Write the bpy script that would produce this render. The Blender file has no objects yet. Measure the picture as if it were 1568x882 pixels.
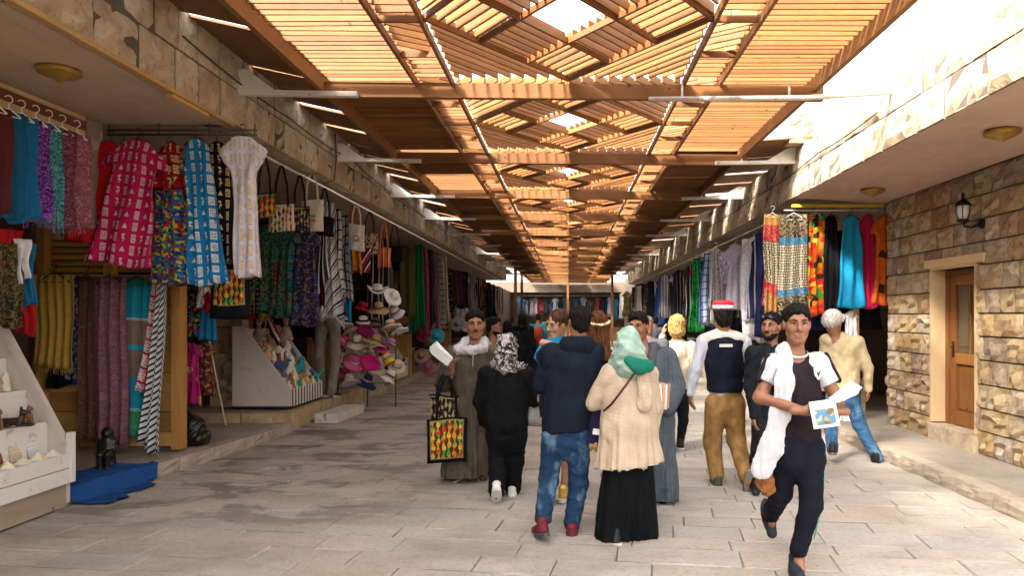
import bpy, math, random
import numpy as np
from mathutils import Vector, Matrix, Euler

random.seed(7)
np.random.seed(7)
SC = bpy.context.scene
COL = SC.collection
R = math.radians
PI = math.pi

# ------------------------------------------------------------------ camera, sky, sun, exposure
FPX, VX, VY, CAMH = 1100.0, 870.0, 484.0, 1.7        # focal length and vanishing point in photo pixels, eye height
cam_d = bpy.data.cameras.new('camera')
cam = bpy.data.objects.new('camera', cam_d); COL.objects.link(cam)
cam.location = (0, 0, CAMH); cam.rotation_euler = (R(90), 0, 0)
cam_d.sensor_width = 36.0; cam_d.lens = FPX/1568*36.0
cam_d.shift_x = -(VX-784)/1568; cam_d.shift_y = (VY-441)/1568
cam_d.clip_start = 0.05; cam_d.clip_end = 800
SC.camera = cam

SUN_EL, SUN_AZ = 40.0, 222.0        # degrees; the sun stands behind the camera, to its left
world = bpy.data.worlds.new('World'); SC.world = world; world.use_nodes = True
wn = world.node_tree; wn.nodes.clear()
sky = wn.nodes.new('ShaderNodeTexSky'); sky.sky_type = 'NISHITA'; sky.sun_disc = False
sky.sun_elevation = R(SUN_EL); sky.sun_rotation = R(SUN_AZ)
sky.dust_density = 5.0; sky.air_density = 1.0; sky.ozone_density = 0.5
hs = wn.nodes.new('ShaderNodeHueSaturation'); hs.inputs['Saturation'].default_value = 0.12
bg = wn.nodes.new('ShaderNodeBackground'); bg.inputs['Strength'].default_value = 0.15
wo = wn.nodes.new('ShaderNodeOutputWorld')
wn.links.new(sky.outputs[0], hs.inputs['Color']); wn.links.new(hs.outputs[0], bg.inputs['Color']); wn.links.new(bg.outputs[0], wo.inputs[0])
sl = bpy.data.lights.new('sun', 'SUN'); sl.energy = 2.0; sl.angle = R(7.0); sl.color = (1.0, 0.92, 0.80)
sun = bpy.data.objects.new('sun', sl); COL.objects.link(sun)
_az = R(SUN_AZ)
sd = Vector((math.sin(_az)*math.cos(R(SUN_EL)), math.cos(_az)*math.cos(R(SUN_EL)), math.sin(R(SUN_EL))))   # towards the sun
sun.rotation_euler = sd.to_track_quat('Z', 'Y').to_euler(); sun.location = (-20, -20, 30)
SC.view_settings.view_transform = 'Standard'; SC.view_settings.look = 'None'
SC.view_settings.gamma = 1.0; SC.view_settings.use_curve_mapping = False
SC.view_settings.exposure = 2.97
SC.cycles.use_denoising = True
SC.cycles.max_bounces = 6; SC.cycles.diffuse_bounces = 4; SC.cycles.glossy_bounces = 2
SC.cycles.transmission_bounces = 3; SC.cycles.transparent_max_bounces = 4
SC.cycles.use_adaptive_sampling = True; SC.cycles.adaptive_threshold = 0.02
SC.cycles.sample_clamp_indirect = 4.0
SC.cycles.caustics_reflective = False; SC.cycles.caustics_refractive = False

def W(px, py, d):                    # a photo pixel at depth d metres -> a point in the place
    return Vector(((px-VX)*d/FPX, d, CAMH-(py-VY)*d/FPX))

# ------------------------------------------------------------------ shader helpers
class V:
    def __init__(s, m, k): s.m, s.k = m, k
    def __add__(a, b): return a.m.math('ADD', a, b)
    def __radd__(a, b): return a.m.math('ADD', b, a)
    def __sub__(a, b): return a.m.math('SUBTRACT', a, b)
    def __rsub__(a, b): return a.m.math('SUBTRACT', b, a)
    def __mul__(a, b): return a.m.math('MULTIPLY', a, b)
    def __rmul__(a, b): return a.m.math('MULTIPLY', b, a)
    def __truediv__(a, b): return a.m.math('DIVIDE', a, b)
    def __lt__(a, b): return a.m.math('LESS_THAN', a, b)
    def __gt__(a, b): return a.m.math('GREATER_THAN', a, b)

class Mat:
    def __init__(s, name):
        s.mat = bpy.data.materials.new(name); s.mat.use_nodes = True
        s.nt = s.mat.node_tree; s.nt.nodes.clear()
        s.out = s.nt.nodes.new('ShaderNodeOutputMaterial')
    def n(s, t): return s.nt.nodes.new('ShaderNode'+t)
    def put(s, sock, v):
        if isinstance(v, V): s.nt.links.new(v.k, sock)
        elif v is not None:
            if isinstance(v, (tuple, list)) and len(v) == 3 and sock.type == 'RGBA': v = (*v, 1)
            sock.default_value = v
    def math(s, op, a, b=None, c=None):
        n = s.n('Math'); n.operation = op; s.put(n.inputs[0], a)
        if b is not None: s.put(n.inputs[1], b)
        if c is not None: s.put(n.inputs[2], c)
        return V(s, n.outputs[0])
    def abs(s, a): return s.math('ABSOLUTE', a)
    def fract(s, a): return s.math('FRACT', a)
    def floor(s, a): return s.math('FLOOR', a)
    def sin(s, a): return s.math('SINE', a)
    def mx(s, a, b): return s.math('MAXIMUM', a, b)
    def mn(s, a, b): return s.math('MINIMUM', a, b)
    def sat(s, a):
        n = s.n('Clamp'); s.put(n.inputs[0], a); return V(s, n.outputs[0])
    def ss(s, a, lo, hi):
        n = s.n('MapRange'); n.interpolation_type = 'SMOOTHSTEP'; s.put(n.inputs[0], a)
        n.inputs[1].default_value = lo; n.inputs[2].default_value = hi; return V(s, n.outputs[0])
    def pos(s): return V(s, s.n('NewGeometry').outputs['Position'])
    def obj(s): return V(s, s.n('TexCoord').outputs['Object'])
    def uv(s): return V(s, s.n('TexCoord').outputs['UV'])
    def rnd(s): return V(s, s.n('ObjectInfo').outputs['Random'])
    def sep(s, v):
        n = s.n('SeparateXYZ'); s.put(n.inputs[0], v); return [V(s, o) for o in n.outputs]
    def comb(s, x, y, z=0.0):
        n = s.n('CombineXYZ'); s.put(n.inputs[0], x); s.put(n.inputs[1], y); s.put(n.inputs[2], z); return V(s, n.outputs[0])
    def scl(s, v, k):
        n = s.n('VectorMath'); n.operation = 'MULTIPLY'; s.put(n.inputs[0], v); n.inputs[1].default_value = k; return V(s, n.outputs[0])
    def vadd(s, a, b):
        n = s.n('VectorMath'); n.operation = 'ADD'; s.put(n.inputs[0], a); s.put(n.inputs[1], b); return V(s, n.outputs[0])
    def noise(s, v, sc, det=3, ro=0.55, dist=0.0):
        n = s.n('TexNoise'); s.put(n.inputs['Vector'], v); n.inputs['Scale'].default_value = sc
        n.inputs['Detail'].default_value = det; n.inputs['Roughness'].default_value = ro; n.inputs['Distortion'].default_value = dist
        return V(s, n.outputs[0])
    def noisec(s, v, sc, det=2):
        n = s.n('TexNoise'); s.put(n.inputs['Vector'], v); n.inputs['Scale'].default_value = sc; n.inputs['Detail'].default_value = det
        return V(s, n.outputs[1])
    def vor(s, v, sc, feat='F1', out='Distance', rand=1.0):
        n = s.n('TexVoronoi'); n.feature = feat; s.put(n.inputs['Vector'], v); n.inputs['Scale'].default_value = sc
        n.inputs['Randomness'].default_value = rand; return V(s, n.outputs[out])
    def white(s, v):
        n = s.n('TexWhiteNoise'); n.noise_dimensions = '3D'; s.put(n.inputs['Vector'], v); return V(s, n.outputs['Value'])
    def mix(s, f, a, b, mode='MIX'):
        n = s.n('Mix'); n.data_type = 'RGBA'; n.blend_type = mode; s.put(n.inputs[0], f); s.put(n.inputs[6], a); s.put(n.inputs[7], b)
        return V(s, n.outputs[2])
    def ramp(s, f, stops, const=False):
        n = s.n('ValToRGB'); s.put(n.inputs[0], f); e = n.color_ramp.elements
        if const: n.color_ramp.interpolation = 'CONSTANT'
        while len(e) < len(stops): e.new(0.5)
        for i, (p, c) in enumerate(stops):
            e[i].position = p; e[i].color = (*c, 1) if len(c) == 3 else c
        return V(s, n.outputs[0])
    def done(s, col, rough=0.8, h=None, hs=0.4, hd=0.01, metal=0.0, spec=0.3, sheen=0.0, trans=0.0, alpha=None, translucent=None):
        b = s.n('BsdfPrincipled'); s.put(b.inputs['Base Color'], col); s.put(b.inputs['Roughness'], rough)
        b.inputs['Metallic'].default_value = metal; b.inputs['Specular IOR Level'].default_value = spec
        b.inputs['Sheen Weight'].default_value = sheen; b.inputs['Transmission Weight'].default_value = trans
        if h is not None:
            u = s.n('Bump'); u.inputs['Strength'].default_value = hs; u.inputs['Distance'].default_value = hd
            s.put(u.inputs['Height'], h); s.nt.links.new(u.outputs[0], b.inputs['Normal'])
        o = b.outputs[0]
        if translucent:
            t = s.n('BsdfTranslucent'); s.put(t.inputs[0], col); m = s.n('MixShader'); m.inputs[0].default_value = translucent
            s.nt.links.new(o, m.inputs[1]); s.nt.links.new(t.outputs[0], m.inputs[2]); o = m.outputs[0]
        s.nt.links.new(o, s.out.inputs[0]); return s.mat

_M = {}
def memo(f):
    def g(*a, **k):
        key = (f.__name__, a, tuple(sorted(k.items())))
        if key not in _M: _M[key] = f(*a, **k)
        return _M[key]
    return g

def mul(c, k): return tuple(min(1, x*k) for x in c)

@memo
def m_plain(c, rough=0.7, metal=0.0, var=0.25, bump=0.0, scale=20.0, spec=0.3):
    m = Mat('plain'); p = m.obj(); n = m.noise(p, scale, 4); r = m.rnd()
    k = m.mix(n, mul(c, 1-var), mul(c, 1+var))
    return m.done(k, rough, n if bump else None, bump, 0.01, metal, spec)

@memo
def m_wood(c1, c2, rough=0.6, along=0, grain=9.0):
    m = Mat('wood'); p = m.obj(); r = m.rnd()
    k = [grain]*3; k[along] = 0.9
    v = m.vadd(m.scl(p, tuple(k)), m.comb(r*37.0, r*11.0, r*23.0))
    n = m.noise(v, 1.6, 5, 0.6, 0.6); n2 = m.noise(m.pos(), 3.0, 3)
    kn = m.ss(m.vor(m.vadd(m.scl(m.pos(), (1, 1, 1)), m.comb(r*5.0, r*9.0, 0.0)), 4.5), 0.035, 0.10)
    f = m.sat(n*0.75+(r-0.5)*0.55+(n2-0.5)*0.5)
    col = m.mix(f, c1, c2)
    col = m.mix(kn, mul(c1, 0.45), col)
    return m.done(col, rough, n, 0.25, 0.004)

@memo
def m_stone(tones, scale=5.0, rough=0.9, dirt=0.5):
    m = Mat('stone'); p = m.pos(); r = m.rnd()
    q = m.vadd(p, m.comb(r*31.0, r*17.0, r*7.0))
    stops = [(i/max(1, len(tones)-1), t) for i, t in enumerate(tones)]
    base = m.ramp(m.white(m.comb(r*91.0, r*13.0, 0.3)), stops)
    n1 = m.noise(q, scale, 6, 0.62, 0.4); n2 = m.noise(q, scale*5, 5, 0.6); n3 = m.noise(q, scale*0.7, 3, 0.5, 1.2)
    col = m.mix(m.ss(n1, 0.38, 0.72), base, m.mix(0.55, base, (0.20, 0.11, 0.06)))
    col = m.mix(m.ss(n3, 0.56, 0.66)*0.6, col, (0.50, 0.42, 0.32))
    pit = m.ss(n2, 0.30, 0.42)
    col = m.mix(pit, m.mix(dirt, col, (0.05, 0.035, 0.025)), col)
    return m.done(col, rough, n1*0.7+n2*0.5, 0.75, 0.025)

@memo
def m_paving():
    m = Mat('paving'); p = m.pos(); r = m.rnd(); x, y, z = m.sep(p)
    q = m.vadd(p, m.comb(r*31.0, r*17.0, r*7.0))
    base = m.ramp(m.white(m.comb(r*91.0, r*13.0, 0.3)), [(0, (0.38, 0.325, 0.265)), (0.35, (0.43, 0.37, 0.305)), (0.7, (0.40, 0.35, 0.30)), (0.9, (0.36, 0.33, 0.295)), (1, (0.43, 0.33, 0.25))])
    n1 = m.noise(q, 3.5, 6, 0.65, 0.3); n2 = m.noise(p, 26, 5, 0.7); n3 = m.noise(m.scl(p, (0.55, 1.0, 1.0)), 1.9, 6, 0.66, 0.6)
    col = m.mix(n1*0.5, base, (0.27, 0.235, 0.205))
    col = m.mix(m.ss(n2, 0.48, 0.70)*0.5, col, (0.17, 0.14, 0.115))
    # spilt oil and trodden dirt on the shop side of the lane
    side = m.ss(x*-1.0, 0.7, 2.2)*m.ss(y, 5.2, 6.6)
    st = m.ss(n3+m.noise(p, 9, 4)*0.14, 0.55, 0.66)*side
    col = m.mix(st*0.62, col, (0.06, 0.045, 0.033))
    grime = m.ss(m.noise(m.scl(p, (0.6, 1, 1)), 1.3, 6, 0.65), 0.40, 0.70)*0.55
    col = m.mix(grime, col, (0.17, 0.135, 0.105))
    spots = m.ss(m.vor(p, 4.2), 0.075, 0.05)*m.ss(m.noise(p, 1.3, 2), 0.47, 0.56)
    col = m.mix(spots*0.75, col, (0.06, 0.055, 0.05))
    return m.done(col, 0.88, n1*0.6+n2*0.5, 0.5, 0.012, spec=0.25)

@memo
def m_concrete(c=(0.36, 0.31, 0.26), dark=(0.12, 0.09, 0.07), sc=2.5):
    m = Mat('concrete'); p = m.pos(); r = m.rnd()
    n1 = m.noise(p, sc, 6, 0.65, 0.4); n2 = m.noise(p, 18, 5, 0.65)
    col = m.mix(m.ss(n1, 0.38, 0.75), c, m.mix(0.5, c, dark))
    col = m.mix(m.ss(n2, 0.5, 0.8)*0.6, col, dark)
    col = m.mix(r*0.3, col, mul(c, 0.7))
    return m.done(col, 0.9, n1*0.5+n2*0.6, 0.6, 0.012)

@memo
def m_plaster(c, sc=1.5):
    m = Mat('plaster'); p = m.pos()
    n = m.noise(p, sc, 5, 0.6, 0.5); n2 = m.noise(p, 30, 4); n3 = m.noise(m.scl(p, (3.0, 0.5, 1.0)), 2.0, 4)
    col = m.mix(m.ss(n, 0.35, 0.75)*0.5, c, mul(c, 0.72)); col = m.mix(m.ss(n3, 0.52, 0.75)*0.4, col, mul(c, 0.6))
    return m.done(col, 0.85, n2+n*0.5, 0.25, 0.006)

@memo
def m_paint(c, worn=(0.20, 0.15, 0.10), amt=0.6):
    m = Mat('worn_paint'); p = m.pos(); n = m.noise(p, 7, 6, 0.7, 0.4); n2 = m.noise(m.scl(p, (1, 1, 0.25)), 26, 3)
    col = m.mix(m.ss(n, 0.52, 0.72)*amt, c, mul(c, 0.6)); col = m.mix(m.ss(n*0.6+n2*0.4, 0.58, 0.64)*amt, col, worn)
    return m.done(col, 0.6, n+n2*0.4, 0.3, 0.006)

def _weave(m, u, v, k=420.0):
    return m.sin(u*k)*0.5+m.sin(v*k)*0.5

def _cloth(m, col, rough=0.85, tr=0.0, sheen=0.0):
    x, y, z = m.sep(m.uv()); p = m.obj()
    n = m.noise(p, 16, 4, 0.6)
    dirty = m.mix(m.ss(n, 0.3, 0.8)*0.35, col, mul((0.1, 0.08, 0.07), 1)) if False else m.mix(m.ss(n, 0.3, 0.8)*0.22, col, (0, 0, 0))
    return m.done(dirty, rough, n+_weave(m, x, y)*0.15, 0.25, 0.006, sheen=sheen, spec=0.15, translucent=tr or None)

@memo
def c_plain(c, rough=0.85):
    m = Mat('cloth'); return _cloth(m, m.mix(m.rnd(), mul(c, 0.85), mul(c, 1.1)), rough)
@memo
def c_stripe(bands, period=0.3, axis=1, wob=0.0):
    m = Mat('striped_cloth'); x, y, z = m.sep(m.uv()); a = (y if axis == 1 else x if axis == 0 else (x+y*0.55))
    if wob: a = a+m.noise(m.uv(), 6, 2)*wob
    return _cloth(m, m.ramp(m.fract(a/period), list(bands), True))
@memo
def c_check(c1, c2, k=0.018, border=None):
    m = Mat('check_cloth'); x, y, z = m.sep(m.uv())
    a = m.fract((x+y)/k) < 0.5; b = m.fract((x-y)/(k*1.3)) < 0.5
    f = m.sat(m.mx(a*b, (m.fract(x/(k*7)) < 0.22)))
    f = m.mx(f, (m.fract(y/0.16) < 0.16))
    return _cloth(m, m.mix(f, c1, c2))
@memo
def c_paisley(c1, c2, sc=16.0, th=0.5):
    m = Mat('paisley_cloth'); p = m.uv()
    n = m.noise(p, sc, 2, 0.5, 2.2); d = m.vor(p, sc*0.45)
    f = m.mx(m.ss(m.abs(m.fract(n*5.0)-0.5), 0.30, 0.42), m.ss(d, 0.25, 0.15)*0.7)
    return _cloth(m, m.mix(f*0.9, c1, c2))
@memo
def c_floral(cols, sc=14.0, base=None):
    m = Mat('floral_cloth'); p = m.vadd(m.uv(), m.scl(m.noisec(m.uv(), 7.0), (0.05, 0.05, 0.0)))
    c = m.vor(p, sc, out='Color'); r, g, b = m.sep(c)
    col = m.ramp(r, [(i/len(cols), k) for i, k in enumerate(cols)], True)
    if base is not None: col = m.mix((g < 0.5), col, base)
    return _cloth(m, col)
@memo
def c_net(c1, c2, bands=(), sc=26.0, length=1.5):
    m = Mat('net_cloth'); p = m.uv(); x, y, z = m.sep(p)
    e = m.vor(p, sc, 'DISTANCE_TO_EDGE', rand=0.35)
    col = m.mix(m.ss(e, 0.10, 0.16), c1, c2)
    dk = m.mix(m.ss(m.noise(p, 18, 2, 0.5, 2.5), 0.46, 0.54), (0.015, 0.012, 0.012), (0.30, 0.22, 0.12))
    for lo, hi, c in bands:
        f = (y > lo)*(y < hi)
        col = m.mix(f, col, dk if c is None else m.mix(m.ss(m.noise(p, 22, 2, 0.5, 2.5), 0.5, 0.6)*0.35, c, (0.75, 0.6, 0.25)))
    return _cloth(m, col)
@memo
def c_glyph(base, ink, cw=0.085, chh=0.115, metal=0.0):
    """Printed rows of standing figures, pyramids and cartouches."""
    m = Mat('printed_cloth'); x, y, z = m.sep(m.uv())
    row = m.floor(y/chh); colm = m.floor(x/cw)
    u = (m.fract(x/cw)-0.5)*1.22; v = (m.fract(y/chh)-0.5)*1.18
    rn = m.white(m.comb(colm, row, 1.7)); nz = m.noise(m.uv(), 90, 2)
    # pyramid
    tri = (m.abs(u) < (v+0.30)*0.62)*(v < 0.22)
    # standing figure: head, body, legs
    w = 0.13+m.sin(v*16.0)*0.07
    fig = (m.abs(u+m.sin(v*9.0+rn*6.0)*0.06) < w)*(m.abs(v) < 0.41)
    fig = fig*(1.0-(m.abs(u) < 0.03)*(v > 0.12))
    # cartouche with signs inside
    o = m.mx(m.abs(u)/0.30, m.abs(v)/0.42)
    car = (o < 1.0)*(1.0-(o < 0.80)*(m.fract(v*6.0+rn) < 0.55)*(nz > 0.46))
    par = m.fract((colm+row)*0.5) < 0.25
    odd = m.fract(colm*0.5) > 0.25
    f = m.mix(odd, m.mix((rn < 0.42), fig, tri), car)
    f = m.sat(m.sep(f)[0]*m.ss(nz, 0.28, 0.42))
    b2 = m.mix(m.ss(m.noise(m.uv(), 8, 3), 0.35, 0.7)*0.4, base, mul(base, 0.6))
    return _cloth(m, m.mix(f, b2, ink))
@memo
def c_figures(ground, cols, cw=0.05, border=(0.02, 0.02, 0.02), w=0.4, h=0.4):
    """A row of standing robed figures in many colours inside a border (bag print)."""
    m = Mat('bag_print'); x, y, z = m.sep(m.uv())
    i = m.floor(x/cw); u = m.fract(x/cw)-0.5
    rn = m.white(m.comb(i, 0.0, 2.3)); seg = m.floor(y/0.035+rn*3.0); rs = m.white(m.comb(i, seg, 5.1))
    wd = 0.27+m.sin(y*70.0+rn*9.0)*0.13
    f = (m.abs(u+m.sin(y*38.0+rn*8.0)*0.09) < wd)
    col = m.ramp(rs, [(k/len(cols), c) for k, c in enumerate(cols)], True)
    nz = m.noise(m.uv(), 120, 2); col = m.mix((nz > 0.58), col, (0.03, 0.02, 0.015))
    col = m.mix(f, ground, col)
    inb = (m.abs(x) < w*0.5-0.025)*(y > 0.03)*(y < h-0.03)
    line = (m.abs(x) < w*0.5-0.012)*(y > 0.016)*(y < h-0.016)
    col = m.mix(inb, m.mix(line*0.9, border, m.mix((m.fract((x+y)/0.02) < 0.5), border, (0.55, 0.42, 0.18))), col)
    return _cloth(m, col)
@memo
def c_denim(c=(0.011, 0.032, 0.075), fade=(0.13, 0.21, 0.29)):
    m = Mat('denim'); p = m.obj(); x, y, z = m.sep(p)
    n = m.noise(m.scl(p, (1, 1, 0.5)), 9, 4, 0.6); w = m.noise(p, 90, 3)
    f = m.ss(m.noise(m.scl(p, (1.3, 1.0, 0.7)), 5.5, 3), 0.50, 0.68)
    col = m.mix(f*0.75, c, fade); col = m.mix(w*0.35, col, mul(c, 0.5))
    cr = m.abs(m.noise(m.scl(p, (0.8, 1, 1.5)), 6.0, 1, 0.5, 0.7)-0.5)
    return m.done(col, 0.85, w*0.12-m.ss(cr, 0.15, 0.0)*0.9, 0.45, 0.014, spec=0.15)
@memo
def c_wear(c, var=0.35, sc=10.0, rough=0.85, pin=None, knit=None):
    """Cloth on a figure: soft mottling, weave and, if asked, vertical pin stripes."""
    m = Mat('worn_cloth'); p = m.obj(); x, y, z = m.sep(p)
    n = m.noise(m.scl(p, (1, 1, 0.6)), sc, 4, 0.6); w = m.noise(p, 160, 2)
    col = m.mix(m.ss(n, 0.3, 0.75), mul(c, 1+var*0.6), mul(c, 1-var)); col = m.mix(w*0.2, col, mul(c, 0.5))
    if pin: col = m.mix((m.fract((x+y*0.6)/0.035) < 0.14)*0.5, col, pin)
    cr = m.abs(m.noise(m.scl(p, (1, 1, 0.55)), 4.2, 1, 0.5, 0.7)-0.5)
    h = w*0.06-m.ss(cr, 0.16, 0.0)*1.0
    if knit: h = h+m.sin(z*210.0+x*30.0)*0.05
    return m.done(col, rough, h, 0.45, 0.016, sheen=0.0, spec=0.12)
@memo
def c_mottle(c1, c2, sc=22.0):
    m = Mat('patterned_scarf'); p = m.obj(); n = m.noise(p, sc, 3, 0.6, 2.0)
    col = m.mix(m.ss(m.abs(m.fract(n*4.0)-0.5), 0.2, 0.3), c1, c2)
    return m.done(col, 0.85, n, 0.3, 0.006)
@memo
def m_skin(c=(0.36, 0.18, 0.10)):
    m = Mat('skin'); p = m.obj(); n = m.noise(p, 60, 3); n2 = m.noise(p, 12, 3)
    col = m.mix(n2*0.5, c, mul(c, 0.75)); col = m.mix(n*0.25, col, (c[0]*1.05, c[1]*0.8, c[2]*0.75))
    mt = m.done(col, 0.5, n, 0.15, 0.003, spec=0.4)
    return mt
@memo
def m_hair(c=(0.007, 0.005, 0.004)):
    m = Mat('hair'); p = m.obj(); n = m.noise(m.scl(p, (1, 1, 0.14)), 110, 3, 0.6)
    return m.done(m.mix(m.ss(n, 0.3, 0.7), mul(c, 0.3), mul(c, 1.5)), 0.75, n, 0.9, 0.008, spec=0.12)
@memo
def m_glass(c=(0.05, 0.06, 0.06)):
    m = Mat('glass'); return m.done(c, 0.08, spec=0.6)

# ------------------------------------------------------------------ mesh helpers
class MB:
    def __init__(s): s.v, s.f, s.uv, s.sm = [], [], [], []
    def add(s, vs, fs, uvs=None, smooth=False):
        o = len(s.v); s.v += [tuple(v) for v in vs]
        s.f += [tuple(i+o for i in f) for f in fs]; s.sm += [smooth]*len(fs)
        s.uv += list(uvs) if uvs is not None else [(v[0], v[2]) for v in vs]
        return s
    def box(s, c, d, rot=None, jit=0.0):
        x, y, z = d[0]/2, d[1]/2, d[2]/2
        vs = [Vector((a*x, b*y, e*z)) for a in (-1, 1) for b in (-1, 1) for e in (-1, 1)]
        if jit: vs = [v+Vector((random.uniform(-jit, jit), random.uniform(-jit, jit), random.uniform(-jit, jit))) for v in vs]
        if rot is not None: vs = [rot @ v for v in vs]
        vs = [v+Vector(c) for v in vs]
        return s.add(vs, [(0, 1, 3, 2), (4, 6, 7, 5), (0, 4, 5, 1), (2, 3, 7, 6), (0, 2, 6, 4), (1, 5, 7, 3)])
    def bar(s, a, b, w, h, up=(0, 0, 1)):
        a, b = Vector(a), Vector(b); x = (b-a); L = x.length; x = x.normalized(); u = Vector(up); y = u.cross(x)
        if y.length < 1e-4: y = Vector((0, 1, 0))
        y.normalize(); z = x.cross(y); m = Matrix((x, y, z)).transposed()
        return s.box((a+b)/2, (L, w, h), m)
    def tube(s, pts, r, n=8, cap=True):
        pts = [Vector(p) for p in pts]; rs = r if isinstance(r, (list, tuple)) else [r]*len(pts)
        vs, fs = [], []; u = None
        for i, p in enumerate(pts):
            t = (pts[min(i+1, len(pts)-1)]-pts[max(i-1, 0)]).normalized()
            if u is None:
                u = t.cross(Vector((0, 0, 1)));
                if u.length < 1e-3: u = t.cross(Vector((1, 0, 0)))
            u = (u-t*u.dot(t)).normalized(); w = t.cross(u)
            for k in range(n):
                a = 2*PI*k/n; vs.append(p+(u*math.cos(a)+w*math.sin(a))*rs[i])
        for i in range(len(pts)-1):
            for k in range(n):
                fs.append((i*n+k, i*n+(k+1) % n, (i+1)*n+(k+1) % n, (i+1)*n+k))
        if cap: fs += [tuple(range(n))[::-1], tuple((len(pts)-1)*n+k for k in range(n))]
        return s.add(vs, fs, smooth=True)
    def lathe(s, prof, c=(0, 0, 0), n=20, wob=None, sx=1.0, sy=1.0, rot=None):
        vs, fs = [], []
        for i, (r, z) in enumerate(prof):
            for k in range(n):
                a = 2*PI*k/n; dz = wob(a, r, z) if wob else 0.0
                p = Vector((r*math.cos(a)*sx, r*math.sin(a)*sy, z+dz))
                if rot is not None: p = rot @ p
                vs.append(p+Vector(c))
        for i in range(len(prof)-1):
            for k in range(n): fs.append((i*n+k, i*n+(k+1) % n, (i+1)*n+(k+1) % n, (i+1)*n+k))
        if prof[0][0] > 1e-6: fs.append(tuple(range(n))[::-1])
        if prof[-1][0] > 1e-6: fs.append(tuple((len(prof)-1)*n+k for k in range(n)))
        return s.add(vs, fs, smooth=True)
    def prism(s, poly, a, b, axis=0):
        """poly: 2-D outline in the plane across `axis`; extruded from a to b along it."""
        def P(q, t): return (t, q[0], q[1]) if axis == 0 else (q[0], t, q[1]) if axis == 1 else (q[0], q[1], t)
        n = len(poly); vs = [P(q, a) for q in poly]+[P(q, b) for q in poly]
        fs = [tuple(range(n))[::-1], tuple(range(n, 2*n))]+[(i, (i+1) % n, n+(i+1) % n, n+i) for i in range(n)]
        return s.add(vs, fs)
    def mesh(s, name, mat):
        me = bpy.data.meshes.new(name); me.from_pydata(s.v, [], s.f)
        me.polygons.foreach_set('use_smooth', s.sm)
        uvl = me.uv_layers.new(name='UVMap')
        idx = np.empty(len(me.loops), dtype=np.int32); me.loops.foreach_get('vertex_index', idx)
        uvl.data.foreach_set('uv', np.array(s.uv, dtype=np.float32)[idx].ravel())
        if mat: me.materials.append(mat)
        me.update(); return me
    def build(s, name, mat, parent=None, loc=None, rot=None):
        return link(name, s.mesh(name, mat), parent, loc, rot)

def link(name, me, parent=None, loc=None, rot=None, scale=None):
    o = bpy.data.objects.new(name, me); COL.objects.link(o)
    if parent is not None: o.parent = parent
    if loc is not None: o.location = loc
    if rot is not None: o.rotation_euler = rot if isinstance(rot, (tuple, Euler)) else (0, 0, rot)
    if scale is not None: o.scale = scale
    return o
_LABELS = {}
def tag(o, label, cat, group=None):
    o['label'] = label; o['category'] = cat
    if group: o['group'] = group
    return o
def empty(name, loc=(0, 0, 0), rz=0.0):
    o = bpy.data.objects.new(name, None); COL.objects.link(o); o.location = loc; o.rotation_euler = (0, 0, rz); o.empty_display_size = 0.1
    return o
def struct(o): o['kind'] = 'structure'; return o
def stuff(o): o['kind'] = 'stuff'; return o
_cube = {}
def cube(name, mat, parent, loc, size, rot=None):
    k = mat.name
    if k not in _cube: _cube[k] = MB().box((0, 0, 0), (1, 1, 1)).mesh('board', mat)
    return link(name, _cube[k], parent, loc, rot, size)
# ------------------------------------------------------------------ block meshes shared by the masonry
def block_mesh(name, mat, rough=0.05, n=4, bev=0.03):
    """A unit stone: x is the dressed face (outwards), y along the course, z up."""
    mb = MB(); g = n+1; vs, fs = [], []
    for i in range(g):
        for j in range(g):
            y, z = -0.5+i/n, -0.5+j/n
            edge = i in (0, n) or j in (0, n)
            vs.append((0.5-(0.07 if edge else 0.0)+random.uniform(-rough, rough)*(0.4 if edge else 1.6),
                       y*(1-bev*0.2)+(0 if edge else random.uniform(-.05, .05)), z*(1-bev*0.2)+(0 if edge else random.uniform(-.05, .05))))
    for i in range(n):
        for j in range(n): fs.append((i*g+j, (i+1)*g+j, (i+1)*g+j+1, i*g+j+1))
    b = len(vs); ring = [(i, 0) for i in range(n)]+[(n, j) for j in range(n)]+[(i, n) for i in range(n, 0, -1)]+[(0, j) for j in range(n, 0, -1)]
    for (i, j) in ring:
        v = vs[i*g+j]; vs.append((-0.5, v[1], v[2]))
    m = len(ring)
    for k in range(m):
        a = ring[k]; c = ring[(k+1) % m]
        fs.append((a[0]*g+a[1], b+k, b+(k+1) % m, c[0]*g+c[1]))
    mb.add(vs, fs); me = mb.mesh(name, mat); return me

TAN = ((0.40, 0.28, 0.14), (0.45, 0.35, 0.20), (0.35, 0.24, 0.12), (0.50, 0.42, 0.30), (0.30, 0.17, 0.10), (0.40, 0.27, 0.12), (0.40, 0.33, 0.25), (0.25, 0.17, 0.12))
LIME = ((0.46, 0.37, 0.25), (0.52, 0.43, 0.31), (0.42, 0.31, 0.20), (0.49, 0.39, 0.27), (0.38, 0.28, 0.18))
st_wall = m_stone(TAN); st_band = m_stone(LIME, 4.0)
WALLB = [block_mesh('stone_block', st_wall, 0.12) for _ in range(6)]
BANDB = [block_mesh('stone_block', st_band, 0.07) for _ in range(6)]
KERBB = [block_mesh('kerb_stone', m_concrete((0.40, 0.33, 0.25), (0.13, 0.09, 0.06), 4.0), 0.04) for _ in range(4)]

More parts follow.
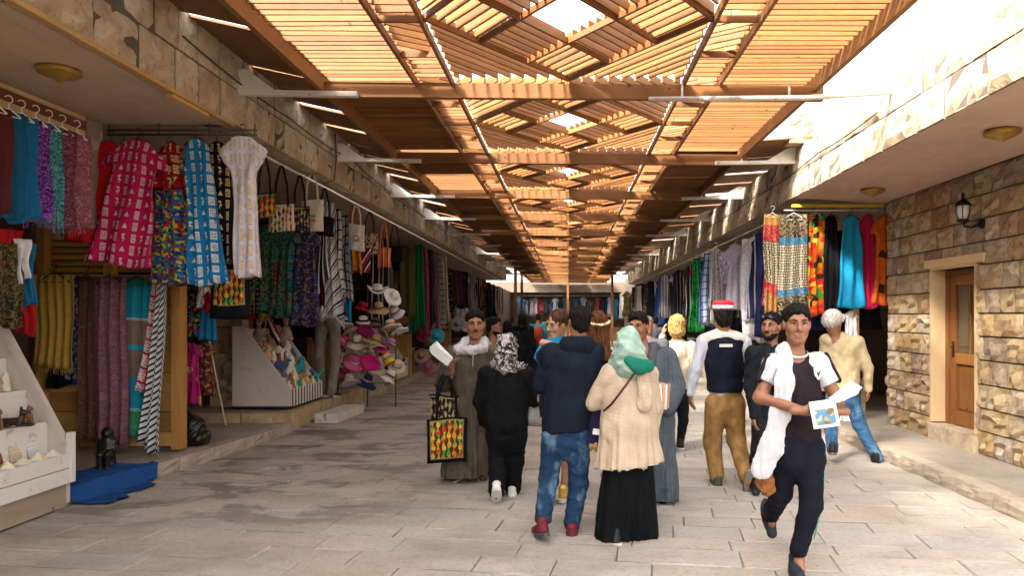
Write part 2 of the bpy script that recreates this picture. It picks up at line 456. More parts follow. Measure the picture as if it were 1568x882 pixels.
def courses(parent, meshes, X, sgn, y0, y1, zs, lmin, lmax, depth=0.16, holes=(), far=None, name='stone_block', mat=None):
    """Masonry on the plane x = X, its face looking towards sgn; stones past `far` are joined."""
    rest = MB()
    for z0, z1 in zip(zs[:-1], zs[1:]):
        y = y0-random.uniform(0, lmin)
        while y < y1:
            L = random.uniform(lmin, lmax); a, b = max(y, y0), min(y+L, y1); y += L
            segs = [(a, b)]
            for (h0, h1, hz0, hz1) in holes:
                if z1 > hz0+0.02 and z0 < hz1-0.02:
                    ns = []
                    for (p, q) in segs:
                        if q <= h0 or p >= h1: ns.append((p, q))
                        else:
                            if p < h0: ns.append((p, h0))
                            if q > h1: ns.append((h1, q))
                    segs = ns
            for p, q in segs:
                if q-p < 0.04: continue
                g = 0.017
                c = (X-sgn*depth/2+sgn*random.uniform(-0.008, 0.010), (p+q)/2, (z0+z1)/2); d = (depth, q-p-g, z1-z0-g)
                if far is not None and (p+q)/2 > far: rest.box(c, d, jit=0.006)
                else: link(name, random.choice(meshes), parent, c, 0.0 if sgn > 0 else PI, d)
    if rest.v:
        o = rest.build('far_masonry', mat, parent); stuff(o)

# ------------------------------------------------------------------ ground and paving
ground = struct(MB().box((0, 60, -0.27), (140, 220, 0.5)).build('ground', m_concrete((0.22, 0.18, 0.145), (0.10, 0.08, 0.06))))
ROW = R(-7.5)
rm = Matrix.Rotation(ROW, 3, 'Z')
pav = m_paving()
PAV = [None]*6
for i in range(6):
    mb = MB(); vs = []
    for z in (-0.5, 0.32, 0.5):
        s = 1.0 if z < 0.4 else 0.985
        q = [(-.5*s, -.5*s), (0, -.5*s), (.5*s, -.5*s), (.5*s, .5*s), (0, .5*s), (-.5*s, .5*s)]
        vs += [(a+random.uniform(-.006, .006), b+random.uniform(-.02, .02), z+(random.uniform(-.03, .03) if z > .4 else 0)) for a, b in q]
    fs = [tuple(range(12, 18))]
    for k in range(2): fs += [(k*6+i_, k*6+(i_+1) % 6, k*6+6+(i_+1) % 6, k*6+6+i_) for i_ in range(6)]
    mb.add(vs, fs); PAV[i] = mb.mesh('paving_stone', pav)
rest = MB(); y = -6.0; npav = 0
while y < 42:
    h = random.uniform(0.24, 0.34); x = -6.2-random.uniform(0, 0.8)
    while x < 5.2:
        L = random.uniform(0.5, 1.0); c = rm @ Vector((x+L/2, y+h/2, 0)); c += Vector((0, 6, 0)); x += L
        if not (-5.3 < c.x < 4.4): continue
        z = random.uniform(-0.004, 0.004); d = (L-0.007, h-0.007, 0.06)
        if 4.4 < c.y < 11.4 and npav < 298:
            npav += 1
            link('paving_stone', random.choice(PAV), ground, Vector((c.x, c.y, z-0.03))-ground.location, (random.uniform(-.004, .004), random.uniform(-.004, .004), ROW), d)
        elif c.y > -3: rest.box((c.x, c.y, z-0.03), d, rm.to_3x3(), jit=0.003)
    y += h
stuff(rest.build('distant_paving', pav, ground))

# pavements with kerbs
walk_m = m_concrete((0.34, 0.285, 0.225), (0.10, 0.075, 0.055), 1.6)
def slab(name, poly, z0, z1, mat): return struct(MB().prism(poly, z0, z1, 2).build(name, mat))
LK = [(-4.95, 1.0), (-4.66, 5.6), (-4.33, 7.3), (-4.06, 9.6), (-4.04, 10.6)]
lw = slab('pavement_left', [(-7.4, 1.0)]+[(x-0.13, y) for x, y in LK]+[(-7.4, 10.6)], -0.02, 0.135, walk_m)
pl = slab('platform_left', [(-7.4, 10.6), (-4.24, 10.6), (-4.20, 14.3), (-7.4, 14.3)], -0.02, 0.27, walk_m)
lw2 = slab('pavement_left_far', [(-7.4, 14.3), (-4.05, 14.3), (-4.05, 39), (-7.4, 39)], -0.02, 0.135, walk_m)
rw = slab('pavement_right', [(3.86, 1.0), (3.80, 40), (7.5, 40), (7.5, 1.0)], -0.02, 0.135, walk_m)
def kerb(parent, pts, z, lmin, lmax, dep, side, name='kerb_stone', me=KERBB):
    for (a, b) in zip(pts[:-1], pts[1:]):
        a, b = Vector((*a, 0)), Vector((*b, 0)); L = (b-a).length; t = 0; u = (b-a).normalized(); ang = math.atan2(u.y, u.x)-PI/2
        while t < L-0.05:
            l = min(random.uniform(lmin, lmax), L-t)
            if L-t-l < 0.2: l = L-t
            c = a+u*(t+l/2); n = Vector((math.cos(ang), math.sin(ang), 0))*side
            p = c-n*dep/2
            link(name, random.choice(me), parent, (p.x, p.y, z/2-0.01+random.uniform(-.004, .004)), ang if side > 0 else ang+PI, (dep, l-0.012, z+0.02))
            t += l
kerb(lw, LK, 0.142, 0.45, 0.8, 0.16, 1)
kerb(lw2, [(-4.0, 14.3), (-4.0, 39)], 0.142, 0.6, 1.0, 0.16, 1)
kerb(rw, [(3.80, 1.0), (3.70, 8.3), (3.70, 40)], 0.142, 0.4, 0.85, 0.18, -1)
PLB = [block_mesh('platform_stone', m_stone(((0.44, 0.33, 0.17), (0.40, 0.29, 0.15), (0.47, 0.36, 0.20)), 5.0), 0.02) for _ in range(3)]
kerb(pl, [(-4.10, 10.62), (-4.07, 14.3)], 0.278, 0.6, 1.0, 0.18, 1, 'platform_stone', PLB)
for i in range(3):
    link('platform_stone', random.choice(PLB), pl, (-4.47-i*0.62, 10.56, 0.13), -PI/2, (0.16, 0.6, 0.286))
step = MB().box((0, 0, 0), (0.36, 1.28, 0.15), jit=0.012).build('step_slab', m_paint((0.55, 0.50, 0.43), (0.16, 0.11, 0.07), 0.95), None, (-3.78, 11.95, 0.078), R(-3))
tag(step, 'low worn white-painted step slab lying on the paving before the platform', 'step')

# ------------------------------------------------------------------ left building: stone fascia, soffit, lintel
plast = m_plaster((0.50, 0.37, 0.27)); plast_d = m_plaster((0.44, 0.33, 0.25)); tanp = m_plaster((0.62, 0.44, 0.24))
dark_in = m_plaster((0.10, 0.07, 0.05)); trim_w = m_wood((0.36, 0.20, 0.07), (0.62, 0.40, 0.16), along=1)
LX, LZ0, LZ1 = -3.35, 3.63, 4.39
lb = empty('shop_building', (-5.0, 20, 0)); tag(lb, 'left row of shops under a stone-faced canopy with plastered soffit', 'building')
def off(o, root): o.location = Vector(o.location)-Vector(root.location); return o
def child(root, mb, name, mat): return off(mb.build(name, mat, root), root)
holder = lb
class _P:  # parent proxy used while placing stones in world coordinates
    pass
n0 = len(COL.objects)
courses(None, BANDB, LX, 1, 1.5, 39.0, [LZ0, LZ0+0.37, LZ1], 0.34, 0.72, 0.20, far=23.0, mat=st_band)
for o in list(COL.objects)[n0:]: o.parent = lb; off(o, lb)
child(lb, MB().box((LX-0.20, 20.25, (LZ0+LZ1)/2-0.005), (0.36, 37.4, LZ1-LZ0-0.05)), 'fascia_core', m_concrete((0.11, 0.08, 0.06)))
child(lb, MB().box((-6.3, 20.2, 4.05), (5.4, 37.6, 0.60)), 'roof_slab', plast_d)
child(lb, MB().box((-5.49, 4.2, 3.66), (4.0, 6.1, 0.05)), 'soffit', plast)
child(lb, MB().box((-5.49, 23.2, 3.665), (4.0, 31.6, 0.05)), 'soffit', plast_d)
child(lb, MB().box((LX-0.012, 4.3, LZ0-0.018), (0.05, 5.8, 0.035)), 'edge_trim', trim_w)
child(lb, MB().box((LX-0.03, 6.4, LZ0-0.055), (0.06, 0.62, 0.03)), 'edge_trim', trim_w)
child(lb, MB().box((-4.76, 4.0, 3.09), (0.2, 5.86, 1.07)), 'lintel', tanp)
child(lb, MB().box((-4.655, 4.0, 3.53), (0.03, 5.84, 0.09)), 'hanger_rail', m_wood((0.10, 0.03, 0.015), (0.22, 0.08, 0.04), along=1))
child(lb, MB().box((-4.80, 7.06, 3.09), (0.30, 0.24, 1.06)), 'pillar', m_stone(((0.30, 0.24, 0.17), (0.26, 0.2, 0.15)), 4.0))
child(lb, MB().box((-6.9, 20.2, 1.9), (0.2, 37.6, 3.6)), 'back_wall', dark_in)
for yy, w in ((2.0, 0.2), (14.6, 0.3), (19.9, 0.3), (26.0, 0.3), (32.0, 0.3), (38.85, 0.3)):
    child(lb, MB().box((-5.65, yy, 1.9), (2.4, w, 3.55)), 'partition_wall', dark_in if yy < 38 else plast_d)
n0 = len(COL.objects)
for k in range(8):
    link('stone_block', random.choice(WALLB), None, (-5.35, 11.35, 0.27+0.21+k*0.42), -PI/2, (0.25, 0.50, 0.41))
for o in list(COL.objects)[n0:]: o.parent = lb; off(o, lb)
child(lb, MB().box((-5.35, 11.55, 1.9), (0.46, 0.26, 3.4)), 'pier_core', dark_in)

child(lb, MB().box((-6.6, -6.4, 4.3), (6.4, 15.0, 8.6)), 'unseen_sun_block', m_plaster((0.50, 0.40, 0.28)))  # unseen mass added behind the camera to keep the sun off the lane
# wooden shutters standing open across the first shop
shw = m_wood((0.30, 0.13, 0.03), (0.60, 0.32, 0.09), along=2, grain=7.0); shw2 = m_wood((0.34, 0.16, 0.04), (0.66, 0.38, 0.12), along=0, grain=7.0)
sh = empty('wooden_shutter', (-5.2, 8.3, 0.14)); tag(sh, 'orange-brown wooden shutter leaf standing open behind the hanging scarves', 'shutter')
for i, x in enumerate((-6.05, -5.28, -4.49)):
    child(sh, MB().box((x, 8.29, 1.60), (0.10, 0.12 if i < 2 else 0.16, 2.86)), 'stile', shw)
for z in (0.28, 1.35, 2.10, 2.95):
    for x in (-5.665, -4.885): child(sh, MB().box((x, 8.30, z), (0.665, 0.06, 0.16)), 'rail', shw2)
for x in (-5.665, -4.885):
    for a, b, nb in ((0.36, 1.27, 4), (1.43, 2.02, 3)):
        h = (b-a)/nb
        for k in range(nb): child(sh, MB().box((x, 8.325, a+(k+.5)*h), (0.66, 0.03, h-0.008)), 'panel_board', shw2)
    for k in range(9): child(sh, MB().box((x, 8.325, 2.20+(k+.5)*0.075), (0.66, 0.03, 0.05), Matrix.Rotation(R(35), 3, 'X')), 'louvre_slat', shw2)

# ------------------------------------------------------------------ right building
RX, RZ0, RZ1, WX = 3.30, 3.44, 4.13, 4.65
rb = empty('stone_house', (6.0, 20, 0)); tag(rb, 'right-hand stone building with rough block wall and deep canopy over the pavement', 'building')
n0 = len(COL.objects)
courses(None, BANDB, RX, -1, 4.4, 39.5, [RZ0, RZ0+0.35, RZ1], 0.36, 0.80, 0.20, far=19.0, mat=st_band)
zs = [0.135, 0.40, 0.66, 0.93, 1.20, 1.47, 1.73, 2.0, 2.28, 2.54, 2.80, 3.07, 3.36]
courses(None, WALLB, WX, -1, 4.42, 10.5, zs, 0.24, 0.52, 0.18, holes=((8.18, 9.22, 0.0, 2.30),))
for o in list(COL.objects)[n0:]: o.parent = rb; off(o, rb)
core = m_concrete((0.13, 0.10, 0.075))
child(rb, MB().box((RX+0.20, 21.95, (RZ0+RZ1)/2), (0.36, 35.06, RZ1-RZ0-0.05)), 'fascia_core', core)
for a, b, z0, z1 in ((4.44, 8.20, 0.1, 3.40), (9.20, 10.48, 0.1, 3.40), (8.20, 9.20, 2.28, 3.40)):
    child(rb, MB().box((WX+0.24, (a+b)/2, (z0+z1)/2), (0.40, b-a-0.004, z1-z0)), 'wall_core', core)
child(rb, MB().add([(3.33, 4.46, 3.44), (4.62, 4.46, 3.35), (4.62, 10.55, 3.35), (3.33, 10.55, 3.44), (3.33, 4.46, 3.5), (4.62, 4.46, 3.5), (4.62, 10.55, 3.5), (3.33, 10.55, 3.5)],
     [(0, 1, 2, 3), (4, 7, 6, 5), (0, 4, 5, 1), (1, 5, 6, 2), (2, 6, 7, 3), (3, 7, 4, 0)]), 'soffit', m_plaster((0.52, 0.37, 0.29)))
child(rb, MB().box((5.0, 25.1, 3.47), (3.2, 29, 0.06)), 'soffit', plast_d)
child(rb, MB().box((6.2, 21.95, 3.83), (5.2, 35.0, 0.60)), 'roof_slab', plast_d)
child(rb, MB().box((3.97, 10.58, 3.325), (1.36, 0.05, 0.045)), 'edge_trim', m_plain((0.45, 0.33, 0.03), 0.6))
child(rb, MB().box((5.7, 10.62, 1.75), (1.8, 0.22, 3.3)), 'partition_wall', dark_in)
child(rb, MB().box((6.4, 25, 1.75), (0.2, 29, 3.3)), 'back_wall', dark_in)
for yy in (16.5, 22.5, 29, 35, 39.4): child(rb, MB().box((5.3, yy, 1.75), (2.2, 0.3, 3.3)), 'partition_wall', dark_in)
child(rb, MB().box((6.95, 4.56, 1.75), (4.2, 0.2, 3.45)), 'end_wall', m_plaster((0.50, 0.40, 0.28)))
# end pier where the sunlit parapet stops
PIER = [block_mesh('stone_block', st_band, 0.06) for _ in range(2)]
n0 = len(COL.objects)
for k in range(2): link('stone_block', PIER[k], None, (3.28, 10.18, RZ1+0.12+k*0.0+k*0.24), -PI/2, (0.26, 0.36, 0.235))
for o in list(COL.objects)[n0:]: o.parent = rb; off(o, rb)

# door, its reveal and step
dw = m_wood((0.14, 0.05, 0.015), (0.32, 0.13, 0.035), along=2, grain=8.0); dw2 = m_wood((0.20, 0.075, 0.02), (0.42, 0.18, 0.05), along=2, grain=8.0)
child(rb, MB().box((WX+0.11, 9.205, 1.33), (0.24, 0.03, 1.96)), 'door_reveal', tanp)
child(rb, MB().box((WX+0.11, 8.195, 1.33), (0.24, 0.03, 1.96)), 'door_reveal', tanp)
child(rb, MB().box((WX+0.11, 8.70, 2.295), (0.24, 0.98, 0.03)), 'door_reveal', tanp)
child(rb, MB().box((WX-0.006, 8.66, 2.36), (0.06, 1.30, 0.10)), 'door_lintel', tanp)
child(rb, MB().box((WX+0.09, 8.70, 0.235), (0.26, 1.02, 0.20), jit=0.006), 'door_step', m_stone(LIME, 4.0))
door = child(rb, MB().box((WX+0.25, 8.70, 1.30), (0.03, 0.86, 1.86)), 'door', dw)
def sub(par, mb, name, mat):
    o = mb.build(name, mat, par); o.location = -Vector(rb.location); o.location -= Vector(par.location); return o
door.location = Vector((0, 0, 0))-Vector(rb.location)
def dsub(mb, name, mat): o = mb.build(name, mat, door); return o
for yy in (8.245, 9.155): dsub(MB().box((WX+0.215, yy, 1.30), (0.08, 0.075, 1.94)), 'door_frame', dw)
dsub(MB().box((WX+0.215, 8.70, 2.245), (0.08, 0.83, 0.06)), 'door_frame', dw)
for yy in (8.345, 9.055): dsub(MB().box((WX+0.225, yy, 1.27), (0.045, 0.115, 1.87)), 'stile', dw2)
for zz, hh in ((2.15, 0.12), (1.17, 0.13), (0.43, 0.17)): dsub(MB().box((WX+0.226, 8.70, zz), (0.043, 0.59, hh)), 'rail', dw2)
dsub(MB().box((WX+0.236, 8.70, 0.81), (0.02, 0.50, 0.52)), 'panel', dw2)
dsub(MB().box((WX+0.233, 8.70, 1.665), (0.01, 0.59, 0.86)), 'pane', m_glass((0.10, 0.075, 0.045)))
dsub(MB().box((WX+0.222, 8.70, 1.665), (0.012, 0.03, 0.86)), 'glazing_bar', dw2)
hm = m_plain((0.04, 0.035, 0.03), 0.35, 0.8)
dsub(MB().box((WX+0.198, 9.05, 1.28), (0.012, 0.045, 0.20)).tube([(WX+0.19, 9.05, 1.31), (WX+0.155, 9.05, 1.31), (WX+0.15, 8.95, 1.315)], 0.011, 6), 'handle', hm)

# wall lantern beside the door
wl = empty('wall_lantern', (4.66, 8.08, 2.80)); tag(wl, 'black iron lantern with a glass body on the stone wall by the door', 'lantern')
iron = m_plain((0.015, 0.014, 0.013), 0.5, 0.6)
child(wl, MB().lathe([(0.06, 0), (0.055, 0.02), (0.02, 0.03)], rot=Matrix.Rotation(R(-90), 3, 'Y'), c=(4.655, 8.08, 2.74), n=12).tube([(4.63, 8.08, 2.74), (4.54, 8.08, 2.70), (4.46, 8.08, 2.71), (4.44, 8.08, 2.76)], 0.012, 8), 'arm', iron)
child(wl, MB().lathe([(0.02, 2.755), (0.06, 2.765), (0.065, 2.785), (0.05, 2.79)], c=(4.44, 8.08, 0), n=10), 'base', iron)
child(wl, MB().lathe([(0.048, 2.79), (0.072, 2.86), (0.075, 2.93), (0.06, 2.95)], c=(4.44, 8.08, 0), n=10), 'glass', m_plain((0.55, 0.55, 0.52), 0.12, 0.0, 0.1, spec=0.6))
for k in range(6):
    a = k*PI/3; child(wl, MB().tube([(4.44+0.05*math.cos(a), 8.08+0.05*math.sin(a), 2.785), (4.44+0.078*math.cos(a), 8.08+0.078*math.sin(a), 2.86), (4.44+0.078*math.cos(a), 8.08+0.078*math.sin(a), 2.94)], 0.005, 5), 'cage_bar', iron)
child(wl, MB().lathe([(0.09, 2.94), (0.085, 2.955), (0.045, 3.0), (0.018, 3.02), (0.016, 3.05), (0.024, 3.065), (0.002, 3.10)], c=(4.44, 8.08, 0), n=10), 'cap', iron)

# ceiling lamps
brass = m_plain((0.32, 0.19, 0.04), 0.45, 0.35, 0.35, scale=8.0)
lamp_me = MB().lathe([(0.148, 0.0), (0.155, -0.018), (0.150, -0.042), (0.135, -0.052), (0.08, -0.078), (0.03, -0.10), (0.012, -0.115), (0.0, -0.118)], n=28).mesh('ceiling_lamp', brass)
for (p, l) in (((-3.98, 5.62, 3.635), 'brass ceiling lamp under the left canopy'), ((3.96, 6.55, 3.395), 'brass ceiling lamp under the right canopy, nearer the viewer'), ((4.05, 9.55, 3.39), 'brass ceiling lamp under the right canopy, above the hanging dresses')):
    o = link('ceiling_lamp', lamp_me, None, p, None, (1, 1, 0.9)); tag(o, l, 'lamp', 'brass ceiling lamps')

# ------------------------------------------------------------------ slatted timber roof over the lane
rf = empty('timber_roof', (0, 7.4, 0)); tag(rf, 'slatted orange timber roof with diamond lattice spanning the lane', 'roof')
pw1, pw2 = (0.165, 0.060, 0.016), (0.345, 0.155, 0.046)
w_sl = m_wood(pw1, pw2, 0.6, 0, 6.0); w_bm = m_wood(mul(pw1, 0.85), mul(pw2, 0.85), 0.6, 0, 5.0); w_dk = m_wood((0.12, 0.05, 0.018), (0.26, 0.12, 0.04), 0.7, 0, 6.0)
BEAMS = [7.4+3.15*k for k in range(-2, 14)]
def board(name, mat, a, b, w, h):
    a, b = Vector(a), Vector(b); d = b-a
    return cube(name, mat, rf, (a+b)/2-Vector(rf.location), (d.length, w, h), Euler((0, -math.atan2(d.z, math.hypot(d.x, d.y)), math.atan2(d.y, d.x))))
for i, y in enumerate(BEAMS):
    board('beam', w_bm, (-2.62, y, 4.03), (2.62, y, 3.99), 0.07, 0.15)
    for x in (-2.53, -1.56, -1.19, 1.19, 1.56, 2.53):
        if i < len(BEAMS)-1:
            e = abs(x) > 2
            board('edge_beam' if e else 'rail', w_bm, (x, y, 4.10 if not e else 4.08), (x, BEAMS[i+1], 4.10 if not e else 4.08), 0.05 if e else 0.03, 0.15 if e else 0.065)
slats = []
def seg_in(poly, c, u):
    t0, t1 = -99.0, 99.0
    for (a, b) in zip(poly, poly[1:]+poly[:1]):
        n = Vector((-(b-a).y, (b-a).x)); den = n.dot(u); num = n.dot(a-c)
        if abs(den) < 1e-9:
            if num > 0: return None
            continue
        t = num/den
        if den > 0: t0 = max(t0, t)
        else: t1 = min(t1, t)
    return (t0, t1) if t1-t0 > 0.05 else None
def fill(poly, ang, sp):
    u = Vector((math.cos(ang), math.sin(ang))); n = Vector((-u.y, u.x))
    ar = sum(a.x*b.y-b.x*a.y for a, b in zip(poly, poly[1:]+poly[:1]))
    if ar < 0: poly = poly[::-1]
    ks = [n.dot(p) for p in poly]; k = min(ks)+sp*0.5
    while k < max(ks):
        r = seg_in(poly, n*k, u)
        if r:
            a, b = n*k+u*r[0], n*k+u*r[1]; slats.append((a, b))
        k += sp*random.uniform(0.93, 1.07)
SP = 0.108
for i, y in enumerate(BEAMS[:-1]):
    y1 = y+3.15; yc = (y+y1)/2
    k = y+0.05
    while k < y1-0.02:
        for s in (-1, 1): slats.append((Vector((s*2.60, k+random.uniform(-.006, .006))), Vector((s*1.53, k))))
        k += SP
    for s in (-1, 1):          # ladder strips between the paired rails
        x0, x1 = sorted((s*1.21, s*1.54))
        for q in range(4):
            a = y+3.15*q/4; P = [Vector((x0, a)), Vector((x1, a)), Vector((x1, a+3.15/4)), Vector((x0, a+3.15/4))]
            fill(P, 0.0 if q % 2 else R(-32*s), SP*1.15)
        for q in range(1, 4): board('lattice_bar', w_bm, (x0, y+3.15*q/4, 4.112), (x1, y+3.15*q/4, 4.112), 0.025, 0.055)
    A, B, C, D = Vector((0, y+0.06)), Vector((1.17, yc)), Vector((0, y1-0.06)), Vector((-1.17, yc))
    e1, e2 = B-A, D-A; a1, a2 = math.atan2(e1.y, e1.x), math.atan2(e2.y, e2.x)
    for p in range(3):
        for q in range(3):
            if p == 1 and q == 1: continue
            o = A+e1*(p/3)+e2*(q/3); P = [o, o+e1/3, o+e1/3+e2/3, o+e2/3]
            fill(P, a1 if (p+q) % 2 else a2, SP*0.98)
    for t in range(4):
        f = t/3
        for a, b in ((A+e1*f, A+e1*f+e2), (A+e2*f, A+e2*f+e1)):
            board('lattice_bar', w_bm, (a.x, a.y, 4.125), (b.x, b.y, 4.125), 0.026, 0.05)
    for T, an in (([Vector((-1.17, y+.05)), A, D], a2), ([Vector((1.17, y+.05)), B, A], a1), ([Vector((-1.17, y1-.05)), D, C], a1), ([Vector((1.17, y1-.05)), C, B], a2)):
        fill(T, an, SP)
slats = [(a+Vector((0, random.uniform(-.007, .007))), b+Vector((0, random.uniform(-.007, .007)))) for a, b in slats if random.random() > .012]
slats.sort(key=lambda s: (0 if (s[0]+s[1]).y/2 > 4.9 else 1, (s[0]+s[1]).y))
rest = MB()
for k, (a, b) in enumerate(slats):
    z = 4.178+random.uniform(-.006, .006); la, lb_ = Vector((a.x, a.y, z+random.uniform(-.006, .006))), Vector((b.x, b.y, z))
    if k < 298: board('slat', w_sl, la, lb_, 0.021, 0.082)
    else: rest.bar(la-Vector(rf.location), lb_-Vector(rf.location), 0.021, 0.082)
stuff(rest.build('distant_slats', w_sl, rf))
# boards added over side strips for shade; boards across the gaps to the walls
for s in (-1, 1):
    y = 7.55 if s < 0 else 9.7
    while y < 41.5:
        L = random.uniform(0.5, 1.15); g = random.uniform(0.0, 0.03)
        if y > 14 or random.random() < (0.74 if s < 0 else 0.9):
            cube('cover_board', w_dk, rf, Vector((s*2.08, y+L/2, 4.236+random.uniform(0, .008)))-Vector(rf.location), (1.12, L, 0.02), (0, R(random.uniform(-.5, .5)), 0))
        y += L+g
    yy = 16.6
    while s > 0 and yy < 48:        # boards added to shade parts of the lattice far down the lane
        L = random.uniform(0.5, 1.0)
        if random.random() < 0.30: cube('cover_board', w_dk, rf, Vector((random.uniform(-.5, .5), yy+L/2, 4.262+random.uniform(0, .01)))-Vector(rf.location), (random.uniform(1.2, 2.4), L, 0.02), (0, R(random.uniform(-.5, .5)), R(random.uniform(-4, 4))))
        yy += L+random.uniform(.05, .5)
    y = 4.3 if s < 0 else 10.05
    while y < 39:
        L = random.uniform(0.55, 1.3); g = random.choice((0.02, 0.03, 0.09, 0.14, 0.30 if y > 8 else 0.10))
        xa, xb = (2.50, 3.62) if s < 0 else (2.50, 3.50); za, zb = (4.17, 4.42) if s < 0 else (4.15, 4.22)
        a, b = Vector((s*xa, y+L/2, za)), Vector((s*xb, y+L/2+random.uniform(-.03, .03), zb)); d = b-a
        cube('cover_board', w_dk, rf, (a+b)/2-Vector(rf.location), (d.length, L, 0.02), Euler((0, -math.atan2(d.z, math.hypot(d.x, d.y)), math.atan2(d.y, d.x))))
        y += L+g
# steel brackets that carry the roof on the walls
whitem = m_paint((0.62, 0.56, 0.48), (0.25, 0.17, 0.10), 0.5)
for i, y in enumerate(BEAMS[1:13]):
    o = MB().bar((-3.42, y-0.06, 3.985), (-2.15, y-0.06, 3.965), 0.07, 0.05).prism([(-3.40, 4.0), (-3.40, 4.22), (-3.28, 4.22), (-2.98, 4.0)], y-0.085, y-0.07, 1).bar((-2.53, y-0.07, 3.97), (-2.53, y-0.07, 4.14), 0.025, 0.02)
    o = o.build('bracket', whitem, rf); o.location = -Vector(rf.location)
    if y < 6: continue
    if y < 8:
        o = MB().tube([(0.82, y-0.10, 3.905), (2.4, y-0.10, 3.92), (3.46, y-0.10, 3.99)], 0.028, 8).bar((3.47, y-0.10, 3.92), (3.50, y-0.10, 4.22), 0.05, 0.02).box((3.485, y-0.10, 4.23), (0.13, 0.06, 0.02)).bar((1.16, y-0.09, 3.88), (1.16, y-0.09, 4.10), 0.02, 0.02).bar((2.25, y-0.09, 3.90), (2.25, y-0.09, 4.10), 0.02, 0.02)
    else:
        o = MB().bar((3.35, y-0.06, 3.95), (2.15, y-0.06, 3.935), 0.07, 0.05).prism([(3.32, 3.97), (3.32, 4.16), (3.22, 4.16), (2.9, 3.97)], y-0.085, y-0.07, 1).bar((2.53, y-0.07, 3.94), (2.53, y-0.07, 4.1), 0.025, 0.02)
    o = o.build('bracket', whitem, rf); o.location = -Vector(rf.location)
# posts under the far end
for x, y in ((-2.42, 33.0), (-2.42, 37.5), (-0.02, 42.05), (2.42, 39.5)):
    o = cube('post', w_bm, rf, Vector((x, y, 1.98))-Vector(rf.location), (0.13, 0.13, 3.96))

# ------------------------------------------------------------------ far end of the lane
fe = empty('far_shop', (0, 47.5, 0)); tag(fe, 'pale shop front with long canopy closing the far end of the lane', 'building')
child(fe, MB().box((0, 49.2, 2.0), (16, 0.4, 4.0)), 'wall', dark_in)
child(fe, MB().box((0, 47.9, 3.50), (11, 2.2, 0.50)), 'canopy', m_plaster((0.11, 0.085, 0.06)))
child(fe, MB().box((0, 48.6, 0.5), (9, 0.7, 0.9)), 'counter', m_wood((0.16, 0.08, 0.04), (0.3, 0.16, 0.08), along=0))
child(fe, MB().tube([(-5, 47.6, 3.05), (5, 47.6, 3.05)], 0.02, 6), 'rail', whitem)
child(fe, MB().box((-6.6, 43.2, 1.65), (5.6, 8.6, 3.3)), 'added_shade_wing', dark_in)  # dark boxes added on both sides to shade the lane's open far end
child(fe, MB().box((6.9, 43.2, 2.0), (6.4, 8.0, 4.2)), 'added_shade_wing', dark_in)
hill = struct(MB().box((0, 90, 2), (160, 4, 4)).build('hillside', m_concrete((0.42, 0.34, 0.24), (0.25, 0.18, 0.12), 0.4)))

# loose wiring along the fascias
def cable(label, pts, r=.008):
    q = []
    for a, b in zip(pts[:-1], pts[1:]):
        a, b = Vector(a), Vector(b)
        for i in range(8): t = i/8; q.append(a.lerp(b, t)-Vector((0, 0, .06*(b-a).length*t*(1-t))))
    q.append(Vector(pts[-1])); tag(MB().tube(q, r, 5).build('electric_cable', m_plain((.03, .028, .025), .6)), label, 'cable')
cable('dark sagging electric cable along the left stone fascia', [(-3.325, 6.2, 4.12), (-3.32, 8.6, 4.06), (-3.32, 11.0, 4.10), (-3.32, 14.5, 4.05), (-3.32, 19, 4.08)])
cable('dark electric cable running down the left stone fascia to the goods rail', [(-3.315, 10.2, 4.3), (-3.31, 10.25, 3.95), (-3.32, 10.2, 3.64), (-3.5, 10.2, 3.57)])
cable('dark electric cable along the right stone fascia', [(3.27, 7.6, 3.86), (3.275, 9.4, 3.84), (3.275, 12.5, 3.80), (3.275, 17, 3.82)])
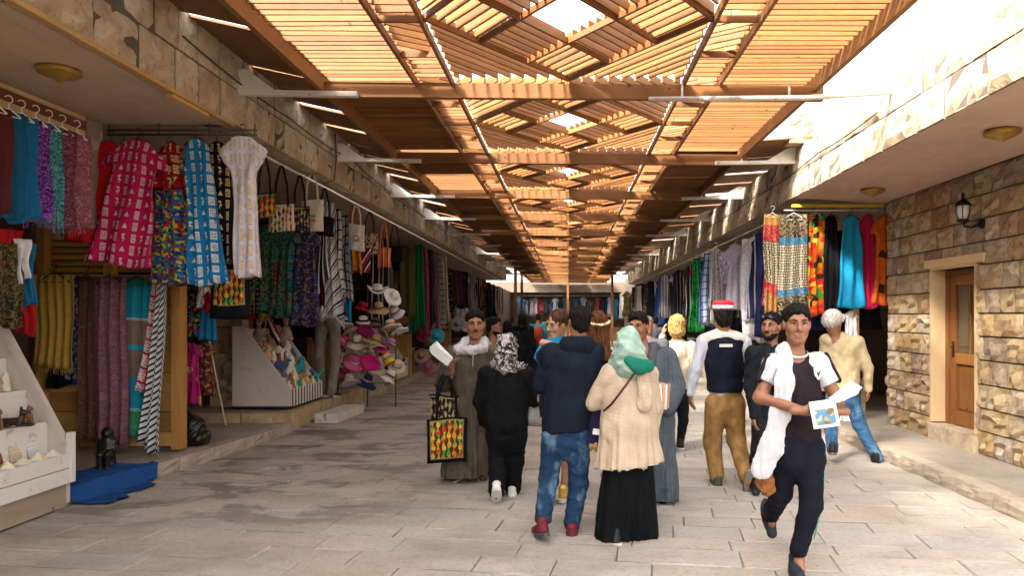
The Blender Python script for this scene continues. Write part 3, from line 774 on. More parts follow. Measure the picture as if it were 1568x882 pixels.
# ------------------------------------------------------------------ implicit surfaces (figures, statuettes)
def _v(p): return np.array((p[0], p[1], p[2]), dtype=np.float32)
class Field:
    def __init__(s, lo, hi, res, dense=None, dres=0.006):
        def axis(a, b, dl=None):
            out = [a]
            while out[-1] < b:
                st = dres if (dl and dl[0]-res < out[-1] < dl[1]) else res
                out.append(out[-1]+st)
            return np.array(out, dtype=np.float32)
        s.ax = [axis(lo[i], hi[i], (dense[0][i], dense[1][i]) if dense is not None else None) for i in range(3)]
        s.f = np.ones([len(a) for a in s.ax], dtype=np.float32); s.res = res
    def sl(s, lo, hi):
        r = []
        for i in range(3):
            a = int(np.searchsorted(s.ax[i], lo[i])); b = int(np.searchsorted(s.ax[i], hi[i]))
            r.append(slice(max(0, a-1), min(len(s.ax[i]), b+1)))
        return tuple(r)
    def grid(s, S): return np.meshgrid(s.ax[0][S[0]], s.ax[1][S[1]], s.ax[2][S[2]], indexing='ij')
    def op(s, S, d, k, mode='add'):
        f = s.f[S]
        if f.size == 0: return
        if mode == 'add':
            h = np.maximum(k-np.abs(f-d), 0)/max(k, 1e-6); s.f[S] = np.minimum(f, d)-h*h*k*0.25
        else:
            h = np.maximum(k-np.abs(-f-d), 0)/max(k, 1e-6); s.f[S] = -(np.minimum(-f, d)-h*h*k*0.25)
    def cone(s, a, b, ra, rb, k=0.02, flat=None, mode='add'):
        """Tapered capsule; flat = (direction, factor) squeezes its section along that direction."""
        a, b = _v(a), _v(b); m = max(ra, rb)*1.3+k+3*s.res
        S = s.sl(np.minimum(a, b)-m, np.maximum(a, b)+m); X, Y, Z = s.grid(S)
        if X.size == 0: return
        px, py, pz = X-a[0], Y-a[1], Z-a[2]; ba = b-a
        g = 1.0
        if flat is not None:
            n = _v(flat[0]); n = n/np.linalg.norm(n); g = flat[1]
            e = (px*n[0]+py*n[1]+pz*n[2])*(1/g-1); px, py, pz = px+e*n[0], py+e*n[1], pz+e*n[2]
            ba = ba+n*float(ba.dot(n))*(1/g-1)
        h = np.clip((px*ba[0]+py*ba[1]+pz*ba[2])/max(float(ba.dot(ba)), 1e-9), 0, 1)
        d = np.sqrt((px-ba[0]*h)**2+(py-ba[1]*h)**2+(pz-ba[2]*h)**2)-(ra+(rb-ra)*h)
        s.op(S, d*(min(1.0, 0.5+0.5*g)), k, mode)
    def ell(s, c, r, M=None, k=0.02, mode='add'):
        c = _v(c); r = np.array(r, dtype=np.float32); m = float(r.max())+k+3*s.res
        S = s.sl(c-m, c+m); X, Y, Z = s.grid(S)
        if X.size == 0: return
        p = [X-c[0], Y-c[1], Z-c[2]]
        if M is not None: p = [p[0]*M[i][0]+p[1]*M[i][1]+p[2]*M[i][2] for i in range(3)]
        q = np.sqrt((p[0]/r[0])**2+(p[1]/r[1])**2+(p[2]/r[2])**2); q2 = np.sqrt((p[0]/r[0]**2)**2+(p[1]/r[1]**2)**2+(p[2]/r[2]**2)**2)
        s.op(S, q*(q-1)/np.maximum(q2, 1e-6), k, mode)
    def plane(s, pt, n):
        """Cut away everything on the side the normal points to."""
        pt, n = _v(pt), _v(n); n = n/np.linalg.norm(n)
        d = ((s.ax[0]-pt[0])*n[0])[:, None, None]+((s.ax[1]-pt[1])*n[1])[None, :, None]+((s.ax[2]-pt[2])*n[2])[None, None, :]
        s.f = np.maximum(s.f, d)
    def mesh(s):
        f = s.f.copy(); f[[0, -1]] = 1; f[:, [0, -1]] = 1; f[:, :, [0, -1]] = 1
        ins = f < 0; c = np.zeros([n-1 for n in f.shape], dtype=np.int8)
        for i in (0, 1):
            for j in (0, 1):
                for k in (0, 1): c += ins[i:f.shape[0]-1+i, j:f.shape[1]-1+j, k:f.shape[2]-1+k]
        act = (c > 0) & (c < 8); I, J, K = np.nonzero(act); idx = np.full(act.shape, -1, dtype=np.int32); idx[act] = np.arange(len(I))
        P = np.zeros((len(I), 3), dtype=np.float64); N = np.zeros(len(I))
        cor = [(i, j, k) for i in (0, 1) for j in (0, 1) for k in (0, 1)]
        for a in cor:
            for ax in range(3):
                if a[ax]: continue
                b = list(a); b[ax] = 1
                fa = f[I+a[0], J+a[1], K+a[2]]; fb = f[I+b[0], J+b[1], K+b[2]]; m = (fa < 0) != (fb < 0)
                t = np.where(m, fa/np.where(m, fa-fb, 1), 0)
                A = [s.ax[0][I+a[0]], s.ax[1][J+a[1]], s.ax[2][K+a[2]]]
                B = s.ax[ax][(I, J, K)[ax]+1]
                for q in range(3): P[:, q] += m*(A[q]+(t*(B-A[q]) if q == ax else 0))
                N += m
        P /= np.maximum(N, 1)[:, None]
        Q = []
        for ax in range(3):
            lo = [slice(1, -1)]*3; hi = [slice(1, -1)]*3; lo[ax] = slice(0, -1); hi[ax] = slice(1, None)
            a, b = ins[tuple(lo)], ins[tuple(hi)]; w = np.nonzero(a != b); s0 = a[w]
            w = [w[q]+(0 if q == ax else 1) for q in range(3)]
            u, v = (ax+1) % 3, (ax+2) % 3
            def cell(du, dv):
                q = list(w); q[u] = q[u]-du; q[v] = q[v]-dv; return idx[q[0], q[1], q[2]]
            q4 = np.stack([cell(1, 1), cell(0, 1), cell(0, 0), cell(1, 0)], 1)
            q4[~s0] = q4[~s0][:, ::-1]; Q.append(q4)
        return P, np.concatenate(Q)

def normals(P, Q):
    n = np.cross(P[Q[:, 2]]-P[Q[:, 0]], P[Q[:, 3]]-P[Q[:, 1]]); N = np.zeros_like(P)
    for k in range(4): np.add.at(N, Q[:, k], n)
    return N/np.maximum(np.linalg.norm(N, axis=1), 1e-9)[:, None]
def folds(P, seed, wl=0.13, amp=0.007, st=(1, 1, 1), oct=3):
    r = np.random.RandomState(seed); out = np.zeros(len(P)); q = P*np.array(st)
    warp = np.stack([np.sin(q @ r.normal(size=3)*7+r.uniform(0, 6)) for _ in range(3)], 1)*0.03; q = q+warp
    for o in range(oct):
        for _ in range(2):
            d = r.normal(size=3); d /= np.linalg.norm(d)
            out += (1-2*np.abs(np.sin(q @ d*PI/wl+r.uniform(0, 6))))*amp*0.5*0.6**o
        wl *= 0.62
    return out
def np_obj(parts, name, mats, parent=None, loc=None):
    """parts: [(P, Q, material index)] joined into one mesh."""
    vs, qs, mi, o = [], [], [], 0
    for P, Q, m in parts:
        vs.append(P); qs.append(Q+o); mi.append(np.full(len(Q), m)); o += len(P)
    P = np.concatenate(vs); Q = np.concatenate(qs); mi = np.concatenate(mi)
    me = bpy.data.meshes.new(name); me.vertices.add(len(P)); me.vertices.foreach_set('co', P.astype(np.float32).ravel())
    me.loops.add(len(Q)*4); me.loops.foreach_set('vertex_index', Q.astype(np.int32).ravel())
    me.polygons.add(len(Q)); me.polygons.foreach_set('loop_start', np.arange(0, len(Q)*4, 4, dtype=np.int32))
    try: me.polygons.foreach_set('loop_total', np.full(len(Q), 4, dtype=np.int32))
    except Exception: pass
    me.polygons.foreach_set('material_index', mi.astype(np.int32)); me.polygons.foreach_set('use_smooth', np.ones(len(Q), dtype=bool))
    for m in mats: me.materials.append(m)
    me.update(calc_edges=True); me.validate()
    return link(name, me, parent, loc)

# ------------------------------------------------------------------ goods: cloths, dresses, bags, hats, statuettes
WHITEP = m_plain((0.75, 0.73, 0.68), 0.5, 0, 0.1); BLACKP = m_plain((0.012, 0.012, 0.012), 0.5, 0, 0.1); WIRE = m_plain((0.10, 0.08, 0.06), 0.4, 0.7)
def hanger(parent, w, mat, z=0.0, hook=0.10, yaw=0.0):
    mb = MB(); h = [(0, 0, z), (0, 0, z+hook*0.45)]+[(0.03*math.sin(t)+0.0, 0, z+hook*0.45+0.03-0.03*math.cos(t)) for t in (0.5, 1.2, 2.0, 2.8, 3.6, 4.3)]
    mb.tube(h, 0.0045, 5); mb.tube([(-w/2, 0, z-w*0.30), (-w*0.2, 0, z-w*0.1), (0, 0, z), (w*0.2, 0, z-w*0.1), (w/2, 0, z-w*0.30)], 0.007, 5); mb.tube([(-w/2, 0, z-w*0.30), (w/2, 0, z-w*0.30)], 0.005, 5)
    return mb.build('hanger', mat, parent)
def cloth_mb(w, l, nf=3.0, amp=0.035, top=1.0, bot=1.0, skew=0.0, seed=0, rows=16, cols=22, hem=0.03, th=0.010, tilt=0.0):
    r = random.Random(seed); ph = r.uniform(0, 6); ph2 = r.uniform(0, 6); vs, uv, fs = [], [], []
    for side in (0, 1):
        for i in range(rows+1):
            t = i/rows; g = top+(bot-top)*t+0.04*math.sin(5*t+ph)
            for j in range(cols+1):
                s = -1+2*j/cols
                a = 1.35*amp*(0.35+0.65*t)
                y = a*math.sin(nf*s*PI+ph+0.7*t)+a*0.5*math.sin(nf*2.1*s*PI+ph2-1.1*t)
                z = -l*t+(hem*math.sin(2.3*s+ph2)*t+tilt*s*t)
                x = s*w/2*g+skew*t+0.012*math.sin(7*t+ph2+s)
                vs.append((x, y+(th if side else 0), z)); uv.append((s*w/2*1.1, l*t))
    n = (rows+1)*(cols+1); c1 = cols+1
    for i in range(rows):
        for j in range(cols):
            q = (i*c1+j, (i+1)*c1+j, (i+1)*c1+j+1, i*c1+j+1)
            fs.append(q); fs.append(tuple(k+n for k in q[::-1]))
    for i in range(rows):
        for j in (0, cols):
            q = (i*c1+j, i*c1+j+n, (i+1)*c1+j+n, (i+1)*c1+j); fs.append(q if j == 0 else q[::-1])
    for j in range(cols):
        for i in (0, rows):
            q = (i*c1+j, i*c1+j+1, i*c1+j+1+n, i*c1+j+n); fs.append(q if i == 0 else q[::-1])
    mb = MB(); mb.add(vs, fs, uv, True)
    return mb, [vs[rows*c1+j] for j in range(cols+1)]
def scarf(label, pos, w, l, mat, yaw=0.0, hang=None, fringe=None, group=None, cat='scarf', name='scarf', **k):
    o, hm = cloth_mb(w, l, seed=random.randrange(9999), **k)
    o = o.build(name, mat, None, pos, yaw); tag(o, label, cat, group)
    if fringe is not None:
        fb = MB(); n = max(8, int(w/0.012))
        for i in range(n):
            t = i/(n-1)*(len(hm)-1); a = Vector(hm[int(t)]); b = Vector(hm[min(int(t)+1, len(hm)-1)]); p = a.lerp(b, t-int(t))
            L = random.uniform(0.05, 0.075); dx = random.uniform(-.008, .008)
            fb.add([p+Vector((-.0025, .004, .004)), p+Vector((.0025, .004, .004)), p+Vector((.0018+dx, .004, -L)), p+Vector((-.0018+dx, .004, -L)), p+Vector((dx*.5, .009, -L*.5))], [(0, 1, 2, 3), (1, 4, 2), (0, 3, 4)])
        stuff(fb.build('fringe', fringe, o))
    if hang: hanger(o, w*0.8, hang, 0.02)
    return o
DRESS = [(0.0, 0.075), (0.012, 0.10), (0.05, 0.20), (0.075, 0.265), (0.14, 0.30), (0.17, 0.295), (0.185, 0.21), (0.22, 0.185), (0.40, 0.185), (0.7, 0.235), (1.0, 0.285)]
SLEEVELESS = [(0.0, 0.07), (0.02, 0.12), (0.05, 0.17), (0.14, 0.155), (0.20, 0.175), (0.5, 0.20), (1.0, 0.26)]
def dress(label, pos, h, mat, yaw=0.0, prof=DRESS, ws=1.0, dep=0.05, nf=4, amp=0.16, hang=None, lean=0.0, group=None, cat='dress', name='dress', collar=None, rows=26):
    r = random.Random(len(label)*7+int(h*1000)); ph = r.uniform(0, 6); N = 36; vs, uv, fs = [], [], []
    ts = sorted(set([p[0] for p in prof]+[i/rows for i in range(rows+1)]))
    for t in ts:
        hw = float(np.interp(t, [p[0] for p in prof], [p[1] for p in prof]))*ws
        e = min(1.0, t*1.4+0.1)
        for k in range(N):
            a = 2*PI*k/N; ca, sa = math.cos(a), math.sin(a)
            x = hw*math.copysign(abs(ca)**0.85, ca); fo = 1+amp*e*math.sin(nf*3*a+ph+t)+amp*0.6*e*math.sin(nf*1.7*a*2+ph*2)
            y = (dep*(0.55+1.0*t))*math.copysign(abs(sa)**0.8, sa)*fo+0.035*e*math.sin(nf*x/max(hw, .05)*2.2+ph+1.5*t)+0.012*math.sin(11*t+3*x/hw+ph)
            vs.append((x*(1+0.05*math.sin(9*t+ph))+lean*t, y, -h*t-0.42*max(0, abs(x)-.07*ws)*max(0, 1-t*2.2)+0.02*math.sin(4*x/hw+ph)*(t > 0.9))); uv.append((x*1.15+(0.0 if sa < 0 else 0.33), h*t))
    for i in range(len(ts)-1):
        for k in range(N): fs.append((i*N+k, i*N+(k+1) % N, (i+1)*N+(k+1) % N, (i+1)*N+k))
    fs.append(tuple((len(ts)-1)*N+k for k in range(N))); fs.append(tuple(range(N))[::-1])
    fs = [f[::-1] for f in fs]
    mb = MB(); mb.add(vs, fs, uv, True); o = mb.build(name, mat, None, pos, yaw); tag(o, label, cat, group)
    if collar: MB().lathe([(0.085*ws, 0.0), (0.09*ws, 0.012), (0.078*ws, 0.014)], n=16, sy=0.5).build('collar', collar, o)
    if hang: hanger(o, 0.34*ws, hang, 0.02)
    return o
def tote(label, pos, w, h, mat, yaw=0.0, strap=None, sl=0.30, dep=0.06, group=None, cat='bag', name='tote_bag', mark=None):
    """pos is the top of the straps."""
    n = 9; vs, uv, fs = [], [], []; r = random.Random(int(w*999)+int(pos[1]*77)); ph = r.uniform(0, 6)
    for side in (-1, 1):
        for i in range(n+1):
            for j in range(n+1):
                u, v = j/n, i/n; s = 2*u-1
                b = (1-abs(s)**3)*min(1, v*1.5+0.25)*(1-max(0, v-0.85)/0.15*0.6)
                y = side*(0.006+dep/2*b)+0.012*math.sin(5*s+ph+4*v)
                x = s*w/2*(1-0.05*v*(1-v)*4+0.03*math.sin(3*v+ph)); vs.append((x, y, -sl-h*v+0.012*math.sin(2*s+ph))); uv.append((s*w/2, h*v))
    m = (n+1)**2
    for i in range(n):
        for j in range(n):
            q = (i*(n+1)+j, (i+1)*(n+1)+j, (i+1)*(n+1)+j+1, i*(n+1)+j+1); fs.append(q); fs.append(tuple(k+m for k in q[::-1]))
    for i in range(n):
        for j in (0, n): a = i*(n+1)+j; b = (i+1)*(n+1)+j; fs.append((a, a+m, b+m, b) if j == 0 else (a, b, b+m, a+m))
        a, b = n*(n+1)+i, n*(n+1)+i+1; fs.append((a, a+m, b+m, b))
    mb = MB(); mb.add(vs, fs, uv, True); o = mb.build(name, mat, None, pos, yaw); tag(o, label, cat, group)
    for side in (-1, 1):
        s = MB(); q = [(-w*0.26, side*0.012, -sl-0.03), (-w*0.22, side*0.012, -sl*0.5), (-w*0.05, side*0.010, -0.01), (w*0.05, side*0.010, -0.01), (w*0.22, side*0.012, -sl*0.5), (w*0.26, side*0.012, -sl-0.03)]
        for a, b in zip(q[:-1], q[1:]): s.bar(a, b, 0.006, 0.026, (0, 1, 0)) if False else s.bar(a, b, 0.022, 0.005, (0, 1, 0))
        s.build('strap', strap or mat, o)
    if mark: mark(o, w, h, sl, dep)
    return o
def palm_mark(o, w, h, sl, dep):
    g = m_plain((0.05, 0.22, 0.05), 0.8); b = m_plain((0.35, 0.17, 0.04), 0.8); y = -dep/2-0.016; z = -sl-h*0.52
    mb = MB()
    for k in range(7):
        a = R(200-k*36); mb.add([(0, y, z), (math.cos(a)*.03, y-.001, z+math.sin(a)*.02+.012), (math.cos(a)*.055, y, z+math.sin(a)*.03), (math.cos(a)*.032, y, z+math.sin(a)*.02-.004)], [(0, 1, 2, 3)])
    mb.build('palm_print', g, o)
    MB().add([(-.07, y, z-.075), (-.03, y, z-.03), (.0, y, z-.06), (.03, y, z-.035), (.07, y, z-.075)], [(0, 4, 3, 2, 1)]).box((0, y, z-.03), (.008, .002, .06)).box((0, y+.001, z-.105), (.06, .002, .012)).build('dune_print', b, o)
def arch_mark(o, w, h, sl, dep):
    y = -dep/2-0.016; z = -sl-h*0.55; mb = MB()
    mb.tube([(-.04, y, z-.06), (-.04, y, z+.01), (-.02, y, z+.045), (.02, y, z+.045), (.04, y, z+.01), (.04, y, z-.06)], 0.007, 5).box((0, y, z-.03), (.03, .004, .05))
    mb.build('arch_print', m_plain((0.30, 0.07, 0.03), 0.8), o)

def hat(label, pos, rb, hc, mat, band=None, style='floppy', tilt=(0, 0), yaw=0.0, rc=0.085, under=None):
    if style == 'cowboy':
        wob = lambda a, r, z: (0.10*max(0, (r-rc)/(rb-rc))*abs(math.cos(a))**2.2) if z < hc*0.3 else (-0.035*max(0, 1-abs(math.sin(a))*2.2) if z > hc*0.9 else 0)
        prof = [(0.0, hc*0.86), (rc*0.55, hc*0.97), (rc*0.85, hc*0.98), (rc*0.98, hc*0.8), (rc*1.08, 0.02), (rc*1.25, 0.0), (rb*0.75, -0.004), (rb, 0.006), (rb*0.98, -0.006), (rb*0.7, -0.016), (rc*1.0, -0.012)]
    else:
        ph = random.uniform(0, 6); wv = 0.012 if style == 'floppy' else 0.004; dr = 0.045 if style == 'floppy' else 0.02 if style == 'sun' else 0.075
        wob = lambda a, r, z: (-dr+wv*math.sin(3*a+ph)+wv*math.sin(5*a+ph*2))*max(0, (r-rc)/(rb-rc))**1.3 if r > rc*1.05 else 0
        prof = [(0.0, hc), (rc*0.5, hc*0.97), (rc*0.82, hc*0.85), (rc*0.96, hc*0.6), (rc*1.02, 0.02), (rc*1.12, 0.004), (rb*0.6, 0.002), (rb*0.85, 0.001), (rb, 0.002), (rb*0.99, -0.008), (rb*0.7, -0.010), (rc, -0.010)]
    mb = MB().lathe(prof[::-1], n=26, wob=wob); o = mb.build('hat', mat, None, pos, (tilt[0], tilt[1], yaw)); tag(o, label, 'hat', 'hats on the hat display')
    if band: MB().lathe([(rc*1.10, 0.012), (rc*1.115, 0.03), (rc*1.06, 0.046), (rc*1.0, 0.046)], n=24).build('hat_band', band, o)
    return o

def sdf_obj(build, lo, hi, res, name, mat):
    F = Field(lo, hi, res); build(F); P, Q = F.mesh(); return np_obj([(P, Q, 0)], name, [mat])
_fig = {}
def figurine(kind, mat, pos, s=1.0, yaw=0.0, label=None, group=None, name=None):
    key = (kind, mat.name)
    if key not in _fig:
        def cat(F):
            F.ell((0, 0, .07), (.036, .045, .07)); F.ell((0, -.022, .10), (.027, .026, .05)); F.ell((0, -.03, .165), (.026, .03, .026), k=.015)
            for x in (-.015, .015): F.cone((x, -.022, .18), (x*1.3, -.02, .21), .010, .003, .008); F.cone((x, -.045, .09), (x, -.05, .008), .011, .012, .01); F.ell((x*2, .02, .025), (.02, .035, .025), k=.015)
            F.cone((0, -.05, .155), (0, -.06, .155), .012, .01, .01); F.cone((.02, .05, .02), (.05, .0, .012), .010, .007, .01)
        def dog(F):   # reclining jackal
            F.cone((0, .10, .045), (0, -.06, .05), .036, .034); F.cone((0, -.07, .06), (0, -.085, .12), .026, .02); F.cone((0, -.085, .13), (0, -.14, .122), .022, .010)
            for x in (-.014, .014): F.cone((x, -.075, .145), (x*1.2, -.07, .19), .009, .003, .006)
            for x in (-.025, .025): F.cone((x, -.05, .02), (x, -.16, .014), .014, .011, .01); F.cone((x*1.2, .11, .03), (x*1.2, .02, .014), .02, .012, .01)
            F.cone((0, .13, .04), (.01, .20, -.02), .010, .008, .01)
        def bust(F):
            F.cone((0, 0, .0), (0, 0, .03), .055, .05); F.ell((0, 0, .055), (.065, .035, .035)); F.cone((0, 0, .08), (0, -.005, .11), .022, .02); F.ell((0, -.008, .14), (.026, .032, .036)); F.cone((0, -.038, .138), (0, -.044, .13), .006, .006, .005)
            F.ell((0, .012, .15), (.044, .035, .045), k=.005); 
            for x in (-.036, .036): F.cone((x, .0, .13), (x*.85, -.02, .06), .014, .012, .012)
            F.cone((0, 0, .18), (0, .01, .21), .03, .022, .015)
        def camel(F):
            F.ell((0, 0, .12), (.03, .065, .035)); F.ell((0, .005, .155), (.02, .03, .025)); F.cone((0, -.06, .12), (0, -.10, .18), .016, .012); F.cone((0, -.10, .185), (0, -.135, .178), .015, .010)
            for x in (-.016, .016):
                for y in (-.045, .045): F.cone((x, y, .11), (x, y, .01), .012, .007, .01)
        def seated(F):
            F.cone((0, .03, .0), (0, .03, .30), .075, .06, flat=((0, 1, 0), .6)); F.cone((0, -.03, .14), (0, -.02, .26), .07, .065, flat=((0, 1, 0), .6)); F.ell((0, -.025, .35), (.04, .04, .05)); F.ell((0, 0, .36), (.06, .04, .06))
            for x in (-.035, .035): F.cone((x, -.03, .15), (x, -.13, .15), .034, .03); F.cone((x, -.13, .15), (x, -.13, .02), .03, .028); F.cone((x*2, -.02, .27), (x*2, -.03, .17), .022, .018); F.cone((x*2, -.03, .17), (x*1.2, -.12, .18), .018, .014)
            F.cone((0, -.06, .0), (0, -.08, .0), .09, .09, flat=((0, 0, 1), .3))
        b = dict(cat=cat, dog=dog, bust=bust, camel=camel, seated=seated)[kind]
        F = Field((-.14, -.20, -.06), (.14, .24, .46), 0.0085 if kind == 'seated' else 0.007); b(F); F.plane((0, 0, 0), (0, 0, -1)); P, Q = F.mesh()
        o = np_obj([(P, Q, 0)], 'statuette', [mat]); _fig[key] = o.data; COL.objects.unlink(o); bpy.data.objects.remove(o)
    o = link(name or {'cat': 'cat_statuette', 'dog': 'jackal_statuette', 'bust': 'pharaoh_bust', 'camel': 'camel_statuette', 'seated': 'seated_statue'}[kind], _fig[key], None, pos, yaw, (s, s, s))
    if label: tag(o, label, 'statuette', group)
    return o
# ------------------------------------------------------------------ first shop on the left
RED, CRIM, MAG, PINK = (0.50, 0.012, 0.02), (0.36, 0.01, 0.045), (0.42, 0.015, 0.14), (0.70, 0.035, 0.20)
BLUE, TEAL, NAVY, PURP = (0.015, 0.16, 0.42), (0.01, 0.30, 0.40), (0.012, 0.018, 0.07), (0.10, 0.025, 0.22)
GREEN, BLK, WHT, CRM = (0.015, 0.17, 0.06), (0.004, 0.004, 0.005), (0.72, 0.70, 0.68), (0.62, 0.52, 0.38)
ORG, GOLD, MAR, GREY = (0.72, 0.16, 0.015), (0.62, 0.34, 0.05), (0.13, 0.02, 0.03), (0.20, 0.20, 0.22)
def atX(px, X): return X*FPX/(px-VX)          # depth at which a photo column meets the plane x = X
# white hangers with folded shawls on the lintel
LS = [(-14, c_plain((0.10, 0.02, 0.02)), 'dark maroon'), (6, c_plain((0.01, 0.10, 0.20)), 'deep blue'), (24, c_plain((0.012, 0.14, 0.30)), 'blue'), (44, c_paisley((0.06, 0.012, 0.12), (0.36, 0.14, 0.55)), 'purple paisley'),
      (63, c_paisley((0.01, 0.13, 0.15), (0.20, 0.42, 0.40), 14.0), 'teal paisley'), (82, c_paisley((0.10, 0.025, 0.05), (0.28, 0.10, 0.12), 14.0), 'dark wine paisley'), (103, c_paisley((0.22, 0.06, 0.09), (0.42, 0.20, 0.22), 12.0), 'dusty rose paisley')]
for i, (px, m, c) in enumerate(LS):
    d = atX(px, -4.56)
    o = scarf(f'{c} shawl folded over a white hanger on the lintel', (-4.53+0.01*i, d, 3.36), 0.25, 0.84+0.02*(i % 3), m, PI/2-0.35, WHITEP, m if i > 2 else None, 'shawls on white hangers', nf=2, amp=0.018, cols=16, rows=12)
# clothes inside the opening below
for (px, y0, y1, w, m, c, X) in ((4, 350, 408, 0.3, c_plain(RED), 'bright red cloth', -4.85), (14, 372, 500, 0.22, c_floral(((0.07, 0.055, 0.015), (0.02, 0.02, 0.02), (0.16, 0.11, 0.03)), 60.0), 'dark olive patterned scarf', -4.80),
                              (40, 372, 470, 0.16, c_plain((0.02, 0.16, 0.32)), 'blue child shirt', -4.82), (36, 366, 430, 0.12, c_plain(WHT), 'white cloth', -4.74), (38, 445, 512, 0.16, c_plain((0.35, 0.01, 0.015)), 'dark red cloth', -4.86)):
    d = atX(px, X); z0, z1 = W(0, y0, d).z, W(0, y1, d).z
    scarf(f'{c} hanging inside the first shop under the shawls', (X, d, z0), w, z0-z1, m, PI/2-0.5, nf=2, amp=0.03, cat='garment', name='hung_cloth')
for k in range(9):
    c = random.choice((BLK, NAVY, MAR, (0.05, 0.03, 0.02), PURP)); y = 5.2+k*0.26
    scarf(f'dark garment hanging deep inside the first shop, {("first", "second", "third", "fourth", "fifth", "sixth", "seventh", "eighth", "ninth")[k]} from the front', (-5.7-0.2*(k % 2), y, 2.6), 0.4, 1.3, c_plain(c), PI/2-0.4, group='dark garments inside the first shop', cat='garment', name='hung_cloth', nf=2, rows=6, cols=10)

# scarves on the wooden shutter
Ys = 8.12
def on_shutter(label, x0, x1, y0, y1, m, fr=None, hang=None, dy=0.0, **k):
    a, b = W(x0, y0, Ys+dy), W(x1, y1, Ys+dy); w = b.x-a.x
    return scarf(label, ((a.x+b.x)/2, Ys+dy, a.z), w, a.z-b.z, m, 0.0, hang, fr, 'scarves on the wooden shutter', **k)
yel = c_plain((0.62, 0.37, 0.07))
on_shutter('golden yellow fringed scarf on a hanger before the shutter', 52, 114, 420, 562, yel, yel, BLACKP, nf=5, amp=0.02)
on_shutter('cobalt blue scarf with small gold print beside the yellow one', 96, 124, 422, 585, c_floral(((0.01, 0.035, 0.22), (0.012, 0.05, 0.30), (0.30, 0.24, 0.10)), 34.0), None, None, 0.06, nf=2, amp=0.02, skew=-0.03)
on_shutter('black cloth hanging low behind the blue scarf', 76, 112, 540, 592, c_plain(BLK), dy=0.08, nf=2, amp=0.02)
br = c_paisley((0.09, 0.035, 0.02), (0.20, 0.10, 0.06), 24.0)
on_shutter('long brown paisley shawl beside the mauve one', 116, 148, 424, 676, br, br, BLACKP, 0.02, nf=2, amp=0.025)
mv = c_paisley((0.20, 0.075, 0.10), (0.30, 0.15, 0.20), 10.0)
on_shutter('long mauve pashmina shawl with fringe on the shutter', 142, 194, 424, 680, mv, mv, BLACKP, -0.03, nf=3, amp=0.03)
tl = c_stripe(((0, (0.02, 0.26, 0.16)), (0.05, (0.015, 0.28, 0.38)), (0.24, (0.30, 0.50, 0.52)), (0.255, (0.26, 0.17, 0.13)), (0.41, (0.03, 0.40, 0.50)), (0.44, (0.24, 0.16, 0.12)), (0.61, (0.02, 0.30, 0.42)), (0.80, (0.20, 0.50, 0.55)), (0.82, (0.04, 0.28, 0.10)), (0.9, (0.05, 0.34, 0.20))), 1.86, 1)
on_shutter('long turquoise scarf with brown and green bands', 184, 236, 426, 674, tl, None, BLACKP, 0.0, nf=3, amp=0.02)
rk = c_check((0.72, 0.68, 0.66), (0.55, 0.02, 0.04), 0.030)
on_shutter('red and white checked headscarf with tassels', 232, 252, 408, 600, rk, None, None, -0.12, nf=2, amp=0.03, top=0.35, bot=1.25, skew=-0.15)
bw = c_stripe(((0, (0.70, 0.68, 0.66)), (0.60, (0.02, 0.02, 0.025))), 0.040, 2)
on_shutter('black and white diagonally striped scarf tied at the post', 238, 266, 412, 690, bw, None, None, -0.18, nf=2, amp=0.03, top=0.30, bot=1.15, skew=-0.16, tilt=-0.08)
# clothes rack with printed galabeyas
rk_ = empty('clothes_rack', (-3.9, 7.2, 3.6)); tag(rk_, 'metal clothes rail hung across the end of the left canopy', 'rail')
for z in (3.565, 3.52): child(rk_, MB().tube([(-4.62, 7.2, z), (-3.12, 7.2, z)], 0.011, 6), 'rod', WIRE)
for x in (-4.6, -4.1, -3.6, -3.14): child(rk_, MB().tube([(x, 7.2, 3.63), (x, 7.2, 3.51)], 0.007, 5), 'hook', WIRE)
def rack(label, pxc, y0, y1, m, ws=1.0, dy=0.0, prof=DRESS, lean=0.0, yaw=0.0, **k):
    a, b = W(pxc, y0, 7.15+dy), W(pxc, y1, 7.15+dy); rl = k.pop('roll', 0.0)
    o = dress(label, (a.x, 7.15+dy, a.z), a.z-b.z, m, yaw, prof, ws, hang=WIRE, lean=lean, group='galabeyas on the clothes rail', **k)
    o.rotation_euler = (0, R(rl), yaw); return o
rack('plain bright red galabeya, first on the left clothes rail', 168, 218, 376, c_plain((0.50, 0.008, 0.012)), 0.72, 0.02, lean=-0.04, yaw=0.3, roll=9)
rack('black galabeya between the red one and the pink one', 186, 225, 350, c_plain(BLK), 0.55, 0.14)
rack('hot pink galabeya printed with silver figures and cartouches', 212, 214, 408, c_glyph((0.46, 0.008, 0.085), (0.55, 0.45, 0.45)), 1.18, -0.05, lean=-0.02, nf=3, roll=7, amp=.24)
rack('multicoloured dark blue and yellow print galabeya behind the pink one', 255, 224, 436, c_floral(((0.01, 0.02, 0.12), (0.02, 0.06, 0.30), (0.45, 0.34, 0.03), (0.02, 0.18, 0.10), (0.30, 0.02, 0.02)), 46.0), 0.9, 0.10, lean=0.10, yaw=-0.4)
rack('dark red blouse with gold print behind the blue galabeya', 262, 218, 290, c_glyph((0.28, 0.008, 0.015), (0.60, 0.45, 0.2)), 0.62, 0.06, yaw=-0.3)
rack('bright blue galabeya printed with white pharaonic figures', 300, 212, 437, c_glyph((0.010, 0.17, 0.38), (0.62, 0.58, 0.48)), 0.72, -0.02, lean=0.03, prof=SLEEVELESS, roll=-4)
rack('black galabeya with gold print beside the white one', 332, 218, 400, c_glyph(BLK, (0.62, 0.45, 0.18)), 0.75, 0.08, lean=0.04)
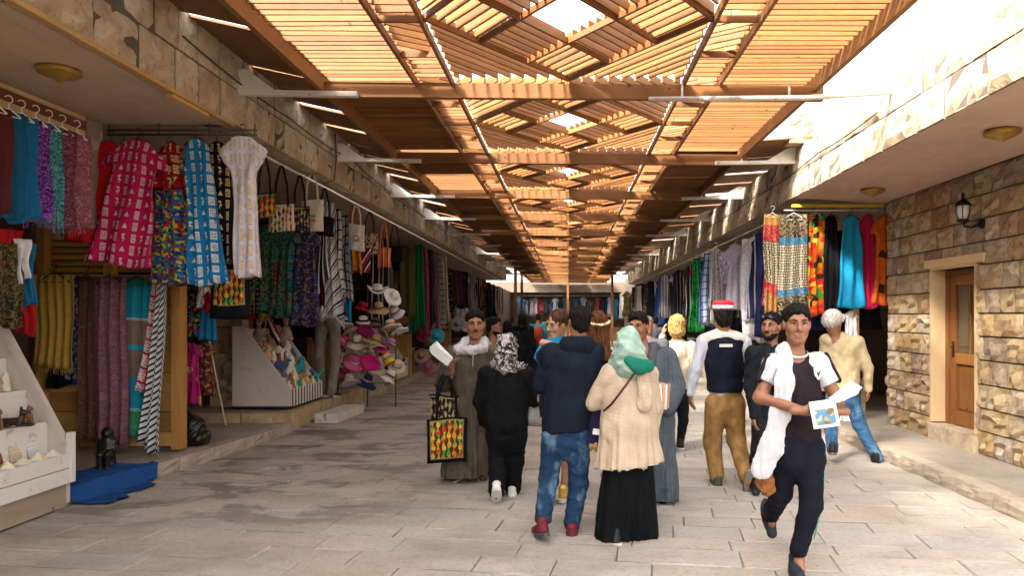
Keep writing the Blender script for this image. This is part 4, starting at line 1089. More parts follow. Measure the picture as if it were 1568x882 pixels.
rack('white galabeya with gold print and wide sleeves', 372, 209, 424, c_glyph((0.58, 0.54, 0.60), (0.55, 0.34, 0.10), 0.05, 0.15), 0.92, -0.08,
     prof=[(0.0, 0.10), (0.01, 0.13), (0.04, 0.24), (0.06, 0.26), (0.16, 0.20), (0.24, 0.13), (0.30, 0.115), (0.5, 0.115), (1.0, 0.125)], lean=0.05)
# low goods by the second shop's entrance
for (px, py0, py1, w, m, l, d, nm) in (
    (318, 437, 520, 0.20, c_plain((0.012, 0.16, 0.34)), 'small blue child trousers hanging below the blue galabeya', 8.9, 'child_trousers'), (313, 434, 470, 0.16, c_plain(WHT), 'small white vest hanging below the blue galabeya', 8.7, 'child_vest'),
    (322, 448, 478, 0.13, c_plain((0.30, 0.01, 0.02)), 'small dark red shirt below the blue galabeya', 8.65, 'child_shirt'), (298, 450, 515, 0.17, c_floral(((0.01, 0.14, 0.3), (0.4, 0.3, 0.1), (0.3, 0.02, 0.02), (0.01, 0.01, 0.01)), 30.0), 'small blue and gold printed top near the post', 8.9, 'child_tunic'),
    (284, 440, 540, 0.16, c_plain(BLK), 'narrow black garment beside the wooden post', 8.95, 'hung_cloth'), (292, 525, 620, 0.22, c_floral((MAG, mul(MAG, 0.8), (0.5, 0.25, 0.15)), 16.0, MAG), 'magenta child galabeya hanging low by the black bag', 8.9, 'child_galabeya'),
    (312, 525, 606, 0.22, c_floral(((0.08, 0.012, 0.015), (0.12, 0.02, 0.02), (0.3, 0.16, 0.05)), 30.0), 'dark red printed child galabeya behind the magenta one', 9.2, 'child_galabeya')):
    a, b = W(px, py0, d), W(px, py1, d); dress(l, a, a.z-b.z, m, 0.0, DRESS if 'galabeya' in nm or 'shirt' in nm or 'tunic' in nm else SLEEVELESS, w/0.42, dep=0.03, group='child clothes by the shop entrance', cat='garment', name=nm, hang=WIRE)
cane = MB().tube([W(346, 652, 10.28), W(332, 585, 10.3), W(322, 530, 10.32), W(316, 508, 10.33)], [0.013, 0.013, 0.014, 0.015], 8).build('walking_cane', m_plain((0.62, 0.50, 0.28), 0.5, 0, 0.3, scale=6.0)); tag(cane, 'thin pale bamboo cane leaning beside the white display stand', 'cane')
def bag_lump(F):
    F.ell((0, 0, .15), (.17, .15, .16)); F.ell((.05, -.02, .27), (.11, .10, .10), k=.06); F.cone((-.02, 0, .33), (-.05, 0, .42), .05, .02, .05); F.ell((.10, .03, .10), (.12, .1, .10), k=.05); F.plane((0, 0, 0.002), (0, 0, -1))
F = Field((-.3, -.3, -.05), (.35, .3, .5), .012); bag_lump(F); P, Q = F.mesh(); P = P+normals(P, Q)*folds(P, 3, .12, .014)[:, None]
P[:, 2] = np.maximum(P[:, 2], 0.0)
o = np_obj([(P, Q, 0)], 'black_sack', [m_plain((0.008, 0.008, 0.009), 0.35, 0, 0.2)], None, (-4.52, 8.62, 0.137)); tag(o, 'bulging black sack on the pavement beside the shutter post', 'sack')
figurine('seated', m_plain((0.010, 0.009, 0.008), 0.3, 0, 0.3), (-4.72, 7.36, 0.15), 0.98, 0.3, 'black seated statue standing on the pavement before the shawls', None, 'seated_statue')
# blue cloth spread over the kerb
n, m_ = 40, 46; vs, fs, uv = [], [], []
for i in range(n+1):
    for j in range(m_+1):
        u, v = i/n, j/m_; y = 6.44+1.05*v+0.05*math.sin(6*u+2)*v; ex = -4.66+(y-5.6)*0.194+0.02
        x = ex-0.50+(0.82+0.05*math.sin(13*v)+0.03*math.sin(29*v+1))*u*(1-0.42*v*v)
        dz = 0.156 if x < ex else max(0.012, 0.156-(x-ex)*5.0)
        wr = 0.016*(1-abs(math.sin(5*u+4*v+1)))**3+0.014*(1-abs(math.sin(9*v-3*u+2)))**3+0.010*(1-abs(math.sin(7*u-6*v)))**4+0.003
        vs.append((x, y, dz+max(0.0, wr))); uv.append((x, y))
for i in range(n):
    for j in range(m_): a = i*(m_+1)+j; fs.append((a, a+m_+1, a+m_+2, a+1))
base = len(vs); vs += [(x, y, z-0.008) for x, y, z in vs]; uv += uv[:]; fs += [tuple(k+base for k in f[::-1]) for f in fs]
o = MB().add(vs, fs, uv, True).build('blue_cloth', c_plain((0.012, 0.06, 0.20), 0.9)); tag(o, 'crumpled blue cloth spread over the kerb beside the white stall', 'cloth')

# ------------------------------------------------------------------ tiered display stands
wp = m_paint((0.62, 0.58, 0.52), (0.28, 0.2, 0.13), 0.5); wp2 = m_paint((0.50, 0.43, 0.37), (0.25, 0.17, 0.11), 0.35); oldw = m_wood((0.22, 0.16, 0.11), (0.42, 0.33, 0.24), along=1)
def stand(label, xf, xb, y0, y1, z0, h0, h1, tiers, striped=False, base=True):
    """Stepped stall open to the lane: sloped side panels, tiers rising away from the lane."""
    r = empty('display_stand', ((xf+xb)/2, (y0+y1)/2, z0)); tag(r, label, 'display stand')
    sl = (h1-h0)
    prof = [(xf, z0+0.05), (xf, z0+h0), (xb+0.18, z0+h1), (xb, z0+h1), (xb, z0+0.05)]
    for y in (y0, y1):
        child(r, MB().prism(prof, y-0.015, y+0.015, 1), 'side_panel', wp2)
        if striped or y == y1: child(r, MB().bar((xf-0.02, y-0.02, z0+h0-0.02), (xb+0.17, y-0.02, z0+h1-0.05), 0.02, 0.055), 'edge_strip', wp2)
    child(r, MB().box((xb+0.01, (y0+y1)/2, z0+h1/2), (0.02, y1-y0-0.04, h1-0.1)), 'back_panel', wp2)
    T = []
    for k in range(tiers):
        t0 = k/tiers; x0 = xf+(xb+0.1-xf)*t0; x1 = xf+(xb+0.1-xf)*(k+1)/tiers; z = z0+h0*0.82+sl*0.92*t0
        child(r, MB().box(((x0+x1)/2-0.01, (y0+y1)/2, z), (abs(x1-x0)+0.02, y1-y0-0.035, 0.02)), 'shelf', wp)
        if k: child(r, MB().box((x0, (y0+y1)/2, z-sl/tiers*0.46), (0.014, y1-y0-0.035, sl/tiers*0.9)), 'riser', wp)
        T.append(((x0+x1)/2, z+0.012))
    if striped:
        child(r, MB().box((xf+0.005, (y0+y1)/2, z0+0.18), (0.012, y1-y0-0.03, 0.26)), 'front_panel', BLACKP)
        n = 11
        for k in range(n): child(r, MB().box((xf+0.0135, y0+(k+0.5)*(y1-y0)/n, z0+0.19), (0.004, (y1-y0)/n*0.5, 0.27)), 'front_slat', wp)
        child(r, MB().box(((xf+xb)/2, (y0+y1)/2, z0+0.04), (abs(xf-xb)+0.03, y1-y0+0.03, 0.03)), 'base_frame', BLACKP)
        for x in (xf-0.06, xb+0.06):
            for y in (y0+0.06, y1-0.06): child(r, MB().lathe([(0.0, -0.012), (0.028, -0.012), (0.028, 0.012), (0.0, 0.012)], (x, y, z0+0.025), 10, rot=Matrix.Rotation(PI/2, 3, 'X')), 'castor', BLACKP)
    else:
        for k in range(2): child(r, MB().box((xf+0.012, (y0+y1)/2, z0+0.29+k*0.135), (0.022, y1-y0+0.06, 0.125), jit=0.003), 'front_board', wp)
        child(r, MB().box((xf-0.03, (y0+y1)/2, z0+0.12), (0.03, y1-y0-0.02, 0.20), jit=0.004), 'base_board', oldw)
        child(r, MB().box((xf-0.07, y1-0.06, z0+0.02), (0.08, 0.08, 0.06)), 'foot', oldw); child(r, MB().box((xf-0.07, y0+0.06, z0+0.02), (0.08, 0.08, 0.06)), 'foot', oldw)
        child(r, MB().box((xf+0.014, y1+0.005, z0+0.45), (0.05, 0.05, 0.44)), 'corner_post', wp)
    return T
T1 = stand('white stepped stall with statuettes at the left edge', -4.42, -5.25, 4.5, 6.36, 0.0, 0.58, 1.80, 4)
ston = [m_plain((0.03, 0.018, 0.012), 0.35, 0, 0.4), m_plain((0.62, 0.54, 0.40), 0.6, 0, 0.2, 0.3), m_plain((0.16, 0.07, 0.03), 0.4, 0, 0.4), m_plain((0.50, 0.40, 0.26), 0.6, 0, 0.3, 0.3)]
onm = ('black', 'pale alabaster', 'dark brown', 'sandstone')
ords = ('first', 'second', 'third', 'fourth', 'fifth', 'sixth', 'seventh', 'eighth', 'ninth', 'tenth', 'eleventh', 'twelfth')
rows = ('front', 'second', 'third', 'top')
kindw = {'cat': 'seated cat', 'dog': 'reclining jackal', 'bust': 'pharaoh bust', 'camel': 'camel'}
spec = {1: [('cat', 2, 6.20, .8), ('dog', 0, 6.02, .95), ('cat', 2, 5.86, .9), ('bust', 1, 5.72, .8), ('bust', 3, 5.58, .75), ('cat', 0, 5.44, .8), ('camel', 2, 5.3, .8), ('bust', 1, 5.15, .8)],
        2: [('bust', 1, 6.22, .75), ('bust', 3, 6.08, .85), ('cat', 2, 5.95, .7), ('cat', 3, 5.82, .8), ('bust', 2, 5.68, .85), ('camel', 3, 5.5, .9), ('bust', 2, 5.35, .8)],
        3: [('bust', 2, 6.2, .8), ('cat', 0, 6.05, .8), ('bust', 3, 5.9, .8), ('bust', 0, 5.72, .8), ('camel', 2, 5.55, .8)]}
for r_, L in spec.items():
    for k, (kd, mi, y, s) in enumerate(L):
        figurine(kd, ston[mi], (T1[r_][0]+random.uniform(-.02, .03), y, T1[r_][1]), s, PI/2+random.uniform(-.5, .5), f'{onm[mi]} {kindw[kd]}, {ords[k]} from the far end of the {rows[r_]} shelf, white stall', 'statuettes on the white stall')
pyr = m_plain((0.66, 0.56, 0.40), 0.6, 0, 0.2, 0.3)
for k in range(6):
    s = random.uniform(.035, .055); y = 6.22-k*0.17
    o = MB().add([(-s, -s, 0), (s, -s, 0), (s, s, 0), (-s, s, 0), (0, 0, s*1.25)], [(0, 3, 2, 1), (0, 1, 4), (1, 2, 4), (2, 3, 4), (3, 0, 4)]).build('stone_pyramid', pyr, None, (T1[0][0]+.05, y, T1[0][1]), random.uniform(0, 1.5))
    tag(o, f'small pale stone pyramid, {ords[k]} from the far end of the front shelf', 'pyramid', 'stone pyramids on the white stall')
for k in range(5):
    y = 6.16-k*0.20; c = ((0.66, 0.66, 0.66), (0.60, 0.50, 0.36), (0.24, 0.10, 0.04), (0.58, 0.60, 0.62), (0.45, 0.33, 0.2))[k]
    o = MB().box((0, 0, .10), (.012, .13, .19)).build('papyrus_card', c_paisley(c, mul(c, 0.5), 40.0), None, (T1[0][0]-.06, y, T1[0][1]), (0, R(-14), 0.1)); tag(o, f'packed papyrus card leaning on the riser, {ords[k]} from the far end', 'card', 'papyrus cards on the white stall')
    MB().tube([(.008, -.01, .17), (.022, 0.0, .20), (.008, .012, .17), (.012, .02, .13)], .005, 5).build('ribbon', m_plain((0.25, 0.42, 0.36), .6), o)

T2 = stand('white wedge-shaped display stand with black and white striped front', -4.20, -5.10, 10.92, 12.25, 0.272, 0.29, 1.27, 4, True)
gifts = [(0.55, 0.36, 0.17), (0.60, 0.48, 0.30), (0.05, 0.10, 0.30), (0.60, 0.56, 0.48), (0.40, 0.22, 0.10), (0.02, 0.30, 0.28), (0.45, 0.06, 0.05), (0.66, 0.60, 0.5), (0.3, 0.16, 0.07)]
gn = ('tan', 'beige', 'navy', 'ivory', 'brown', 'turquoise', 'red', 'cream', 'dark brown')
for r_ in range(4):
    x, z = T2[r_]
    for k in range(12):
        y = 10.99+k*0.108; gi = (r_*3+k*2+(k*k) % 5) % 9; c = gifts[gi]; t = (k+r_) % 4
        pos = (x+random.uniform(-.04, .07), y, z)
        if t == 0: o = MB().box((0, 0, .085), (.014, .10, .17)).build('boxed_card', c_paisley(c, mul(c, .35), 34.0), None, pos, (0, R(-20), random.uniform(-.3, .3))); kd = 'upright picture card'
        elif t == 1: o = MB().lathe([(.03, 0), (.048, .03), (.045, .08), (.02, .11), (.018, .13), (.028, .145), (.02, .14)], n=14).build('vase', m_plain(c, .35, 0, .35, scale=12.0), None, pos); kd = 'small vase'
        elif t == 2: o = MB().box((0, 0, .10), (.03, .045, .19)).lathe([(.03, .19), (.02, .22), (.001, .25)], n=10).build('souvenir_box', c_paisley(c, mul(c, .5), 30.0), None, pos, (0, R(-15), .2)); kd = 'tall souvenir box'
        else: o = figurine(('bust', 'cat', 'camel')[k % 3], m_plain(c, .45, 0, .35), pos, 1.15, PI/2); kd = 'statuette'
        o.scale = tuple(q*1.25 for q in o.scale); tag(o, f'{gn[gi]} {kd}, {ords[k]} from the near end of the {rows[r_]} tier, striped stand', 'souvenir', 'souvenirs on the striped display stand')
o = MB().lathe([(.0, -.085), (.05, -.07), (.08, -.03), (.085, 0), (.08, .03), (.05, .07), (0, .085)], n=18).build('painted_ball', c_floral(((0.02, 0.12, 0.35), (0.02, 0.3, 0.12), (0.02, 0.2, 0.4)), 14.0), None, (-4.30, 11.35, T2[0][1]+.09)); tag(o, 'blue and green painted ball on the front of the striped stand', 'ball')
o = MB().lathe([(.03, 0), (.065, .05), (.07, .12), (.05, .19), (.03, .22), (.035, .25), (.028, .25)], n=16).build('ochre_vase', m_plain((0.55, 0.36, 0.12), .4, 0, .3), None, (-4.78, 10.99, T2[2][1]+.02)); tag(o, 'tall ochre vase on the near upper edge of the striped stand', 'vase')
fl = empty('small_flag', (-4.72, 11.08, 1.35)); tag(fl, 'small red, white and black striped flag on a thin stick on the display stand', 'flag')
child(fl, MB().tube([(-4.75, 11.08, 1.25), (-4.60, 11.06, 1.78)], .006, 6), 'stick', m_plain((.6, .5, .35)))
def flag_strip(a, b, m):
    vs, fs = [], []
    for i in range(9):
        t = i/8; p0 = Vector((-4.60+.18*t, 11.06-.03*math.sin(3*t), 1.76-.36*t)); dn = Vector((-.045, 0, -.17))
        vs += [p0+dn*a, p0+dn*b, p0+dn*a+Vector((0, .006, 0)), p0+dn*b+Vector((0, .006, 0))]
    for i in range(8):
        k = i*4; fs += [(k, k+1, k+5, k+4), (k+2, k+6, k+7, k+3), (k, k+4, k+6, k+2), (k+1, k+3, k+7, k+5)]
    child(fl, MB().add(vs, fs, None, True), 'flag_stripe', m)
flag_strip(0, .33, c_plain((0.5, 0.02, 0.03))); flag_strip(.33, .66, c_plain((.72, .70, .68))); flag_strip(.66, 1.0, c_plain((.01, .01, .01)))
hp = MB(); hv = []
for i in range(40):
    t = 2*PI*i/40; hv.append((0.0105*16*math.sin(t)**3, 0.0105*(13*math.cos(t)-5*math.cos(2*t)-2*math.cos(3*t)-math.cos(4*t))))
hp.prism(hv, -.02, .02, 1); o = hp.build('heart_cushion', c_plain((0.01, 0.22, 0.26)), None, W(472, 487, 12.6), (0.2, 0.15, 0.1)); tag(o, 'teal heart-shaped cushion hanging behind the souvenirs', 'cushion')
for (px, py, c, l) in ((381, 466, (0.33, 0.015, 0.03), 'dark red cloth doll on top of the striped stand'), (404, 470, (0.55, 0.40, 0.08), 'yellow cloth doll on top of the striped stand'), (396, 500, (0.30, 0.22, 0.2), 'grey-brown cloth doll on the slope of the striped stand'), (438, 498, (0.42, 0.28, 0.2), 'tan cloth doll behind the flag')):
    p = W(px, py, 11.2); o = MB().lathe([(.10, -.24), (.11, -.2), (.06, -.05), (.035, 0), (.02, .02)], n=14, sy=.7).build('cloth_doll', c_floral((c, mul(c, .7), mul(c, 1.2)), 24.0), None, p, random.uniform(-.2, .2)); tag(o, l, 'doll', 'cloth dolls on the display stand')
    MB().lathe([(0, .0), (.035, .015), (.045, .055), (.035, .095), (0, .11)], n=12).build('head', m_plain((.42, .27, .17), .7), o); MB().lathe([(.05, .05), (.052, .08), (.03, .12), (0, .125)], n=12).build('headscarf', c_plain(c), o)
T3 = stand('white stepped stand beyond the hats', -4.02, -4.85, 15.7, 17.8, 0.0, 0.60, 1.45, 3)
for k in range(7):
    figurine(('dog', 'cat', 'bust')[k % 3], ston[(0, 2, 0)[k % 3]], (T3[k % 2][0]+.05, 15.9+k*.26, T3[k % 2][1]), 1.1, PI/2, f'dark {("jackal", "cat", "bust")[k % 3]} statuette, {ords[k]} along the white stand beyond the hats', 'statuettes beyond the hats')

# ------------------------------------------------------------------ hanging goods along the left rail
lr = MB().tube([(-3.52, 7.5, 3.56), (-3.52, 38.5, 3.56)], 0.014, 6).build('goods_rail', whitem); tag(lr, 'long white rail under the left stone fascia carrying bags and scarves', 'rail')
LXg = -3.52
PAP = c_figures((0.60, 0.52, 0.38), ((0.45, 0.05, 0.02), (0.10, 0.25, 0.08), (0.03, 0.03, 0.03), (0.60, 0.25, 0.05), (0.5, 0.4, 0.25)), 0.045, (0.55, 0.50, 0.42), 0.30, 0.38)
BAGC = c_figures((0.06, 0.035, 0.01), ((0.70, 0.22, 0.02), (0.75, 0.45, 0.04), (0.60, 0.06, 0.02), (0.06, 0.35, 0.08), (0.70, 0.30, 0.02)), 0.055, BLK, 0.36, 0.42)
BAGK = c_figures(BLK, ((0.45, 0.34, 0.16), (0.06, 0.05, 0.03), (0.35, 0.24, 0.08), (0.02, 0.02, 0.02)), 0.04, BLK, 0.34, 0.36)
CANV = c_plain((0.66, 0.60, 0.50)); BLKC = c_plain(BLK)
def ltote(label, px, y0, y1, w, m, strap, sl, yaw=0.35, mark=None, X=LXg, dx=0.0):
    d = atX(px, X); z0 = 3.55 if y0 is None else W(0, y0, d).z; z1 = W(0, y1, d).z
    return tote(label, (X+dx, d, z0), w, z0-z1-sl, m, yaw, strap, sl, 0.06, 'bags on the left rail', mark=mark)
ltote('cream tote bag printed with papyrus figures, under the white galabeya', 357, 262, 358, 0.34, PAP, BLKC, 0.14, 0.1)
ltote('black tote bag with dull gold print below the papyrus bag', 358, 335, 412, 0.42, BAGK, BLKC, 0.15, 0.1, None, -3.6)
ltote('bright orange print tote bag lowest under the white galabeya', 352, 395, 488, 0.40, BAGC, BLKC, 0.10, 0.1, None, -3.62)
ltote('orange and yellow print tote bag right of the white galabeya', 405, None, 332, 0.24, BAGC, BLKC, 0.42, 0.4)
ltote('white tote bag with papyrus figures on the left rail', 431, None, 354, 0.30, PAP, BLKC, 0.48, 0.2)
ltote('brown and black print tote bag between the two white ones', 459, None, 352, 0.26, BAGK, BLKC, 0.40, 0.5)
ltote('white canvas tote bag with small palm tree print', 478, 262, 355, 0.30, CANV, CANV, 0.40, 0.25, palm_mark)
ltote('black tote bag just behind the palm print tote', 497, None, 362, 0.26, BLKC, BLKC, 0.42, 0.4)
ltote('white canvas tote bag with small arch print', 546, 312, 384, 0.27, CANV, CANV, 0.34, 0.25, arch_mark)
ltote('beige figured tote bag beyond the arch print tote', 566, None, 388, 0.30, c_floral(((0.45, 0.36, 0.22), (0.05, 0.03, 0.02), (0.3, 0.16, 0.08)), 26.0), BLKC, 0.36, 0.3)
ltote('navy tote bag with white triangle outlines', 552, 372, 418, 0.34, c_stripe(((0, (0.03, 0.01, 0.03)), (0.4, (0.65, 0.62, 0.6)), (0.55, (0.25, 0.02, 0.03))), 0.12, 2), BLKC, 0.08, 0.2)
ltote('orange and red woven shoulder bag on the left rail', 588, None, 410, 0.26, c_stripe(((0, (0.60, 0.13, 0.02)), (0.5, (0.35, 0.02, 0.02)), (0.8, (0.6, 0.5, 0.4))), 0.10, 0), c_plain(ORG), 0.55, 0.3)
ltote('black shoulder bag at the end of the bag row', 604, None, 400, 0.34, BLKC, BLKC, 0.45, 0.3)
bws = [c_stripe(((0, (0.66, 0.63, 0.64)), (0.45, (0.015, 0.015, 0.02)), (0.62, (0.60, 0.58, 0.6)), (0.8, (0.02, 0.02, 0.025)), (0.88, (0.66, 0.63, 0.64))), 0.11, 2), c_check((0.62, 0.60, 0.60), (0.02, 0.02, 0.03), 0.022), c_stripe(((0, (0.012, 0.012, 0.015)), (0.7, (0.6, 0.58, 0.58))), 0.06, 0)]
for k, (px, y0, y1, w, m, l) in enumerate(((470, 345, 482, 0.26, bws[0], 'black and white striped shawl, nearest in the bunch on the left rail'), (487, 315, 440, 0.22, bws[2], 'black shawl with thin white stripes in the bunch'), (498, 310, 490, 0.34, bws[0], 'large white and black striped shawl with tassels in the bunch'),
                                         (490, 330, 480, 0.10, c_plain((0.16, 0.008, 0.02)), 'narrow dark red scarf among the striped shawls'), (512, 320, 452, 0.24, bws[1], 'black and white checked headscarf in the bunch'), (522, 330, 470, 0.20, bws[1], 'checked black and white headscarf, farthest in the bunch'),
                                         (530, 330, 480, 0.16, c_plain((0.01, 0.20, 0.42)), 'bright blue scarf behind the striped shawls'), (538, 315, 425, 0.22, c_paisley((0.60, 0.22, 0.02), (0.2, 0.08, 0.02), 10.0), 'orange batik scarf beside the striped shawls'))):
    d = atX(px, -3.62); z0, z1 = W(0, y0, d).z, W(0, y1, d).z
    scarf(l, (-3.62+0.03*(k % 3), d, z0), w, z0-z1, m, 0.3, None, WHITEP if k in (0, 2, 4) else None, 'shawls bunched on the left rail', nf=2.5, amp=0.05, top=0.45, bot=1.25, hem=0.10, tilt=0.06*(1 if k % 2 else -1))
# dark garments hanging in the shop behind the bags
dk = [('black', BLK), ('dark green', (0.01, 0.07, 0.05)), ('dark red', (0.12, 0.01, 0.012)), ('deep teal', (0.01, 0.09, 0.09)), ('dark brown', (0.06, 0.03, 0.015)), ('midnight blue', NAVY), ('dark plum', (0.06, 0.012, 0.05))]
k = 0
for d in (9.9, 10.5, 13.9):
    for px in range(392, 470, 15):
        nm, c = dk[k % 7]; a = W(px, 345, d)
        if a.x < -6.5: continue
        m = c_floral((c, mul(c, .6), mul(c, 1.6), (0.16, 0.10, 0.03)), 42.0) if k % 2 else c_glyph(c, (0.30, 0.2, 0.07), 0.05, 0.07)
        dress(f'{nm} printed garment, {ords[k % 6]} in the {("front", "middle", "rear")[k//6 % 3]} dark row behind the bags', (a.x, d+random.uniform(-.05, .05), a.z), random.uniform(1.1, 1.4), m, random.uniform(-.4, .4), DRESS, .8, group='dark garments behind the bags', cat='garment', name='hung_garment', rows=10); k += 1
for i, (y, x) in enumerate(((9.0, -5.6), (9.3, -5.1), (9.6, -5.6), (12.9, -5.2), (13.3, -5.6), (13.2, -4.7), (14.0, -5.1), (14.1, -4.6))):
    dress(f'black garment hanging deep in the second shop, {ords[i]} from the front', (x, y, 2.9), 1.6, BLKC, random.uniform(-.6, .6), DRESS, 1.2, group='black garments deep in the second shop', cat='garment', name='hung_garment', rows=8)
# ------------------------------------------------------------------ hat display
hr = empty('hat_rack', (-3.9, 13.4, 0.14)); tag(hr, 'dark wire rack carrying the sun hats', 'rack')
for x in (-4.30, -3.75, -3.22): child(hr, MB().tube([(x, 13.42, 0.0 if x > -4.1 else 0.27), (x, 13.42, 2.3)], .012, 6), 'upright', WIRE)
for z in (0.45, 0.8, 1.15, 1.5, 1.85, 2.2): child(hr, MB().tube([(-4.32, 13.42, z), (-3.20, 13.42, z)], .008, 5), 'crossbar', WIRE)
HB = m_plain
def hm_(c): return m_plain(c, .85, 0, .2, .25, 60.0)
HATS = [(578, 442, .19, .13, (0.70, 0.66, 0.58), BLK, 'cowboy', 18, 'white cowboy hat with black band at the top of the hat rack'), (602, 450, .19, .12, (0.70, 0.67, 0.62), None, 'sun', 62, 'white sun hat tilted on its side near the top'),
        (580, 468, .20, .12, (0.36, 0.24, 0.12), (0.16, 0.08, 0.04), 'floppy', 20, 'brown straw hat below the white cowboy hat'), (606, 474, .15, .11, (0.55, 0.48, 0.55), (0.2, 0.12, 0.2), 'bell', 40, 'pale lilac hat at the right edge of the rack'),
        (555, 467, .13, .11, (0.45, 0.01, 0.05), (0.2, 0.01, 0.02), 'floppy', 20, 'red hat in the upper row of the rack'), (556, 488, .13, .10, (0.66, 0.64, 0.60), BLK, 'sun', 12, 'white hat with black stripes in the second row'),
        (530, 489, .13, .09, (0.62, 0.58, 0.5), BLK, 'sun', 12, 'cream hat with black stripes behind the scarves'), (575, 492, .11, .12, (0.15, 0.13, 0.12), BLK, 'floppy', 15, 'small grey hat in the middle of the rack'),
        (598, 494, .15, .11, (0.62, 0.55, 0.45), (0.55, 0.10, 0.02), 'sun', 15, 'cream hat with orange fringe at the right of the rack'), (522, 520, .19, .13, (0.62, 0.03, 0.22), (0.6, 0.4, 0.4), 'bell', 45, 'hot pink hat with striped brim beside the black-clad man'),
        (547, 520, .20, .14, (0.66, 0.56, 0.40), (0.20, 0.09, 0.03), 'floppy', 24, 'cream wide-brimmed hat with brown band'), (574, 519, .25, .14, (0.40, 0.25, 0.13), (0.16, 0.08, 0.04), 'floppy', 20, 'large tan straw hat with brown band'),
        (598, 522, .11, .10, (0.60, 0.20, 0.32), (0.03, 0.20, 0.40), 'sun', 20, 'small pink and blue hat at the right of the rack'), (543, 549, .20, .11, (0.62, 0.10, 0.26), (0.62, 0.5, 0.38), 'floppy', 50, 'pink hat with cream ring, crown towards the lane'),
        (568, 549, .20, .12, (0.70, 0.02, 0.20), (0.5, 0.01, 0.12), 'floppy', 52, 'magenta wide-brimmed hat, crown towards the lane'), (519, 552, .13, .10, (0.64, 0.55, 0.44), (0.50, 0.12, 0.02), 'sun', 30, 'cream and orange hat at the left of the rack'),
        (594, 547, .12, .12, (0.66, 0.40, 0.03), (0.02, 0.24, 0.30), 'bell', 30, 'yellow, teal and white striped hat before the white stand'), (535, 579, .20, .13, (0.46, 0.35, 0.38), (0.5, 0.42, 0.3), 'bell', 25, 'pale mauve hat in the lowest row'),
        (562, 580, .20, .14, (0.012, 0.015, 0.06), (0.4, 0.25, 0.15), 'bell', 22, 'navy hat in the lowest row'), (596, 573, .15, .13, (0.64, 0.56, 0.46), (0.10, 0.04, 0.02), 'bell', 30, 'cream hat with dark brown brim in the lowest row'), (511, 582, .17, .10, (0.16, 0.11, 0.07), None, 'sun', 70, 'dark straw hat behind the tan trousers')]
for k, (px, py, rb, hc, c, bd, st, tl, l) in enumerate(HATS):
    p = W(px, py+4, 13.25-0.12*(k % 3)); hat(l, p, rb, hc, hm_(c), hm_(bd) if bd else None, st, (R(tl), R(random.uniform(-12, 12))), random.uniform(0, 6) if st != 'cowboy' else 0.3)
for (px, py, c, n_) in ((536, 504, (0.55, 0.45, 0.3), 'straw'), (561, 505, (0.5, 0.03, 0.16), 'raspberry'), (588, 507, (0.35, 0.24, 0.13), 'light brown'), (528, 536, (0.6, 0.52, 0.4), 'ivory'), (557, 534, (0.5, 0.36, 0.2), 'honey straw'), (585, 534, (0.6, 0.06, 0.22), 'rose pink'),
                     (611, 505, (0.6, 0.57, 0.5), 'off-white'), (549, 564, (0.3, 0.2, 0.12), 'walnut brown'), (578, 563, (0.56, 0.48, 0.36), 'sand'), (524, 568, (0.45, 0.05, 0.12), 'dark pink'), (608, 560, (0.5, 0.42, 0.3), 'oat straw')):
    hat(f'{n_} hat half hidden between the others on the hat rack', W(px, py, 13.38), .17, .12, hm_(c), hm_(mul(c, .4)), 'floppy', (R(random.uniform(20, 50)), R(random.uniform(-14, 14))), random.uniform(0, 6))
for (px, py, rb, c, l) in ((668, 515, .22, (0.03, 0.30, 0.36), 'teal sun hat hanging beyond the hat rack'), (648, 512, .2, (0.5, 0.04, 0.18), 'pink sun hat hanging beside the teal one'), (645, 545, .2, (0.40, 0.26, 0.2), 'tan sun hat hanging low beyond the hat rack'), (655, 562, .2, (0.35, 0.12, 0.2), 'dusty pink hat lowest beyond the hat rack'), (716, 497, .24, (0.66, 0.64, 0.6), 'white sun hat far along the left shops'), (700, 496, .24, (0.30, 0.28, 0.26), 'grey sun hat far along the left shops')):
    hat(l, W(px, py, 18.6 if px < 690 else 22.5), rb, .13, hm_(c), hm_(mul(c, .5)), 'sun', (R(70), 0), 0)

# carved doors beyond the hats
def leaf(label, x0, x1, y, z0, z1):
    r = empty('carved_door', ((x0+x1)/2, y, z0)); tag(r, label, 'door')
    w = x1-x0
    for x in (x0+.04, (x0+x1)/2, x1-.04): child(r, MB().box((x, y, (z0+z1)/2), (.08, .07, z1-z0)), 'stile', shw)
    for z in (z0+.06, z0+(z1-z0)*.45, z1-.06): 
        for s in (0, 1): child(r, MB().box((x0+w*(.25+.5*s), y+.002, z), (w/2-.08, .06, .12)), 'rail', shw2)
    for s in (0, 1):
        for k in range(2):
            a = z0+.12+(z1-z0)*(.45*k); b = z0+(z1-z0)*(.45 if k == 0 else 1)-.12
            child(r, MB().box((x0+w*(.25+.5*s), y+.02, (a+b)/2), (w/2-.08, .03, b-a)), 'panel', shw2); child(r, MB().box((x0+w*(.25+.5*s), y-.005, (a+b)/2), (w/2-.18, .03, b-a-.12)), 'raised_panel', shw2)
leaf('carved wooden door leaf standing open behind the hats', -4.75, -3.97, 18.2, .14, 2.85)
leaf('dark wooden door leaf far along the left shops', -4.9, -4.0, 24.5, .14, 2.75)
leaf('wooden door leaf behind the hat rack', -5.15, -4.3, 14.2, .28, 2.6)
wf = MB().box((0, 0, 1.55), (.10, .12, 2.85)).box((-.55, .02, 2.9), (1.0, .06, .12)).build('door_post', shw, None, (4.28, 10.75, .135)); tag(wf, 'wooden door post under the blue dress on the right', 'post')

